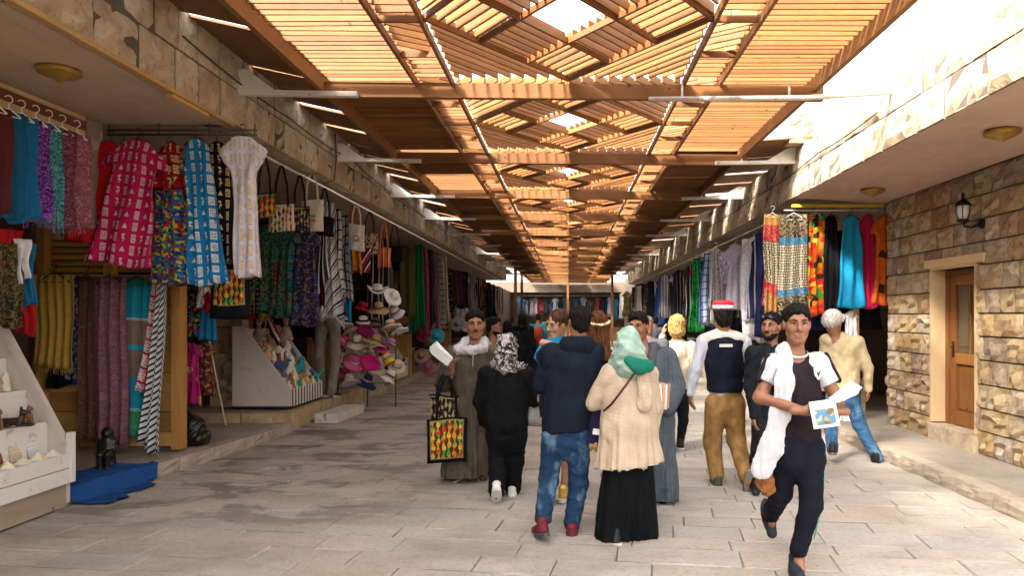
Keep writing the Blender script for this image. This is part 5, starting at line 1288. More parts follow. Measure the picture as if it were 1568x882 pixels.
# ------------------------------------------------------------------ right-hand clothes, facing the viewer
rr = MB().tube([(3.2, 10.66, 3.27), (4.75, 10.66, 3.27)], .012, 6).build('goods_rail', whitem); tag(rr, 'short rail carrying the coloured dresses at the end of the stone wall', 'rail')
rr2 = MB().tube([(3.22, 10.8, 3.20), (3.22, 39, 3.20)], .012, 6).build('goods_rail', whitem); tag(rr2, 'long rail under the right stone fascia carrying clothes', 'rail')
YR = 10.66
n1 = c_net((0.02, 0.015, 0.012), (0.55, 0.46, 0.30), ((0, .16, (0.45, 0.22, 0.05)), (.16, .40, (0.42, 0.012, 0.03)), (1.02, 1.18, (0.42, 0.012, 0.03)), (1.18, 2, (0.30, 0.12, 0.03))))
n2 = c_net((0.02, 0.015, 0.012), (0.58, 0.50, 0.34), ((0, .34, None), (.34, .44, (0.01, 0.17, 0.34)), (1.10, 1.20, (0.01, 0.17, 0.34)), (1.2, 2, None)))
fo = c_floral(((0.60, 0.08, 0.01), (0.65, 0.20, 0.01), (0.02, 0.02, 0.01), (0.50, 0.02, 0.02), (0.60, 0.45, 0.05), (0.08, 0.22, 0.03)), 13.0)
def rscarf(l, x0, x1, y0, y1, m, dy=0, **k):
    a, b = W(x0, y0, YR+dy), W(x1, y1, YR+dy); return scarf(l, ((a.x+b.x)/2, YR+dy, a.z), b.x-a.x, a.z-b.z, m, 0, WHITEP, None, 'clothes on the right-hand rail', nf=3, amp=.03, **k)
def rdress(l, px, y0, y1, m, ws, dy=0, **k):
    a, b = W(px, y0, YR+dy), W(px, y1, YR+dy); return dress(l, (a.x, YR+dy, a.z), a.z-b.z, m, 0, hang=WIRE, ws=ws, group='clothes on the right-hand rail', **k)
rscarf('red and gold scarf with cream chain pattern on the right-hand rail', 1170, 1196, 328, 484, n1)
rscarf('black and blue scarf with cream chain pattern on the right-hand rail', 1193, 1238, 328, 482, n2, -.05)
rscarf('orange, red and green floral cloth on the right-hand rail', 1234, 1264, 328, 484, fo, .02)
rdress('plain black dress between the floral cloth and the blue dress', 1273, 330, 500, BLKC, .62, .05, prof=SLEEVELESS)
rdress('plain turquoise blue dress on the right-hand rail', 1303, 330, 472, c_plain((0.012, 0.24, 0.44)), .80, -.05, prof=SLEEVELESS, nf=3, amp=.22)
rdress('crimson dress beside the turquoise one', 1329, 328, 472, c_plain((0.40, 0.008, 0.06)), .50, .02)
rdress('orange dress with dark embroidery nearest the stone wall', 1354, 330, 467, c_floral(((0.58, 0.10, 0.01), (0.62, 0.13, 0.01), (0.05, 0.02, 0.01), (0.55, 0.09, 0.01)), 9.0, (0.60, 0.12, 0.012)), .68, -.02)
rdress('small white garment hanging below the turquoise dress', 1303, 476, 525, c_plain(WHT), .42, .05)
rdress('white fringed cloth hanging low beside the beige jacket', 1296, 560, 650, c_plain(WHT), .36, .10, prof=SLEEVELESS)
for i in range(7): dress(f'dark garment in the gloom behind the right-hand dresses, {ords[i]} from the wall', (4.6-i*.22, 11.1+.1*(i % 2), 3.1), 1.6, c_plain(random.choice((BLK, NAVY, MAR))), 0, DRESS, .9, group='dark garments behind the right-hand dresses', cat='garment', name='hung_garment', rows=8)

# long rows of clothes down both sides
cols = [('black', BLK), ('black', (0.012, 0.012, 0.016)), ('charcoal', (0.03, 0.03, 0.035)), ('navy', NAVY), ('dark green', (0.012, 0.09, 0.04)), ('maroon', MAR), ('white', (0.60, 0.58, 0.58)), ('blue', (0.02, 0.08, 0.24)), ('lavender', (0.42, 0.36, 0.50)), ('dark brown', (0.06, 0.035, 0.02)),
        ('crimson', (0.30, 0.01, 0.04)), ('grey', (0.16, 0.15, 0.16)), ('black', BLK), ('black', (0.01, 0.01, 0.012)), ('dark plum', (0.07, 0.015, 0.06)), ('cream', (0.52, 0.44, 0.32)), ('olive', (0.09, 0.08, 0.02)), ('midnight blue', (0.012, 0.02, 0.09))]
def pat(i, c):
    r = i % 5
    if r == 0: return c_plain(c)
    if r == 1: return c_floral((c, mul(c, .6), mul(c, 1.5), (0.25, 0.18, 0.08)), 20.0, c)
    if r == 2: return c_stripe(((0, c), (.6, mul(c, .35)), (.75, (0.4, 0.36, 0.32))), .12, 0)
    if r == 3: return c_paisley(c, mul(c, 2.2) if sum(c) < .6 else mul(c, .5), 14.0)
    return c_plain(mul(c, .8))
pn = ('plain', 'flowered', 'striped', 'paisley', 'plain dark')
EXACT_R = [(11.5, 3.30, 'kufiya', rk, .34, 1.30, 'red and white checked headscarf on the right rail near the chain-pattern scarf'), (12.0, 3.42, 'd', c_plain((0.02, 0.02, 0.03)), .9, 1.45, 'black coat on the right rail beside the checked headscarf'), (12.9, 3.35, 'd', c_glyph((0.45, 0.40, 0.52), (0.60, 0.52, 0.40), .06, .1), .75, 1.5, 'lavender dress with pale print on the right rail'),
           (13.5, 3.5, 'd', BLKC, .8, 1.5, 'black abaya behind the lavender dress'), (14.2, 3.3, 'd', c_plain((0.40, 0.36, 0.42)), .7, 1.3, 'mauve-grey dress on the right rail'), (17.6, 3.15, 'kufiya', c_floral(((0.02, 0.24, 0.05), (0.03, 0.32, 0.08), (0.01, 0.12, 0.03)), 18.0), .36, 1.8, 'long bright green scarf on the right rail'), (16.2, 3.15, 'kufiya', c_check((0.55, 0.58, 0.66), (0.05, 0.10, 0.3), .03), .36, 1.6, 'blue and white checked scarf on the right rail'),
           (15.2, 3.12, 'kufiya', c_paisley((0.55, 0.52, 0.5), (0.05, 0.05, 0.06), 12.0), .30, 1.3, 'white and black patterned scarf on the right rail')]
for (y, x, kd, m, w, l, lab) in EXACT_R:
    if kd == 'kufiya': scarf(lab, (x, y, 3.12), w, l, m, -.35, WHITEP, None, 'clothes along the right rail', nf=2.5, amp=.05, top=.5, bot=1.2)
    else: dress(lab, (x, y, 3.12), l, m, -.35, DRESS, w, hang=WHITEP, group='clothes along the right rail')
i = 0; y = 11.9
while y < 45:
    nm, c = cols[(i*7+3) % len(cols)]; m = pat(i, c); x = 3.45+random.uniform(-.15, .45); fine = y < 20
    lab = f'{pn[i % 5]} {nm} garment, {ords[i % 12]} of the {("near", "middle", "far")[min(2, i//12)]} dozen on the right rail' if i < 36 else f'{nm} garment far down the right rail'
    if i % 3: dress(lab, (x, y, 3.10), random.uniform(1.3, 1.75), m, random.uniform(-.9, -.1), DRESS if i % 2 else SLEEVELESS, random.uniform(.8, 1.2), group='clothes along the right rail', cat='garment', name='hung_garment', rows=16 if fine else 6)
    else: scarf(lab, (x, y, 3.10), .45, random.uniform(1.3, 1.9), m, random.uniform(-.8, -.1), group='clothes along the right rail', nf=2, amp=.05, rows=14 if fine else 6, cols=16 if fine else 8)
    y += random.uniform(.26, .42) if fine else random.uniform(.45, .7); i += 1
i = 0; y = 15.2
EXACT_L = {17.6: (c_plain((0.01, 0.16, 0.06)), 'long green scarf'), 18.2: (c_paisley((0.22, 0.02, 0.06), (0.4, 0.1, 0.15), 10.0), 'crimson paisley scarf'), 18.9: (c_plain((0.02, 0.02, 0.03)), 'black scarf'), 19.5: (c_stripe(((0, (0.45, 0.15, 0.18)), (.5, (0.06, 0.03, 0.03)), (.7, (0.4, 0.3, 0.3))), .12, 0), 'pink and brown striped scarf'), 20.3: (c_check((0.6, 0.58, 0.58), (0.03, 0.03, 0.04), .03), 'white and black checked scarf'), 21.0: (c_plain(CRM), 'cream scarf')}
for y0, (m, lab) in EXACT_L.items():
    scarf(f'{lab} hanging on the left rail beyond the hats', (-3.68, y0, 3.45), .40, random.uniform(1.7, 2.3), m, .35, None, None, 'scarves beyond the hats', nf=2.5, amp=.06, top=.6, bot=1.1, hem=.08)
while y < 46:
    nm, c = cols[(i*5+1) % len(cols)]; m = pat(i+2, c); x = -3.95-random.uniform(-.1, .45)
    lab = f'{pn[(i+2) % 5]} {nm} garment, {ords[i % 12]} of the {("near", "middle", "far")[min(2, i//12)]} dozen along the left shops' if i < 36 else f'{nm} garment far along the left shops'
    if i % 3: dress(lab, (x, y, 3.35), random.uniform(1.2, 1.8), m, random.uniform(.1, .9), DRESS if i % 2 else SLEEVELESS, random.uniform(.8, 1.2), group='clothes along the left shops', cat='garment', name='hung_garment', rows=8)
    else: scarf(lab, (x, y, 3.35), .4, random.uniform(1.3, 1.9), m, random.uniform(.1, .8), group='clothes along the left shops', nf=2, amp=.05, rows=8, cols=10)
    y += random.uniform(.5, .75); i += 1
# low tables heaped with folded cloth, both sides
def table(label, x, y, w, l, top):
    r = empty('goods_table', (x, y, .135)); tag(r, label, 'table', 'goods tables along the shops')
    child(r, MB().box((x, y, top), (w, l, .04)), 'tabletop', oldw)
    for sx in (-1, 1):
        for sy in (-1, 1): child(r, MB().box((x+sx*(w/2-.05), y+sy*(l/2-.05), (top+.135)/2-.01), (.06, .06, top-.155)), 'leg', oldw)
    return top+.02
tn = 0
for (x, ys) in ((-4.7, (19.2, 21.6, 23.6, 28.2, 31)), (4.4, (12.4, 14.6, 18.2, 20.6, 25, 31))):
    for y in ys:
        side = 'left' if x < 0 else 'right'; z = table(f'low goods table on the {side} side, {ords[ys.index(y)]} along that row', x, y, .9, 1.5, random.uniform(.6, .85))
        for k in range(4):
            hgt = 0.0
            for q in range(random.randint(1, 3)):
                cn, c = random.choice(cols); t = random.uniform(.04, .07)
                o = MB().box((0, 0, t/2), (.30, .25, t), jit=.006).build('folded_cloth', c_plain(c), None, (x+random.choice((-.2, .2))*0+(.18 if k % 2 else -.18)*1.0, y-.6+k*.3, z+hgt), random.uniform(-.05, .05)); tag(o, f'{cn} folded cloth, {ords[q]} up in the {ords[k]} stack on the {ords[ys.index(y)]} {side}-hand table', 'folded cloth', f'folded cloths on the {side} tables'); hgt += t+.004
        tn += 1
# row of clothes in the far shop
fc = [('white', (.3, .3, .3)), ('blue', (.01, .05, .16)), ('black', BLK), ('brown', (.10, .05, .03)), ('pink', (0.22, 0.10, 0.12)), ('teal', (.01, .10, .14)), ('pale grey', (.22, .22, .22)), ('navy', NAVY), ('sky blue', (0.03, 0.14, 0.24)), ('dark red', (.12, .01, .015)), ('charcoal', (.03, .03, .03)), ('grey', (.08, .08, .09))]
for k in range(30):
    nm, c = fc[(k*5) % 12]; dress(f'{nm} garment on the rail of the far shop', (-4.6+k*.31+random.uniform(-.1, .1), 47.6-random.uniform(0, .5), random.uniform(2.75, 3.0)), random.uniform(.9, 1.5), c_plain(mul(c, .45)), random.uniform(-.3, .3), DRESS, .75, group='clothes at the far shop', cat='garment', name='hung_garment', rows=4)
# ------------------------------------------------------------------ people
SK = m_skin((0.24, 0.105, 0.055)); SKL = m_skin((0.40, 0.215, 0.14)); SKD = m_skin((0.25, 0.115, 0.062))
HAIRB = m_hair(); HAIRBR = m_hair((0.09, 0.032, 0.012)); HAIRBL = m_hair((0.40, 0.25, 0.09)); HAIRK = m_hair((0.06, 0.03, 0.015))
EYEW = m_plain((0.40, 0.36, 0.33), .25, 0, .05); EYEB = m_plain((0.015, 0.008, 0.005), .15, 0, .1); LIP = m_plain((0.26, 0.09, 0.065), .5, 0, .15)
SOLE = m_plain((0.55, 0.53, 0.50), .7, 0, .2); SHOEK = m_plain((0.012, 0.012, 0.013), .6, 0, .3)
def unit(v): v = np.array(v, dtype=float); return v/np.linalg.norm(v)
class Fig:
    def __init__(s, label, d, px0, front=0.0, skin=SK, group=None, z0=0.0):
        s.d, s.x0, s.z0 = d, (px0-VX)*d/FPX, z0; s.root = empty('person', (s.x0, d, z0)); tag(s.root, label, 'person', group); s.skin = skin
        a = R(front); s.f = np.array((math.sin(a), -math.cos(a), 0)); s.r = np.array((math.cos(a), math.sin(a), 0)); s.seed = int(px0)
    def p(s, px, py, dy=0.0): return np.array(((px-VX)*s.d/FPX-s.x0, dy, CAMH-(py-VY)*s.d/FPX-s.z0))
    def q(s, t): return s.p(*t)
    def field(s, pts, res, pad=.35):
        A = np.array(pts); return Field(A.min(0)-pad, A.max(0)+pad, res)
    # -------- head frame
    def sethead(s, px, top, chin, dy=0.0, yaw=0.0, pitch=0.0, roll=0.0):
        s.hs = (chin-top)*s.d/FPX/.235*.87; s.hc = s.p(px, top, dy)-np.array((0, 0, .012+.1175*s.hs))
        a = R(yaw); f = np.array((math.sin(a), -math.cos(a), 0)); r = np.array((math.cos(a), math.sin(a), 0)); u = np.array((0, 0, 1.0))
        cp, sp = math.cos(R(pitch)), math.sin(R(pitch)); f, u = f*cp+u*sp, u*cp-f*sp
        cr, sr = math.cos(R(roll)), math.sin(R(roll)); r, u = r*cr+u*sr, u*cr-r*sr
        s.M = np.array((r, f, u))
    def h(s, x, y, z): return s.hc+s.hs*(s.M[0]*x+s.M[1]*y+s.M[2]*z)
    def hell(s, F, c, r, k=.02, mode='add'): F.ell(s.h(*c), [q*s.hs for q in r], s.M, k*s.hs, mode)
    def hcone(s, F, a, b, ra, rb, k=.02, mode='add'): F.cone(s.h(*a), s.h(*b), ra*s.hs, rb*s.hs, k*s.hs, None, mode)
    # -------- body: one mesh, head to feet, hands with fingers
    def body(s, neck, hips, arms, legs, hands=(), face=True, res=.013, chest=.115):
        pts = [s.hc+np.array((0, 0, .15)), neck, hips]+[j for a in arms for j in a]+[j for l in legs for j in l]
        A = np.array(pts); lo, hi = A.min(0)-.14, A.max(0)+.14; lo[2] = max(lo[2], -.02)
        hl = s.hc-.15*s.hs; hh = s.hc+.15*s.hs
        F = Field(lo, hi, res, (hl, hh) if face else None, .0058)
        s.hell(F, (0, -.012, .030), (.074, .094, .088)); s.hell(F, (0, .022, -.040), (.060, .064, .074), .04); s.hcone(F, (-.012, .066, -.098), (.012, .066, -.098), .020, .020, .03)
        for e in (-1, 1): s.hcone(F, (e*.045, .02, -.06), (e*.022, .06, -.092), .022, .018, .02)
        if face:
            s.hcone(F, (-.04, .074, .030), (.04, .074, .030), .013, .013, .015)
            for e in (-1, 1):
                s.hell(F, (e*.040, .055, -.022), (.026, .026, .028), .02); s.hell(F, (e*.031, .098, .006), (.019, .017, .013), .010, 'sub'); s.hell(F, (e*.078, -.004, -.006), (.010, .022, .033), .008)
                s.hcone(F, (e*.012, .094, -.032), (e*.013, .092, -.033), .009, .009, .007)
            s.hcone(F, (0, .084, .020), (0, .109, -.026), .009, .013, .012); s.hcone(F, (-.016, .084, -.060), (.016, .084, -.060), .009, .009, .008); s.hcone(F, (-.012, .083, -.073), (.012, .083, -.073), .010, .010, .008)
        F.cone(s.h(0, -.026, -.05), neck, .050*s.hs, .060, .03)
        fl = (s.f, .62)
        mid = (neck+hips)/2; F.cone(neck-np.array((0, 0, .10)), mid, chest, chest*.9, .05, fl); F.cone(mid, hips, chest*.9, chest, .05, fl)
        for sh, el, wr in arms: F.cone(neck-np.array((0, 0, .05)), sh, .05, .05, .04); F.cone(sh, el, .050, .042, .03); F.cone(el, wr, .042, .027, .02)
        for hp, kn, an in legs: F.cone(hp, kn, .070, .044, .04); F.cone(kn, an, .044, .032, .03); F.cone(an, an+np.array((0, 0, -.04))+s.f*.05, .03, .026, .02)
        P, Q = F.mesh(); parts = [(P, Q, 0)]
        for (w, dr, pn, curl, sz) in hands:
            w = np.array(w); dr = unit(dr); pn = unit(np.array(pn)-dr*np.dot(pn, dr)); sd_ = np.cross(dr, pn)
            H = Field(w-.22, w+.22, .0058)
            for o in (-.022, 0, .022): H.cone(w+sd_*o*.6*sz, w+(dr*.085+sd_*o)*sz, .017*sz, .014*sz, .015)
            H.cone(w-dr*.06, w+dr*.01, .028, .024, .015)
            for i in range(4):
                kn = w+(dr*(.088+.006*(1 if i in (1, 2) else 0))+sd_*(-.031+.0205*i))*sz; L = (.040, .046, .043, .034)[i]*sz; c1 = curl+.06*i; c2 = curl*2.1+.1
                e1 = kn+(dr*math.cos(c1)+pn*math.sin(c1))*L; e2 = e1+(dr*math.cos(c2)+pn*math.sin(c2))*L*.85
                H.cone(kn-dr*.015, e1, .0098*sz, .0088*sz, .005); H.cone(e1, e2, .0088*sz, .0072*sz, .004)
            t0 = w+(dr*.028+sd_*-.030)*sz; t1 = t0+(dr*.036-sd_*.022+pn*.014)*sz; t2 = t1+(dr*.030+pn*.016)*sz; H.cone(t0, t1, .014*sz, .011*sz, .012); H.cone(t1, t2, .011*sz, .008*sz, .005)
            hP, hQ = H.mesh(); parts.append((hP, hQ, 0))
        b = np_obj(parts, 'body', [s.skin], s.root)
        if face:
            for e in (-1, 1):
                c = s.h(e*.031, .0765, .007); mb = MB(); mb.lathe([(0, -.0125), (.009, -.009), (.0125, 0), (.009, .009), (0, .0125)], n=12); o = mb.build('eye', EYEW, b, c); o.scale = (s.hs, s.hs, s.hs*.78)
                c = s.h(e*.031, .0848, .0075); o = MB().lathe([(0, -.0062), (.0045, -.0045), (.0062, 0), (.0045, .0045), (0, .0062)], n=10).build('iris', EYEB, b, c); o.scale = (s.hs,)*3
            for e in (-1, 1): MB().tube([s.h(e*.017, .0835, .0095), s.h(e*.031, .0895, .0150), s.h(e*.046, .0785, .0085)], [.0015*s.hs, .0030*s.hs, .0018*s.hs], 5).build('eyelid', HAIRB, b)
            o = MB().tube([s.h(-.025, .0825, -.0665), s.h(-.009, .0945, -.0645), s.h(0, .0955, -.0655), s.h(.009, .0945, -.0645), s.h(.025, .0825, -.0665)], [.0015*s.hs, .0042*s.hs, .0048*s.hs, .0042*s.hs, .0015*s.hs], 6).build('mouth', LIP, b)
        s.b = b; return b
    def brows(s, mat, beard=0.0, tache=0.0):
        mb = MB()
        for e in (-1, 1): mb.tube([s.h(e*.013, .091, .027), s.h(e*.031, .090, .034), s.h(e*.050, .078, .028)], [.004*s.hs, .0052*s.hs, .0025*s.hs], 6)
        mb.build('eyebrow', mat, s.root)
        if tache: MB().tube([s.h(-.024, .088, -.060), s.h(-.012, .099, -.050), s.h(.012, .099, -.050), s.h(.024, .088, -.060)], [.002*s.hs, .006*s.hs, .006*s.hs, .002*s.hs], 6).build('moustache', mat, s.root)
        if beard:
            F = Field(s.hc-.16, s.hc+.16, .006); s.hell(F, (0, .022, -.042), (.0625, .0665, .0765), .01); s.hcone(F, (-.012, .067, -.099), (.012, .067, -.099), .0225, .0225, .03)
            for e in (-1, 1): s.hcone(F, (e*.045, .02, -.06), (e*.022, .06, -.092), .0245, .0205, .02)
            F.plane(s.h(0, .0, -.052), s.M[2]*.9+s.M[1]*.1); s.hell(F, (0, .10, -.064), (.030, .03, .020), .004, 'sub')
            P, Q = F.mesh(); np_obj([(P, Q, 0)], 'beard', [mat], s.root)
    def hair(s, mat, style='short', seed=1, puff=0.0):
        F = Field(s.hc-.36*(style == 'long')-.17, s.hc+.17, .007)
        s.hell(F, (0, -.020, .044), (.083+puff, .100+puff, .086+puff))
        if style == 'short': s.hell(F, (0, .015, .070), (.070, .072, .060), .03); s.hell(F, (0, -.048, -.018), (.070, .062, .072), .03); F.plane(s.h(0, .084, .076), s.M[1]*.15-s.M[2]*.125)
        if style == 'bob': s.hell(F, (0, -.03, -.03), (.090, .085, .10), .03); s.hell(F, (0, .10, -.06), (.062, .09, .115), .01, 'sub')
        if style == 'long':
            for x in (-.045, 0, .045): s.hcone(F, (x, -.05, .0), (x*1.5, -.085, -.27), .052, .045, .04)
            s.hell(F, (0, .10, -.06), (.062, .09, .115), .01, 'sub')
        P, Q = F.mesh(); P = P+normals(P, Q)*folds((P-s.hc) @ s.M.T, seed, .045, .008 if style != 'short' else .006, (1, 1, .35 if style != 'curl' else 1))[:, None]
        return np_obj([(P, Q, 0)], 'hair', [mat], s.root)
    def wear(s, name, mat, cones, cuts=(), res=.013, fold=.007, wl=.14, st=(1, 1, .7), ells=(), skirt=None, parent=None, subs=(), seed=0):
        """cones: (a, b, ra, rb, k[, flat])."""
        A = np.array([c[0] for c in cones]+[c[1] for c in cones]+[e[0] for e in ells]); m = max([max(c[2], c[3]) for c in cones]+[max(e[1]) for e in ells]+[.05])+.04
        F = Field(A.min(0)-m, A.max(0)+m, res)
        for c in cones: F.cone(c[0], c[1], c[2], c[3], c[4] if len(c) > 4 else .03, c[5] if len(c) > 5 else None)
        for e in ells: F.ell(e[0], e[1], None, e[2] if len(e) > 2 else .03)
        for c in subs: F.cone(c[0], c[1], c[2], c[3], .01, None, 'sub')
        for pt, n in cuts: F.plane(pt, n)
        P, Q = F.mesh(); N = normals(P, Q)
        dsp = folds(P, s.seed+len(name)+seed, wl*1.15, fold*.62, st)
        if skirt:
            zt, zb, n, amp = skirt; c = P.mean(0); ph = np.arctan2(P[:, 1]-c[1], P[:, 0]-c[0]); t = np.clip((zt-P[:, 2])/(zt-zb), 0, 1)
            side = np.abs(N[:, 2]) < .7
            dsp = dsp+side*amp*t*(np.sin(n*ph+s.seed+2*t)+.5*np.sin(n*2.3*ph+1.3*s.seed-t)+.35*np.sin(n*3.7*ph))
        P = P+N*dsp[:, None]; P[:, 2] = np.maximum(P[:, 2], .004-s.z0*0)
        return np_obj([(P, Q, 0)], name, [mat], parent or s.root)
    def shoe(s, an, dr, mat, L=.27, sole=SOLE, pitch=0.0, w=.043, name='shoe'):
        dr = unit(dr); dr = unit(dr*math.cos(pitch)+np.array((0, 0, 1))*math.sin(pitch)); up = unit(np.array((0, 0, 1))-dr*dr[2])
        a = np.array(an)-up*.035-dr*.05; b = a+dr*(L-.09)
        F = Field(np.minimum(a, b)-.13, np.maximum(a, b)+.15, .009); F.cone(a+up*.008, a+dr*.07+up*.01, w*.95, w, .02); F.cone(a+dr*.05, b, w, w*.85, .03); F.cone(a+up*.01, a+up*.07, w*.9, w*1.0, .02)
        c = a-up*.022; F.plane(c, -up); P, Q = F.mesh(); o = np_obj([(P, Q, 0)], name, [mat], s.root)
        if sole:
            mb = MB(); sd_ = np.cross(dr, up); ring = []
            for k in range(18):
                t = 2*PI*k/18; x = math.cos(t); l = (L/2+.005)*x+(L/2-.09)+.0; ww = (w+.004)*math.sin(t)*(1-.12*x); ring.append(c+dr*l+sd_*ww)
            mb.add([p-up*.014 for p in ring]+[p+up*.012 for p in ring], [tuple(range(18))[::-1], tuple(range(18, 36))]+[(k, (k+1) % 18, 18+(k+1) % 18, 18+k) for k in range(18)], None, False); mb.build('sole', sole, o)
        return o
UP = np.array((0, 0, 1.0))
def A(*v): return np.array(v, dtype=float)
def trousers(g, legs, hips, hw, rads=(.098, .074, .066), flat=.72, ext=.02):
    c = [(hips+A(0, 0, .10), hips-A(0, 0, .04), hw*.93, hw, .03, (g.f, flat))]
    for hp, kn, an in legs: c += [(hp, kn, rads[0], rads[1], .04), (kn, an+UP*ext*0, rads[1], rads[2], .03)]
    return c
def top(g, shl, shr, hips, chest, waist, hem, flat=.62, sh=.062, sleeves=(), drop=.0):
    mid = (shl+shr)/2; wa = mid*.45+hips*.55
    c = [(mid-UP*.12, wa, chest, waist, .05, (g.f, flat)), (wa, hips, waist, hem, .05, (g.f, flat+.06)), (shl, shr, sh, sh, .05), (mid+UP*.03, mid-UP*.10, .085, chest*.8, .05, (g.f, .8))]
    for pts in sleeves:
        for a, b, ra, rb in pts: c.append((a, b, ra, rb, .035))
    return c

# 1 --- the young man striding towards the viewer with papers in his hands
g = Fig('young man in a black and white raglan shirt striding forward with brochures', 4.7, 1222, 0, SK)
g.sethead(1218, 465, 531, -.02, -6, -3)
nk = g.p(1219, 545, .02); hips = g.p(1224, 672); sl_, sr = g.p(1187, 560, .02), g.p(1254, 558, .02); el, er = g.p(1163, 609, .0), g.p(1281, 612, -.02); wl_, wr = g.p(1212, 622, -.24), g.p(1262, 623, -.24)
L1 = (g.p(1205, 690, .0), g.p(1203, 762, .10), g.p(1213, 826, .52)); L2 = (g.p(1241, 690), g.p(1237, 770, -.06), g.p(1222, 858, -.02))
arms = [(sl_, el, wl_), (sr, er, wr)]
g.body(nk, hips, arms, [L1, L2], [(wl_, A(.96, -.15, .0), A(0, -1, -.3), .35, 1.0), (wr, A(-.9, -.3, .05), A(-.2, -.2, -.9), .75, 1.0)], True, .012)
g.brows(HAIRB); g.hair(HAIRB, 'short', 3, .004)
blk = c_wear((0.018, 0.011, 0.014), .3); whs = c_wear((0.46, 0.46, 0.47), .15)
g.wear('shirt', blk, top(g, sl_, sr, g.p(1223, 668), .165, .142, .150, .62, .060), [(g.p(1223, 676), -UP)], .011, .007, .13, subs=[(nk+A(0, 0, .05), nk-A(0, .08, -.01), .062, .055)])
g.wear('sleeve', whs, [(sl_*.55+nk*.45+A(-.01, -.01, -.02), sl_, .072, .076, .04), (sl_, sl_*.45+el*.55, .074, .072, .03)], [(sl_*.45+el*.55, el-sl_)], .010, .006, .09)
g.wear('sleeve', whs, [(sr*.55+nk*.45+A(.01, -.01, -.02), sr, .072, .074, .04), (sr, sr*.42+er*.58, .074, .072, .03)], [(sr*.42+er*.58, er-sr)], .010, .006, .09)
for a, b in ((sl_, el), (sr, er)):
    ox = A(-.062 if a[0] < 0 else .062, -.02, .02); g.wear('sleeve_stripe', blk, [(a+ox*.75+A(0, 0, .045), a*.48+b*.52+ox*.95, .022, .022, .01)], (), .009, .002)
MB().tube([nk+A(.075*math.cos(t), -.012-.065*math.sin(t)*1.0+.0, .022-.030*math.sin(t)) for t in [k*PI/8 for k in range(9)]], .008, 6).build('collar', whs, g.root)
# crest on the chest
cm = MB(); e0 = g.p(1243, 570, -.118)
cm.prism([(-.028, .034), (0, .042), (.028, .034), (.026, -.008), (0, -.042), (-.026, -.008)], -.004, .004, 1); o = cm.build('crest', m_plain((.62, .68, .72), .6), g.root, e0); o.rotation_euler = (R(-6), 0, R(14))
o2 = MB().prism([(-.016, .018), (-.002, .006), (.018, .022), (.008, -.006), (.0, -.024), (-.010, -.004)], -.007, -.004, 1).build('crest_bird', m_plain((.05, .06, .08), .6), o)
tr = c_wear((0.006, 0.0065, 0.012), .4)
g.wear('trousers', tr, trousers(g, [(L1[0], L1[1], L1[2]), (L2[0], L2[1], g.p(1221, 842, -.02))], g.p(1223, 690), .150, (.100, .072, .058)), (), .012, .006, .11, (.6, .6, 1.4))
pip = m_plain((.05, .42, .36), .6)
MB().tube([L2[0]+A(.095, 0, -.05), L2[0]*.5+L2[1]*.5+A(.088, 0, 0), L2[1]+A(.074, 0, 0), L2[1]*.4+L2[2]*.6+A(.066, 0, 0)], .004, 5).build('piping', pip, g.root)
g.shoe(g.p(1218, 864, -.02), A(-.15, -1, 0), m_plain((.014, .018, .025), .8, 0, .3), .27, SHOEK); g.shoe(L1[2]+A(0, 0, .02), A(0, -1, 0), m_plain((.014, .018, .025), .8, 0, .3), .27, SHOEK, -.9)
wsc = c_plain((.50, .48, .50)); F_ = []
sc = [nk*.4+sl_*.6+A(.01, .075, .03), nk*.45+sl_*.55+A(.0, -.02, .065), g.p(1193, 582, -.115), g.p(1187, 630, -.105), g.p(1176, 682, -.075), g.p(1163, 716, -.05)]
g2 = g.wear('scarf', wsc, [(sc[i], sc[i+1], (.045, .052, .058, .062, .072)[i], (.052, .058, .062, .072, .074)[i], .03, (A(.25, 1, 0), .26)) for i in range(5)], (), .009, .007, .05, (1.8, 1, .15))
# papers in his hands
o = MB().box((0, 0, 0), (.165, .006, .165)).build('brochure', m_plain((.70, .70, .66), .5, 0, .06), None, tuple(A(g.x0, 4.7, 0)+g.p(1236, 624, -.315)), (R(-12), R(-7), R(4))); tag(o, 'picture brochure held at the young man\'s waist', 'brochure')
MB().box((0, -.005, -.018), (.125, .004, .095)).build('picture', c_floral(((.45, .30, .12), (.10, .22, .35), (.5, .42, .3), (.16, .12, .08)), 30.0), o)
pp = empty('paper_sheaf', tuple(A(g.x0, 4.7, 0)+g.p(1271, 601, -.26))); tag(pp, 'sheaf of white papers in the young man\'s hand beside the brochure', 'papers')
for k in range(5): MB().box((0, 0, 0), (.14, .085, .003), jit=.004).build('sheet', m_plain((.60, .60, .58), .6, 0, .05), pp, (.012*k-.02, .004*k, .010*k), (R(14+2*k), R(-20-2.5*k), R(6+4*k)))
F = Field((-.13, -.1, -.22), (.13, .1, .2), .010); F.ell((0, 0, -.06), (.075, .045, .12)); F.cone((0, 0, .05), (.02, 0, .16), .04, .012, .04); P, Q = F.mesh(); P = P+normals(P, Q)*folds(P, 5, .03, .012, (1, 1, .3))[:, None]
o = np_obj([(P, Q, 0)], 'tasselled_pouch', [c_mottle((.16, .06, .02), (.32, .13, .03), 40.0)], None, tuple(A(g.x0, 4.7, 0)+g.p(1179, 724, .06))); tag(o, 'brown shaggy pouch hanging at the young man\'s side below the white scarf', 'pouch')

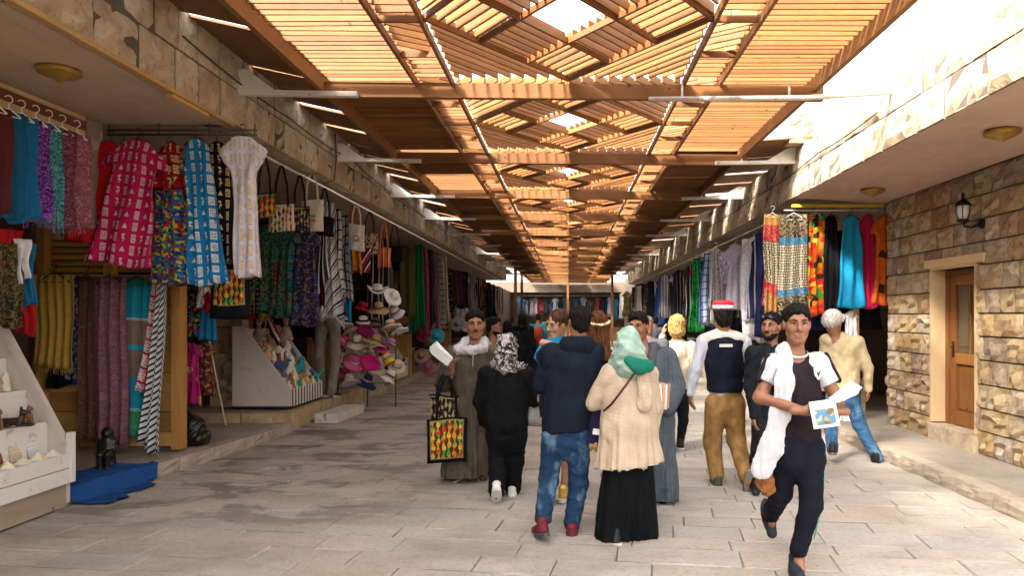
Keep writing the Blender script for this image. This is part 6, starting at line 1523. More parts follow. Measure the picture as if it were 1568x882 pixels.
# 2 --- man in a navy waistcoat and striped cap, seen from behind
g = Fig('man in a dark waistcoat, tan trousers and red, white and black cap, walking away', 7.25, 1107, 180, SK)
g.sethead(1107, 464, 512, 0, 178, 0)
nk = g.p(1107, 517); hips = g.p(1112, 606); sl_, sr = g.p(1077, 524), g.p(1139, 524); el, er = g.p(1065, 565, .0), g.p(1153, 565, .02); wl_, wr = g.p(1058, 603, .03), g.p(1154, 602, -.08)
L1 = (g.p(1096, 618), g.p(1092, 676, .04), g.p(1098, 733, .0)); L2 = (g.p(1125, 618), g.p(1128, 674, .03), g.p(1133, 722, -.30))
g.body(nk, hips, [(sl_, el, wl_), (sr, er, wr)], [L1, L2], [(wl_, A(.05, .1, -1), A(.9, .2, 0), .3, 1.05), (wr, A(0, .1, -1), A(-.9, .2, 0), .3, 1.05)], False)
g.hair(HAIRB, 'short', 4)
wsh = c_wear((.46, .46, .50), .2, pin=(.4, .42, .55))
g.wear('shirt', wsh, top(g, sl_, sr, g.p(1111, 606), .170, .160, .160, .62, .064, [[(sl_, el, .072, .058), (el, wl_, .058, .044)], [(sr, er, .072, .058), (er, wr, .058, .044)]]), [(g.p(1111, 612), -UP)], .012, .008, .10)
nv = c_wear((.006, .007, .015), .3)
g.wear('waistcoat', nv, [c for c in top(g, sl_*.9+nk*.1, sr*.9+nk*.1, g.p(1110, 592), .192, .185, .182, .68, .074)], [(g.p(1110, 600), -UP), (sl_+A(-.022, 0, 0), A(-1, 0, .22)), (sr-A(-.022, 0, 0), A(1, 0, .22))], .012, .006, .16)
gy = c_wear((.42, .40, .36), .2)
g.wear('shoulder_yoke', gy, [(sl_*.95+nk*.05+A(0, 0, .012), nk-A(0, -.01, -.012), .076, .092, .03), (nk-A(0, -.01, -.012), sr*.95+nk*.05+A(0, 0, .012), .092, .076, .03)], [(g.p(1108, 524), -UP)], .012, .004)
g.wear('collar', gy, [(nk+A(-.04, -.0, .04), nk+A(.04, 0, .04), .058, .058, .02)], (), .011, .003)
MB().box((0, 0, 0), (.13, .006, .03)).build('label_patch', m_plain((.5, .48, .42), .7), g.root, nk+A(0, -.142, -.075))
g.wear('trousers', c_wear((.25, .135, .045), .4), trousers(g, [(L1[0], L1[1], g.p(1097, 727)), (L2[0], L2[1], L2[2])], g.p(1111, 614), .160, (.112, .094, .080)), (), .013, .0065, .14, (.6, .6, 1.2))
sd1 = m_plain((.05, .05, .03), .7); g.shoe(g.p(1097, 737), A(-.1, 1, 0), sd1, .27, m_plain((.35, .25, .06), .7)); g.shoe(L2[2]+A(0, 0, .0), A(0, 1, 0), m_plain((.10, .085, .06), .8), .27, m_plain((.20, .17, .13), .8), -1.1)
cap = MB(); hc = g.h(0, -.01, .045)
cp = empty('cap_anchor', (0, 0, 0)); COL.objects.unlink(cp); bpy.data.objects.remove(cp)
c_ = MB().lathe([(.098, .0), (.104, .022), (.103, .04)], n=24, sy=1.12).build('cap', m_plain((.015, .015, .018), .8), g.root, hc); MB().lathe([(.1035, .038), (.106, .06), (.103, .074)], n=24, sy=1.12).build('cap_band', m_plain((.66, .64, .62), .8), c_); MB().lathe([(.103, .072), (.108, .09), (.096, .112), (.05, .124), (0, .127)], n=24, sy=1.12).build('cap_crown', m_plain((.52, .012, .025), .8), c_)

# 3 --- man in a beige jacket and pale head wrap stepping onto the pavement
g = Fig('grey-wrapped man in a beige jacket and blue jeans stepping towards the right pavement', 8.4, 1293, 150, SK)
g.sethead(1276, 473, 516, 0, 130, -8)
nk = g.p(1280, 516); hips = g.p(1290, 600); sl_, sr = g.p(1268, 522, .05), g.p(1310, 524, -.05); el, er = g.p(1266, 565, .12), g.p(1326, 562, -.03); wl_, wr = g.p(1270, 598, .2), g.p(1331, 596, .03)
L1 = (g.p(1277, 608), g.p(1272, 655, .0), g.p(1272, 688, -.05)); L2 = (g.p(1302, 606), g.p(1317, 652, .02), g.p(1340, 700, -.06))
g.body(nk, hips, [(sl_, el, wl_), (sr, er, wr)], [L1, L2], [(wr, A(.1, .1, -1), A(-.8, .3, 0), .4, 1.0)], False)
bj = c_wear((.42, .33, .19), .25)
g.wear('jacket', bj, top(g, sl_, sr, g.p(1290, 594), .185, .190, .195, .72, .072, [[(sl_, el, .080, .066), (el, wl_, .064, .052)], [(sr, er, .080, .068), (er, wr, .066, .054)]]), [(g.p(1290, 602), -UP)], .012, .008, .15)
g.wear('trousers', c_denim((.030, .085, .17), (.13, .25, .36)), trousers(g, [L1, L2], g.p(1290, 606), .150, (.098, .078, .066)), (), .012, .007, .12, (.6, .6, 1.4))
g.shoe(L1[2]+A(0, 0, .02), A(.3, .9, 0), SHOEK, .27, m_plain((.2, .12, .07), .8), -.1); g.shoe(L2[2]+A(0, 0, 0), A(.5, .5, 0), SHOEK, .28, SHOEK, -.9)
hw = c_wear((.50, .46, .42), .25)
F = Field(g.hc-.2, g.hc+.2, .008); g.hell(F, (0, -.015, .035), (.092, .108, .095)); g.hell(F, (0, -.05, .0), (.086, .075, .07), .03); g.hcone(F, (-.07, .05, .05), (.07, .05, .05), .03, .03, .03); P, Q = F.mesh(); P = P+normals(P, Q)*folds(P, 8, .05, .010, (1, 1, 2))[:, None]; np_obj([(P, Q, 0)], 'head_wrap', [hw], g.root)

# 4 --- bearded man in dark clothes behind the young man
g = Fig('bearded man in dark clothes with sunglasses on his head, behind the young man', 6.9, 1178, -30, SK)
g.sethead(1180, 478, 525, -.02, -38, 0)
nk = g.p(1180, 529); hips = g.p(1176, 640); sl_, sr = g.p(1152, 540), g.p(1205, 540); el, er = g.p(1148, 590), g.p(1212, 590); wl_, wr = g.p(1152, 635, -.05), g.p(1208, 632)
L1 = (g.p(1166, 650), g.p(1160, 705), g.p(1158, 745)); L2 = (g.p(1190, 650), g.p(1192, 705), g.p(1194, 745))
g.body(nk, hips, [(sl_, el, wl_), (sr, er, wr)], [L1, L2], [(wl_, A(0, -.1, -1), A(.9, 0, 0), .4, 1.0)], True)
g.brows(HAIRB, 1, 1); g.hair(HAIRB, 'short', 6)
dkc = c_wear((.008, .011, .015), .3)
g.wear('shirt', dkc, top(g, sl_, sr, g.p(1176, 645), .168, .160, .160, .62, .066, [[(sl_, el, .070, .060), (el, wl_, .058, .046)], [(sr, er, .070, .060), (er, wr, .058, .046)]]), [(g.p(1176, 655), -UP)], .013, .009, .12)
g.wear('trousers', c_wear((.012, .012, .014), .3), trousers(g, [L1, L2], g.p(1177, 650), .148), (), .014, .010)
for a in (L1[2], L2[2]): g.shoe(a+A(0, 0, -.0), A(-.3, -1, 0), SHOEK)
sg = MB()
for e in (-1, 1):
    c = g.h(e*.032, .075, .088); sg.lathe([(0, -.004), (.024, -.004), (.026, 0), (.024, .004), (0, .004)], tuple(c), 12, rot=Matrix.Rotation(R(60), 3, 'X'))
    sg.tube([g.h(e*.055, .07, .085), g.h(e*.080, .02, .06), g.h(e*.082, -.02, .035)], .003, 5)
sg.tube([g.h(-.012, .085, .086), g.h(.012, .085, .086)], .003, 5); sg.build('sunglasses', m_plain((.012, .012, .015), .15), g.root)

# 5 --- woman in a green headscarf, cream tunic and black skirt, from behind
g = Fig('woman in a pale green headscarf, long cream tunic and black skirt, from behind', 5.5, 962, 180, SKL)
g.sethead(963, 500, 556, 0, 165, -6)
nk = g.p(964, 556); hips = g.p(963, 660); sl_, sr = g.p(934, 573), g.p(993, 573); el, er = g.p(908, 618, .06), g.p(1003, 625, .04); wl_, wr = g.p(906, 606, .26), g.p(1004, 665, .12)
L1 = (g.p(948, 680), g.p(940, 750, .03), g.p(940, 812, -.08)); L2 = (g.p(975, 680), g.p(975, 750, .05), g.p(980, 812, .05))
g.body(nk, hips, [(sl_, el, wl_), (sr, er, wr)], [L1, L2], [(wl_, A(-.1, .8, .4), A(0, -.2, -1), .5, .95)], False, chest=.12)
cr = c_wear((.48, .37, .265), .18, 7.0, knit=1)
g.wear('tunic', cr, top(g, sl_, sr, g.p(962, 650), .172, .185, .215, .72, .070, [[(sl_, el, .078, .066), (el, wl_, .062, .046)], [(sr, er, .076, .062), (er, wr, .060, .046)]])+[(g.p(962, 650), g.p(963, 712), .215, .262, .05, (g.f, .75))], [(g.p(963, 712), A(.10, 0, -1))], .012, .007, .12, (1, 1, .6), skirt=(g.p(0, 620)[2], g.p(0, 712)[2], 7, .016))
bs = c_wear((.004, .004, .0045), .3)
g.wear('skirt', bs, [(g.p(958, 700), g.p(940, 822, -.02), .160, .150, .04, (g.f, .70)), (g.p(966, 700), g.p(977, 830, .04), .160, .155, .06, (g.f, .80))], [(g.p(958, 829), -UP)], .013, .008, .16, (1.4, 1.4, .25), skirt=(g.p(0, 700)[2], g.p(0, 829)[2], 8, .018))
g.shoe(g.p(938, 818, -.04), A(-.3, 1, 0), SHOEK, .25, SOLE, -.15); g.shoe(g.p(985, 822, .05), A(0, 1, 0), SHOEK, .25)
gs = c_wear((.30, .42, .34), .22, 8.0); gs2 = c_wear((.01, .15, .10), .2)
F = Field(g.hc-A(.3, .3, .3), g.hc+A(.3, .3, .22), .009); g.hell(F, (0, -.02, .025), (.098, .118, .108)); g.hell(F, (0, -.035, -.05), (.105, .11, .10), .05); F.cone(g.hc+A(0, -.05, -.10), nk+A(.0, -.06, -.02), .105*1.0, .125, .06, (g.f, .85)); F.cone(nk+A(-.09, 0, .0), nk+A(.09, 0, .0), .075, .075, .05)
P, Q = F.mesh(); N_ = normals(P, Q); P = P+N_*folds(P, 12, .11, .013, (.7, 1, 1.3))[:, None]; np_obj([(P, Q, 0)], 'headscarf', [gs], g.root)
g.wear('headscarf_tail', gs2, [(nk+A(-.02, -.165, .03), nk+A(.06, -.180, -.015), .040, .055, .03, (A(0, 1, 0), .5)), (nk+A(.06, -.180, -.015), nk+A(.13, -.13, -.015), .055, .05, .03, (A(0, 1, 0), .6))], (), .010, .004, .09)
g.wear('shawl_end', cr, [(nk+A(.09, -.13, -.07), nk+A(.10, -.155, -.30), .05, .065, .03, (A(0, 1, 0), .4))], (), .010, .010, .05, (1.8, 1, .3))
MB().tube([nk+A(.03, -.145, -.06), nk+A(-.06, -.165, -.18), nk+A(-.15, -.15, -.30), nk+A(-.20, -.06, -.36)], .009, 6).build('bag_strap', m_plain((.07, .012, .015), .5), g.root)

# 6 --- man in a navy blazer and jeans carrying a child
g = Fig('man in a navy blazer and faded blue jeans carrying a child, from behind', 5.6, 872, 180, SK)
g.sethead(887, 469, 521, .0, 200, 0, 4)
nk = g.p(884, 521); hips = g.p(866, 650); sl_, sr = g.p(842, 540), g.p(911, 540); el, er = g.p(828, 590, .06), g.p(914, 600, .04); wl_, wr = g.p(845, 578, .30), g.p(905, 610, .25)
L1 = (g.p(848, 668), g.p(840, 735, .04), g.p(832, 794, -.12)); L2 = (g.p(885, 668), g.p(886, 742, .04), g.p(876, 808, .02))
g.body(nk, hips, [(sl_, el, wl_), (sr, er, wr)], [L1, L2], [], False)
g.hair(HAIRB, 'short', 9, .006)
for e in (-1, 1): MB().lathe([(0, -.03), (.014, -.02), (.018, 0), (.014, .02), (0, .03)], n=10, sx=.6).build('ear', SK, g.root, g.h(e*.080, -.004, -.006))
bz = c_wear((.007, .010, .018), .3)
g.wear('blazer', bz, top(g, sl_, sr, g.p(866, 640), .188, .172, .178, .66, .070, [[(sl_, el, .078, .068), (el, wl_, .066, .054)], [(sr, er, .078, .068), (er, wr, .066, .054)]])+[(g.p(866, 625), g.p(865, 660), .176, .182, .04, (g.f, .70))], [(g.p(866, 661), A(.06, 0, -1))], .011, .008, .13, (1, 1, .5))
g.wear('collar', bz, [(nk+A(-.05, -.03, -.015), nk+A(.05, -.03, -.015), .074, .074, .03), (nk+A(-.06, -.02, -.05), nk+A(.06, -.02, -.05), .085, .085, .03)], [(nk+A(0, 0, .035), UP)], .010, .003)
MB().box((0, 0, 0), (.004, .004, .16)).build('vent', m_plain((.004, .004, .006), .9), g.root, g.p(868, 640, -.135))
g.wear('jeans', c_denim(), trousers(g, [(L1[0], L1[1], g.p(832, 788, -.1)), (L2[0], L2[1], g.p(876, 803, .02))], g.p(866, 668), .150, (.100, .078, .068)), (), .012, .007, .11, (.6, .6, 1.5))
rs = m_plain((.10, .010, .016), .7, 0, .6); g.shoe(g.p(829, 798, -.14), A(-.35, 1, 0), rs, .28, m_plain((.05, .05, .06), .7), -.25); g.shoe(g.p(876, 813, .02), A(.05, 1, 0), rs, .28, m_plain((.06, .07, .08), .7))
bl_g = g
# 7 --- the child looking over his shoulder
g = Fig('small brown-haired child in blue looking over the blazer man\'s shoulder', 5.78, 850, -20, SKL)
g.sethead(853, 474, 521, 0, -48, -12, -8)
nk = g.p(852, 523, .02); hips = g.p(846, 580, .06); sl_, sr = g.p(836, 533), g.p(868, 533); el, er = g.p(828, 545, -.06), g.p(874, 548, -.06); wl_, wr = g.p(843, 526, -.17), g.p(878, 530, -.12)
g.body(nk, hips, [(sl_, el, wl_), (sr, er, wr)], [(g.p(840, 585, .08), g.p(832, 612, .02), g.p(834, 640, .1)), (g.p(856, 585, .08), g.p(862, 612, .02), g.p(860, 640, .1))], [(wl_, A(.9, -.2, -.2), A(0, -.2, -1), .5, .62)], True, chest=.075)
g.brows(HAIRK); F = None
hr_ = g.hair(HAIRK, 'curl', 15, .008)
g2_ = g.hair  # fringe
bsh = c_wear((.015, .20, .34), .25)
g.wear('shirt', bsh, top(g, sl_, sr, hips, .10, .10, .10, .75, .045, [[(sl_, el, .052, .050)], [(sr, er, .05, .045)]]), (), .010, .006, .08)
g.wear('sleeve_cuff', c_wear((.012, .02, .06), .25), [(el, wl_*.75+el*.25, .050, .036, .02)], (), .010, .004, .06); g.wear('sleeve_cuff', c_wear((.012, .02, .06), .25), [(er, wr*.7+er*.3, .045, .036, .02)], (), .010, .004, .06)
g.wear('trousers', c_wear((.02, .025, .05), .2), [(hips, g.p(834, 612, .02), .075, .055, .03), (hips, g.p(862, 612, .02), .075, .055, .03), (g.p(834, 612, .02), g.p(834, 640, .1), .055, .045, .03), (g.p(862, 612, .02), g.p(860, 640, .1), .055, .045, .03)], (), .012, .005)

# 8 --- girl with a flower band
g = Fig('long-haired girl in dark clothes with a pale flower band in her hair', 6.55, 892, 180, SKL)
g.sethead(915, 476, 524, 0, 185, 0)
nk = g.p(913, 528); hips = g.p(896, 640); sl_, sr = g.p(893, 545), g.p(930, 545); el, er = g.p(890, 590, .04), g.p(930, 590, .04); wl_, wr = g.p(892, 625, .12), g.p(928, 625, .1)
L1 = (g.p(862, 660, .05), g.p(852, 705, .06), g.p(843, 745, -.06)); L2 = (g.p(876, 660), g.p(868, 710, .05), g.p(863, 752, .05))
g.body(nk, hips, [(sl_, el, wl_), (sr, er, wr)], [L1, L2], [], False, chest=.10)
g.hair(HAIRBR, 'long', 17, .004)
g.wear('coat', c_wear((.012, .012, .018), .3), top(g, sl_, sr, hips, .135, .13, .16, .7, .055, [[(sl_, el, .058, .05), (el, wl_, .05, .04)], [(sr, er, .058, .05), (er, wr, .05, .04)]])+[(hips, g.p(874, 672), .15, .14, .05, (g.f, .75))], [(g.p(874, 680), -UP)], .013, .008)
for k in range(11):
    a = -1.25+k*.25; c = g.h(.100*math.sin(a), -.012-.118*math.cos(a), .055-.045*math.cos(a)); MB().lathe([(0, -.014), (.012, -.010), (.016, 0), (.012, .008), (0, .012)], n=7).build('flower', m_plain((.62, .58, .40), .7) if k % 3 else m_plain((.45, .36, .08), .7), g.root, c)
gold = m_plain((.55, .36, .08), .4, .4); g.shoe(L2[2]-A(0, 0, .02), A(.1, 1, 0), gold, .22); g.shoe(L1[2]-A(0, 0, .0), A(0, 1, 0), gold, .22, SOLE, -.3)
# coat carried over an arm
cj = empty('folded_jacket', tuple(W(915, 640, 5.62))); tag(cj, 'navy padded jacket with white tag and tan fur trim carried between the couple', 'jacket')
F = Field((-.16, -.12, -.36), (.16, .12, .42), .010); F.cone((.0, 0, .30), (-.01, 0, -.18), .055, .085, .04, (A(0, 1, 0), .55)); F.cone((.02, .02, .32), (.06, .04, -.10), .05, .05, .04, (A(0, 1, 0), .6)); F.cone((.03, 0, .36), (.0, .03, .38), .06, .05, .03); P, Q = F.mesh(); P = P+normals(P, Q)*folds(P, 21, .10, .012, (1.4, 1, .4))[:, None]
np_obj([(P, Q, 0)], 'shell', [c_wear((.022, .018, .055), .35)], cj)
F = Field((-.16, -.12, -.36), (.16, .12, -.05), .010); F.cone((-.06, -.02, -.22), (.06, -.01, -.23), .035, .04, .03); F.cone((.05, 0, -.24), (.03, 0, -.30), .035, .03, .03); P, Q = F.mesh(); P = P+normals(P, Q)*folds(P, 22, .03, .012)[:, None]; np_obj([(P, Q, 0)], 'fur_trim', [c_mottle((.25, .12, .04), (.40, .22, .09), 50.0)], cj)
MB().box((0, 0, 0), (.055, .004, .045)).build('tag', m_plain((.7, .7, .7), .6), cj, (-.012, -.062, -.10), (0, R(8), 0))

# 9 --- man in a blue-grey galabeya holding books
g = Fig('man in a long blue-grey galabeya with a dark neck scarf holding books', 6.6, 1003, -35, SK)
g.sethead(977, 477, 527, -.02, -25, -4)
nk = g.p(984, 533); hips = g.p(1003, 640); sl_, sr = g.p(965, 545, .03), g.p(1022, 545); el, er = g.p(962, 590, .0), g.p(1034, 592, -.02); wl_, wr = g.p(975, 620, -.12), g.p(1016, 624, -.2)
L1 = (g.p(990, 660), g.p(990, 710), g.p(990, 760)); L2 = (g.p(1015, 660), g.p(1016, 710), g.p(1014, 762))
g.body(nk, hips, [(sl_, el, wl_), (sr, er, wr)], [L1, L2], [(wr, A(-.8, -.3, .1), A(-.1, .4, -.6), .6, 1.05)], True)
g.brows(HAIRB, 0, 1); g.hair(HAIRB, 'short', 19)
gg = c_wear((.062, .075, .088), .25, pin=(.11, .13, .15))
g.wear('galabeya', gg, top(g, sl_, sr, hips, .175, .17, .18, .75, .072, [[(sl_, el, .085, .085), (el, wl_, .085, .080)], [(sr, er, .085, .095), (er, wr*.85+er*.15, .095, .085)]])+[(hips, g.p(1008, 764), .18, .20, .05, (g.f, .85))], [(g.p(1003, 763), -UP)], .012, .009, .13, (1, 1, .5), skirt=(g.p(0, 640)[2], g.p(0, 763)[2], 6, .018))
g.wear('neck_scarf', c_wear((.07, .065, .075), .25), [(nk+A(-.10, 0, .0), nk+A(.10, 0, -.01), .055, .06, .04), (nk+A(.10, -.02, -.01), nk+A(.04, -.13, -.18), .055, .05, .04), (nk+A(.04, -.13, -.18), nk+A(.05, -.14, -.34), .05, .05, .03)], (), .011, .010, .06)
g.shoe(g.p(990, 766, -.05), A(-.3, -1, 0), SHOEK); g.shoe(g.p(1013, 768, -.05), A(0, -1, 0), SHOEK)
bk = empty('book_stack', tuple(A(g.x0, 6.6, 0)+g.p(1006, 602, -.27))); tag(bk, 'stack of thin books held against the grey galabeya', 'books')
for k in range(4): MB().box((0, 0, 0), (.018, .15, .22)).build('book', m_plain(((.7, .68, .62), (.55, .33, .16), (.66, .66, .66), (.35, .2, .12))[k], .6, 0, .1), bk, (-.04+.022*k, 0, .01*(k % 2)), (0, R(3*k-4), R(30)))

# 10 --- man in a brown galabeya with white scarf holding bags
g = Fig('man in a brown galabeya and white scarf facing the viewer, holding bags', 7.45, 718, 8, SK)
g.sethead(728, 474, 523, -.02, 10, -4)
nk = g.p(727, 528); hips = g.p(716, 630); sl_, sr = g.p(693, 541), g.p(753, 541); el, er = g.p(680, 588, -.02), g.p(762, 590, .02); wl_, wr = g.p(697, 566, -.22), g.p(757, 635, -.04)
L1 = (g.p(704, 650), g.p(700, 690), g.p(700, 724)); L2 = (g.p(733, 650), g.p(736, 690), g.p(738, 724))
g.body(nk, hips, [(sl_, el, wl_), (sr, er, wr)], [L1, L2], [(wl_, A(.15, -.25, .85), A(.8, -.4, 0), .5, 1.05), (wr, A(0, 0, -1), A(-.9, 0, 0), .4, 1.0)], True)
g.brows(HAIRB, 0, 1); g.hair(HAIRB, 'short', 23)
gb = c_wear((.085, .068, .046), .3, pin=(.05, .04, .03))
g.wear('galabeya', gb, top(g, sl_, sr, hips, .185, .18, .20, .72, .074, [[(sl_, el, .085, .088), (el, wl_*.8+el*.2, .085, .065)], [(sr, er, .085, .090), (er, wr, .090, .085)]])+[(hips, g.p(713, 728), .20, .265, .06, (g.f, .80))], [(g.p(713, 728), -UP)], .012, .009, .13, (1, 1, .5), skirt=(g.p(0, 620)[2], g.p(0, 728)[2], 6, .02))
MB().tube([nk+A(.0, -.13, -.03), nk+A(.004, -.158, -.12), nk+A(.0, -.158, -.22)], .006, 5).build('placket', m_plain((.4, .36, .3), .7), g.root)
ws = c_wear((.46, .43, .44), .15)
g.wear('scarf', ws, [(nk+A(-.08, .05, .02), nk+A(.08, .05, .02), .06, .06, .03), (nk+A(-.08, .03, .02), nk+A(-.16, -.05, -.05), .065, .06, .04), (nk+A(.08, .03, .02), nk+A(.10, -.08, -.03), .062, .055, .04), (nk+A(-.16, -.07, -.05), nk+A(-.02, -.12, -.055), .055, .05, .03), (nk+A(-.02, -.12, -.055), nk+A(.10, -.09, -.03), .05, .052, .03)], (), .010, .012, .06)
for a, x in ((L1[2], -.1), (L2[2], .2)): g.shoe(a, A(x, -1, 0), SHOEK)
o = tote('black tote bag with colourful pharaonic figures hanging from the galabeya man\'s hand', tuple(A(g.x0, 7.45, 0)+g.p(691, 572, -.26)), .40, .44, BAGC, .05, BLKC, .43, .10, 'bags in the galabeya man\'s hand', name='tote_bag')
o = tote('black tote bag with dull gold print behind the colourful one', tuple(A(g.x0, 7.45, 0)+g.p(685, 570, -.18)), .30, .33, BAGK, .05, BLKC, .22, .06, 'bags in the galabeya man\'s hand', name='tote_bag')
pk = empty('paper_packet', tuple(A(g.x0, 7.45, 0)+g.p(684, 543, -.26))); tag(pk, 'white paper packet held above the bags by the galabeya man', 'packet')
for k in range(4): MB().box((0, 0, 0), (.21, .02, .10), jit=.006).build('sheet', m_plain((.66, .65, .62), .6, 0, .08), pk, (-.01*k, .02*k, .012*k), (R(20), R(38+3*k), R(5*k)))

# 11 --- woman in black with a patterned headscarf
g = Fig('woman in black with a black and white patterned headscarf, from behind', 6.75, 775, 180, SKL)
g.sethead(776, 509, 556, 0, 170, -5)
nk = g.p(776, 556); hips = g.p(774, 650); sl_, sr = g.p(745, 574), g.p(806, 574); el, er = g.p(735, 615, .03), g.p(818, 612, .04); wl_, wr = g.p(738, 650, .14), g.p(832, 610, .25)
L1 = (g.p(763, 660), g.p(762, 705, .02), g.p(764, 744, -.22)); L2 = (g.p(789, 660), g.p(788, 708, .05), g.p(784, 752, .08))
g.body(nk, hips, [(sl_, el, wl_), (sr, er, wr)], [L1, L2], [], False, chest=.125)
kb = c_wear((.0045, .0045, .0055), .3)
g.wear('top', kb, top(g, sl_, sr, g.p(775, 645), .190, .195, .215, .75, .075, [[(sl_, el, .085, .072), (el, wl_, .070, .055)], [(sr, er, .085, .072), (er, wr, .070, .055)]]), [(g.p(775, 664), A(.1, 0, -1))], .012, .010, .12)
g.wear('trousers', kb, trousers(g, [L1, L2], g.p(776, 660), .185, (.115, .090, .078), .8), (), .013, .008, .12, (.6, .6, 1.3))
wsh_ = m_plain((.6, .58, .54), .7); g.shoe(L1[2]-A(0, 0, .0), A(-.1, 1, 0), wsh_, .25, SOLE, -.75); g.shoe(L2[2]-A(0, 0, .02), A(0, 1, 0), wsh_, .25)
pm = c_mottle((.42, .38, .36), (.02, .018, .02), 9.0)
F = Field(g.hc-A(.3, .3, .3), g.hc+A(.3, .3, .2), .009); g.hell(F, (0, -.015, .025), (.096, .116, .105)); g.hell(F, (0, -.03, -.05), (.095, .10, .09), .05); F.cone(g.hc+A(0, -.04, -.10), nk+A(0, -.05, -.01), .095, .115, .06, (g.f, .85)); F.cone(nk+A(-.10, -.02, -.01), nk+A(.14, -.03, -.03), .062, .055, .04)
P, Q = F.mesh(); P = P+normals(P, Q)*folds(P, 31, .10, .013, (.8, 1, 1.2))[:, None]; np_obj([(P, Q, 0)], 'headscarf', [pm], g.root)
o = tote('pale cloth bag carried between the woman in black and the blazer man', tuple(W(818, 575, 6.9)), .26, .36, c_plain((.45, .44, .42)), .3, c_plain((.4, .4, .4)), .12, .16)

# 12 --- man in a lime green jacket
g = Fig('dark-haired man in a lime green jacket beyond the galabeya man', 11.0, 752, 70, SK)
g.sethead(757, 485, 518, 0, 75, 0)
nk = g.p(754, 520); hips = g.p(752, 590); sl_, sr = g.p(745, 528, -.1), g.p(758, 528, .1); el, er = g.p(744, 560, -.14), g.p(760, 560, .14); wl_, wr = g.p(752, 588, -.14), g.p(766, 588, .12)
L1 = (g.p(748, 600), g.p(748, 635), g.p(748, 665)); L2 = (g.p(757, 600), g.p(758, 635), g.p(758, 665))
g.body(nk, hips, [(sl_, el, wl_), (sr, er, wr)], [L1, L2], [], False); g.hair(HAIRB, 'short', 33); g.brows(HAIRB, 1)
g.wear('jacket', c_wear((.42, .62, .02), .2), top(g, sl_, sr, hips, .17, .17, .17, .75, .075, [[(sl_, el, .08, .065), (el, wl_, .065, .05)], [(sr, er, .08, .065), (er, wr, .065, .05)]]), [(hips-UP*.05, -UP)], .014, .012)
g.wear('trousers', c_wear((.02, .02, .03), .3), trousers(g, [L1, L2], g.p(752, 600), .14), (), .015)
MB().tube([nk+A(-.03, -.12, .03), nk+A(-.04, -.17, -.10), nk+A(-.03, -.19, -.25)], .014, 6).build('backpack_strap', BLACKP, g.root)
for a in (L1[2], L2[2]): g.shoe(a-A(0, 0, .03), A(1, -.3, 0), SHOEK)

# 13 --- blonde woman in beige
g = Fig('blonde woman in a beige jacket and black trousers, hand raised to her hair', 9.2, 1036, 185, SKL)
g.sethead(1036, 482, 521, 0, 180, 0)
nk = g.p(1036, 522); hips = g.p(1040, 592); sl_, sr = g.p(1018, 530), g.p(1058, 530); el, er = g.p(1008, 552, .08), g.p(1064, 562, .02); wl_, wr = g.p(1016, 514, .08), g.p(1064, 592, .06)
L1 = (g.p(1032, 600), g.p(1024, 640, .02), g.p(1023, 666, -.2)); L2 = (g.p(1046, 600), g.p(1046, 645), g.p(1042, 680, .03))
g.body(nk, hips, [(sl_, el, wl_), (sr, er, wr)], [L1, L2], [(wl_, A(.1, 0, 1), A(1, .1, 0), .3, .95)], False, chest=.10)
g.hair(HAIRBL, 'bob', 35, .006)
g.wear('jacket', c_wear((.48, .40, .29), .2), top(g, sl_, sr, hips, .150, .145, .155, .68, .060, [[(sl_, el, .064, .056), (el, wl_, .054, .04)], [(sr, er, .064, .056), (er, wr, .054, .04)]]), [(hips-UP*.03, -UP)], .012, .008)
MB().box((0, 0, 0), (.006, .005, .34)).build('back_seam', m_plain((.3, .25, .18), .8), g.root, g.p(1038, 555, -.118))
g.wear('trousers', c_wear((.010, .010, .012), .3), trousers(g, [L1, L2], g.p(1040, 600), .145, (.09, .066, .052)), (), .013)
g.shoe(L1[2], A(0, 1, 0), m_plain((.3, .26, .2), .8), .24, SOLE, -.9); g.shoe(L2[2]-A(0, 0, .0), A(0, 1, 0), SHOEK, .24)

# 14 --- shopkeeper at the display stand
g = Fig('man in black sweater and grey-tan trousers at the display stand, head hidden by shawls', 12.45, 503, 150, SK, None, .272)
g.sethead(500, 455, 486, 0, 150, -15)
nk = g.p(502, 489); hips = g.p(504, 545); k_ = .0
nk = g.p(502, 484); hips = g.p(503, 538)
sl_, sr = g.p(488, 490), g.p(518, 490); el, er = g.p(482, 515, .1), g.p(523, 515, .05); wl_, wr = g.p(483, 522, .3), g.p(518, 530, .25)
sl_, sr, nk = g.p(488, 445), g.p(518, 445), g.p(503, 437); el, er = g.p(480, 470, .1), g.p(524, 468, .05); wl_, wr = g.p(478, 480, .3), g.p(516, 485, .28); hips = g.p(502, 478)
g.sethead(503, 402, 434, .05, 150, -25)
L1 = (g.p(493, 490), g.p(489, 545, .0), g.p(490, 600, .08)); L2 = (g.p(511, 490), g.p(514, 545), g.p(508, 602, -.02))
g.body(nk, hips, [(sl_, el, wl_), (sr, er, wr)], [L1, L2], [], False); g.hair(HAIRB, 'short', 37)
g.wear('sweater', c_wear((.009, .009, .010), .3), top(g, sl_, sr, g.p(502, 475), .175, .175, .175, .72, .075, [[(sl_, el, .08, .066), (el, wl_, .06, .05)], [(sr, er, .08, .066), (er, wr, .06, .05)]]), [(g.p(502, 482), -UP)], .014, .012)
g.wear('trousers', c_wear((.19, .155, .115), .35), trousers(g, [L1, L2], g.p(502, 488), .155, (.115, .090, .082)), (), .014, .003, .16, (.6, .6, 1.1))
g.shoe(L1[2]-A(0, 0, -.01), A(.7, .4, 0), m_plain((.02, .02, .03), .7), .27, SOLE); g.shoe(L2[2]-A(0, 0, -.01), A(.9, .1, 0), m_plain((.02, .02, .03), .7), .27, SOLE)

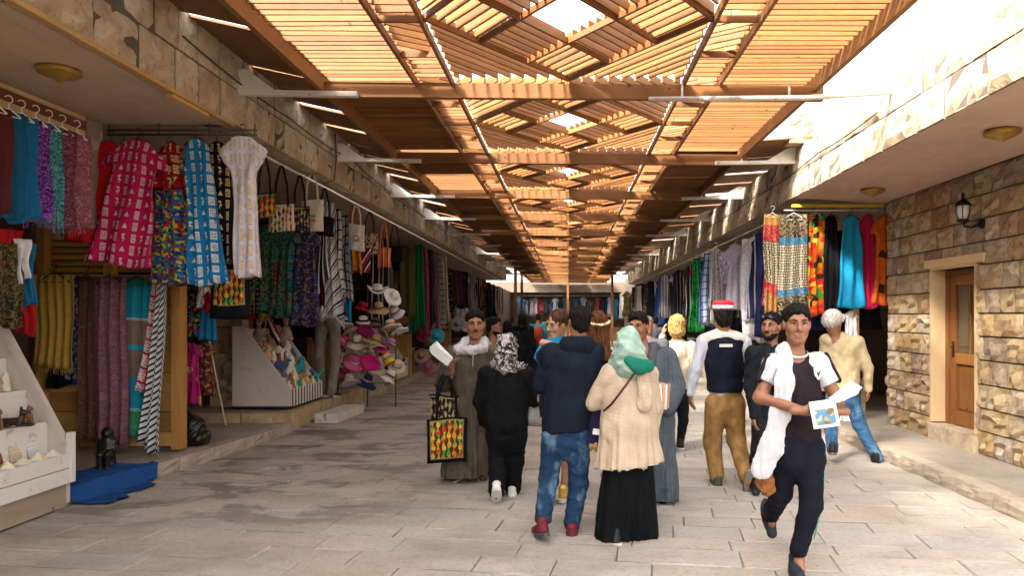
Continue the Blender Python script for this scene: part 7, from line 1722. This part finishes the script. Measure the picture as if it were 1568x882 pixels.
# 15 --- distant people
def distant(label, d, px, topy, c, front=180, kind='robe', scarf_c=None, hairm=HAIRB, extra=None, trc=(.015, .015, .02)):
    g = Fig(label, d, px, front, SK); s = d/FPX; base = VY+CAMH/s
    H_ = (base-topy)*s; zz = lambda f: base-(H_*f)/s
    g.sethead(px, topy, topy+.235/s, 0, front, 0); nk = g.p(px, zz(.835)); hips = g.p(px, zz(.52)); ww = .17/s
    sl_, sr = g.p(px-ww, zz(.80)), g.p(px+ww, zz(.80)); el, er = g.p(px-ww*1.3, zz(.63)), g.p(px+ww*1.3, zz(.63)); wl_, wr = g.p(px-ww*1.2, zz(.48), -.05), g.p(px+ww*1.2, zz(.48), -.05)
    L1 = (g.p(px-.09/s, zz(.5)), g.p(px-.10/s, zz(.27)), g.p(px-.10/s, zz(.055))); L2 = (g.p(px+.09/s, zz(.5)), g.p(px+.10/s, zz(.27), .1), g.p(px+.10/s, zz(.055), .12))
    g.body(nk, hips, [(sl_, el, wl_), (sr, er, wr)], [L1, L2], [], False, .016)
    m = c_wear(c, .3); sle = [[(sl_, el, .08, .07), (el, wl_, .07, .055)], [(sr, er, .08, .07), (er, wr, .07, .055)]]
    if kind == 'robe': g.wear('robe', m, top(g, sl_, sr, hips, .17, .17, .2, .75, .07, sle)+[(hips, g.p(px, zz(.03)), .2, .25, .05, (g.f, .85))], [(g.p(px, zz(.02)), -UP)], .016, .01, skirt=(1.0, .05, 6, .02))
    else:
        g.wear('jacket', m, top(g, sl_, sr, hips, .17, .165, .17, .7, .07, sle), [(hips-UP*.06, -UP)], .016, .01); g.wear('trousers', c_wear(trc, .3), trousers(g, [L1, L2], hips-UP*.03, .15), (), .016)
    if scarf_c:
        F = Field(g.hc-.25, g.hc+.22, .012); g.hell(F, (0, -.015, .025), (.096, .114, .105)); g.hell(F, (0, -.03, -.06), (.10, .10, .09), .05); F.cone(g.hc-UP*.12, nk-UP*.02, .10, .13, .05); P, Q = F.mesh(); np_obj([(P, Q, 0)], 'headscarf', [c_wear(scarf_c, .2)], g.root)
    else: g.hair(hairm, 'short', 41)
    for a in (L1[2], L2[2]): g.shoe(a-A(0, 0, .02), g.f, SHOEK, .26, None)
    if extra: extra(g, nk)
    return g
BK = (.004, .004, .005)
distant('woman in a black abaya walking away down the lane', 15.5, 800, 479, BK, 180, 'robe', BK)
distant('woman in a black abaya behind the lime green jacket', 14.0, 778, 489, BK, 150, 'robe', BK)
def pack(g, nk): g.wear('backpack', c_wear((.22, .03, .02), .3), [(nk+A(0, -.19, -.16), nk+A(0, -.20, -.42), .13, .14, .04, (g.f, .6))], (), .014, .01)
distant('person in teal with a red backpack far down the lane', 19.0, 824, 480, (.02, .12, .14), 180, 'jacket', None, HAIRB, pack)
distant('balding man just visible behind the man with the books', 8.6, 992, 484, (.12, .12, .13), 0, 'jacket', None, m_hair((.12, .11, .10)))
distant('man in dark clothes far down the middle of the lane', 24.0, 850, 482, (.03, .03, .05), 180, 'jacket')
distant('person in a grey top walking far down the right side', 17.0, 1003, 484, (.10, .10, .12), 180, 'jacket')
distant('person in white far down the lane', 30.0, 838, 483, (.5, .5, .5), 0, 'jacket')
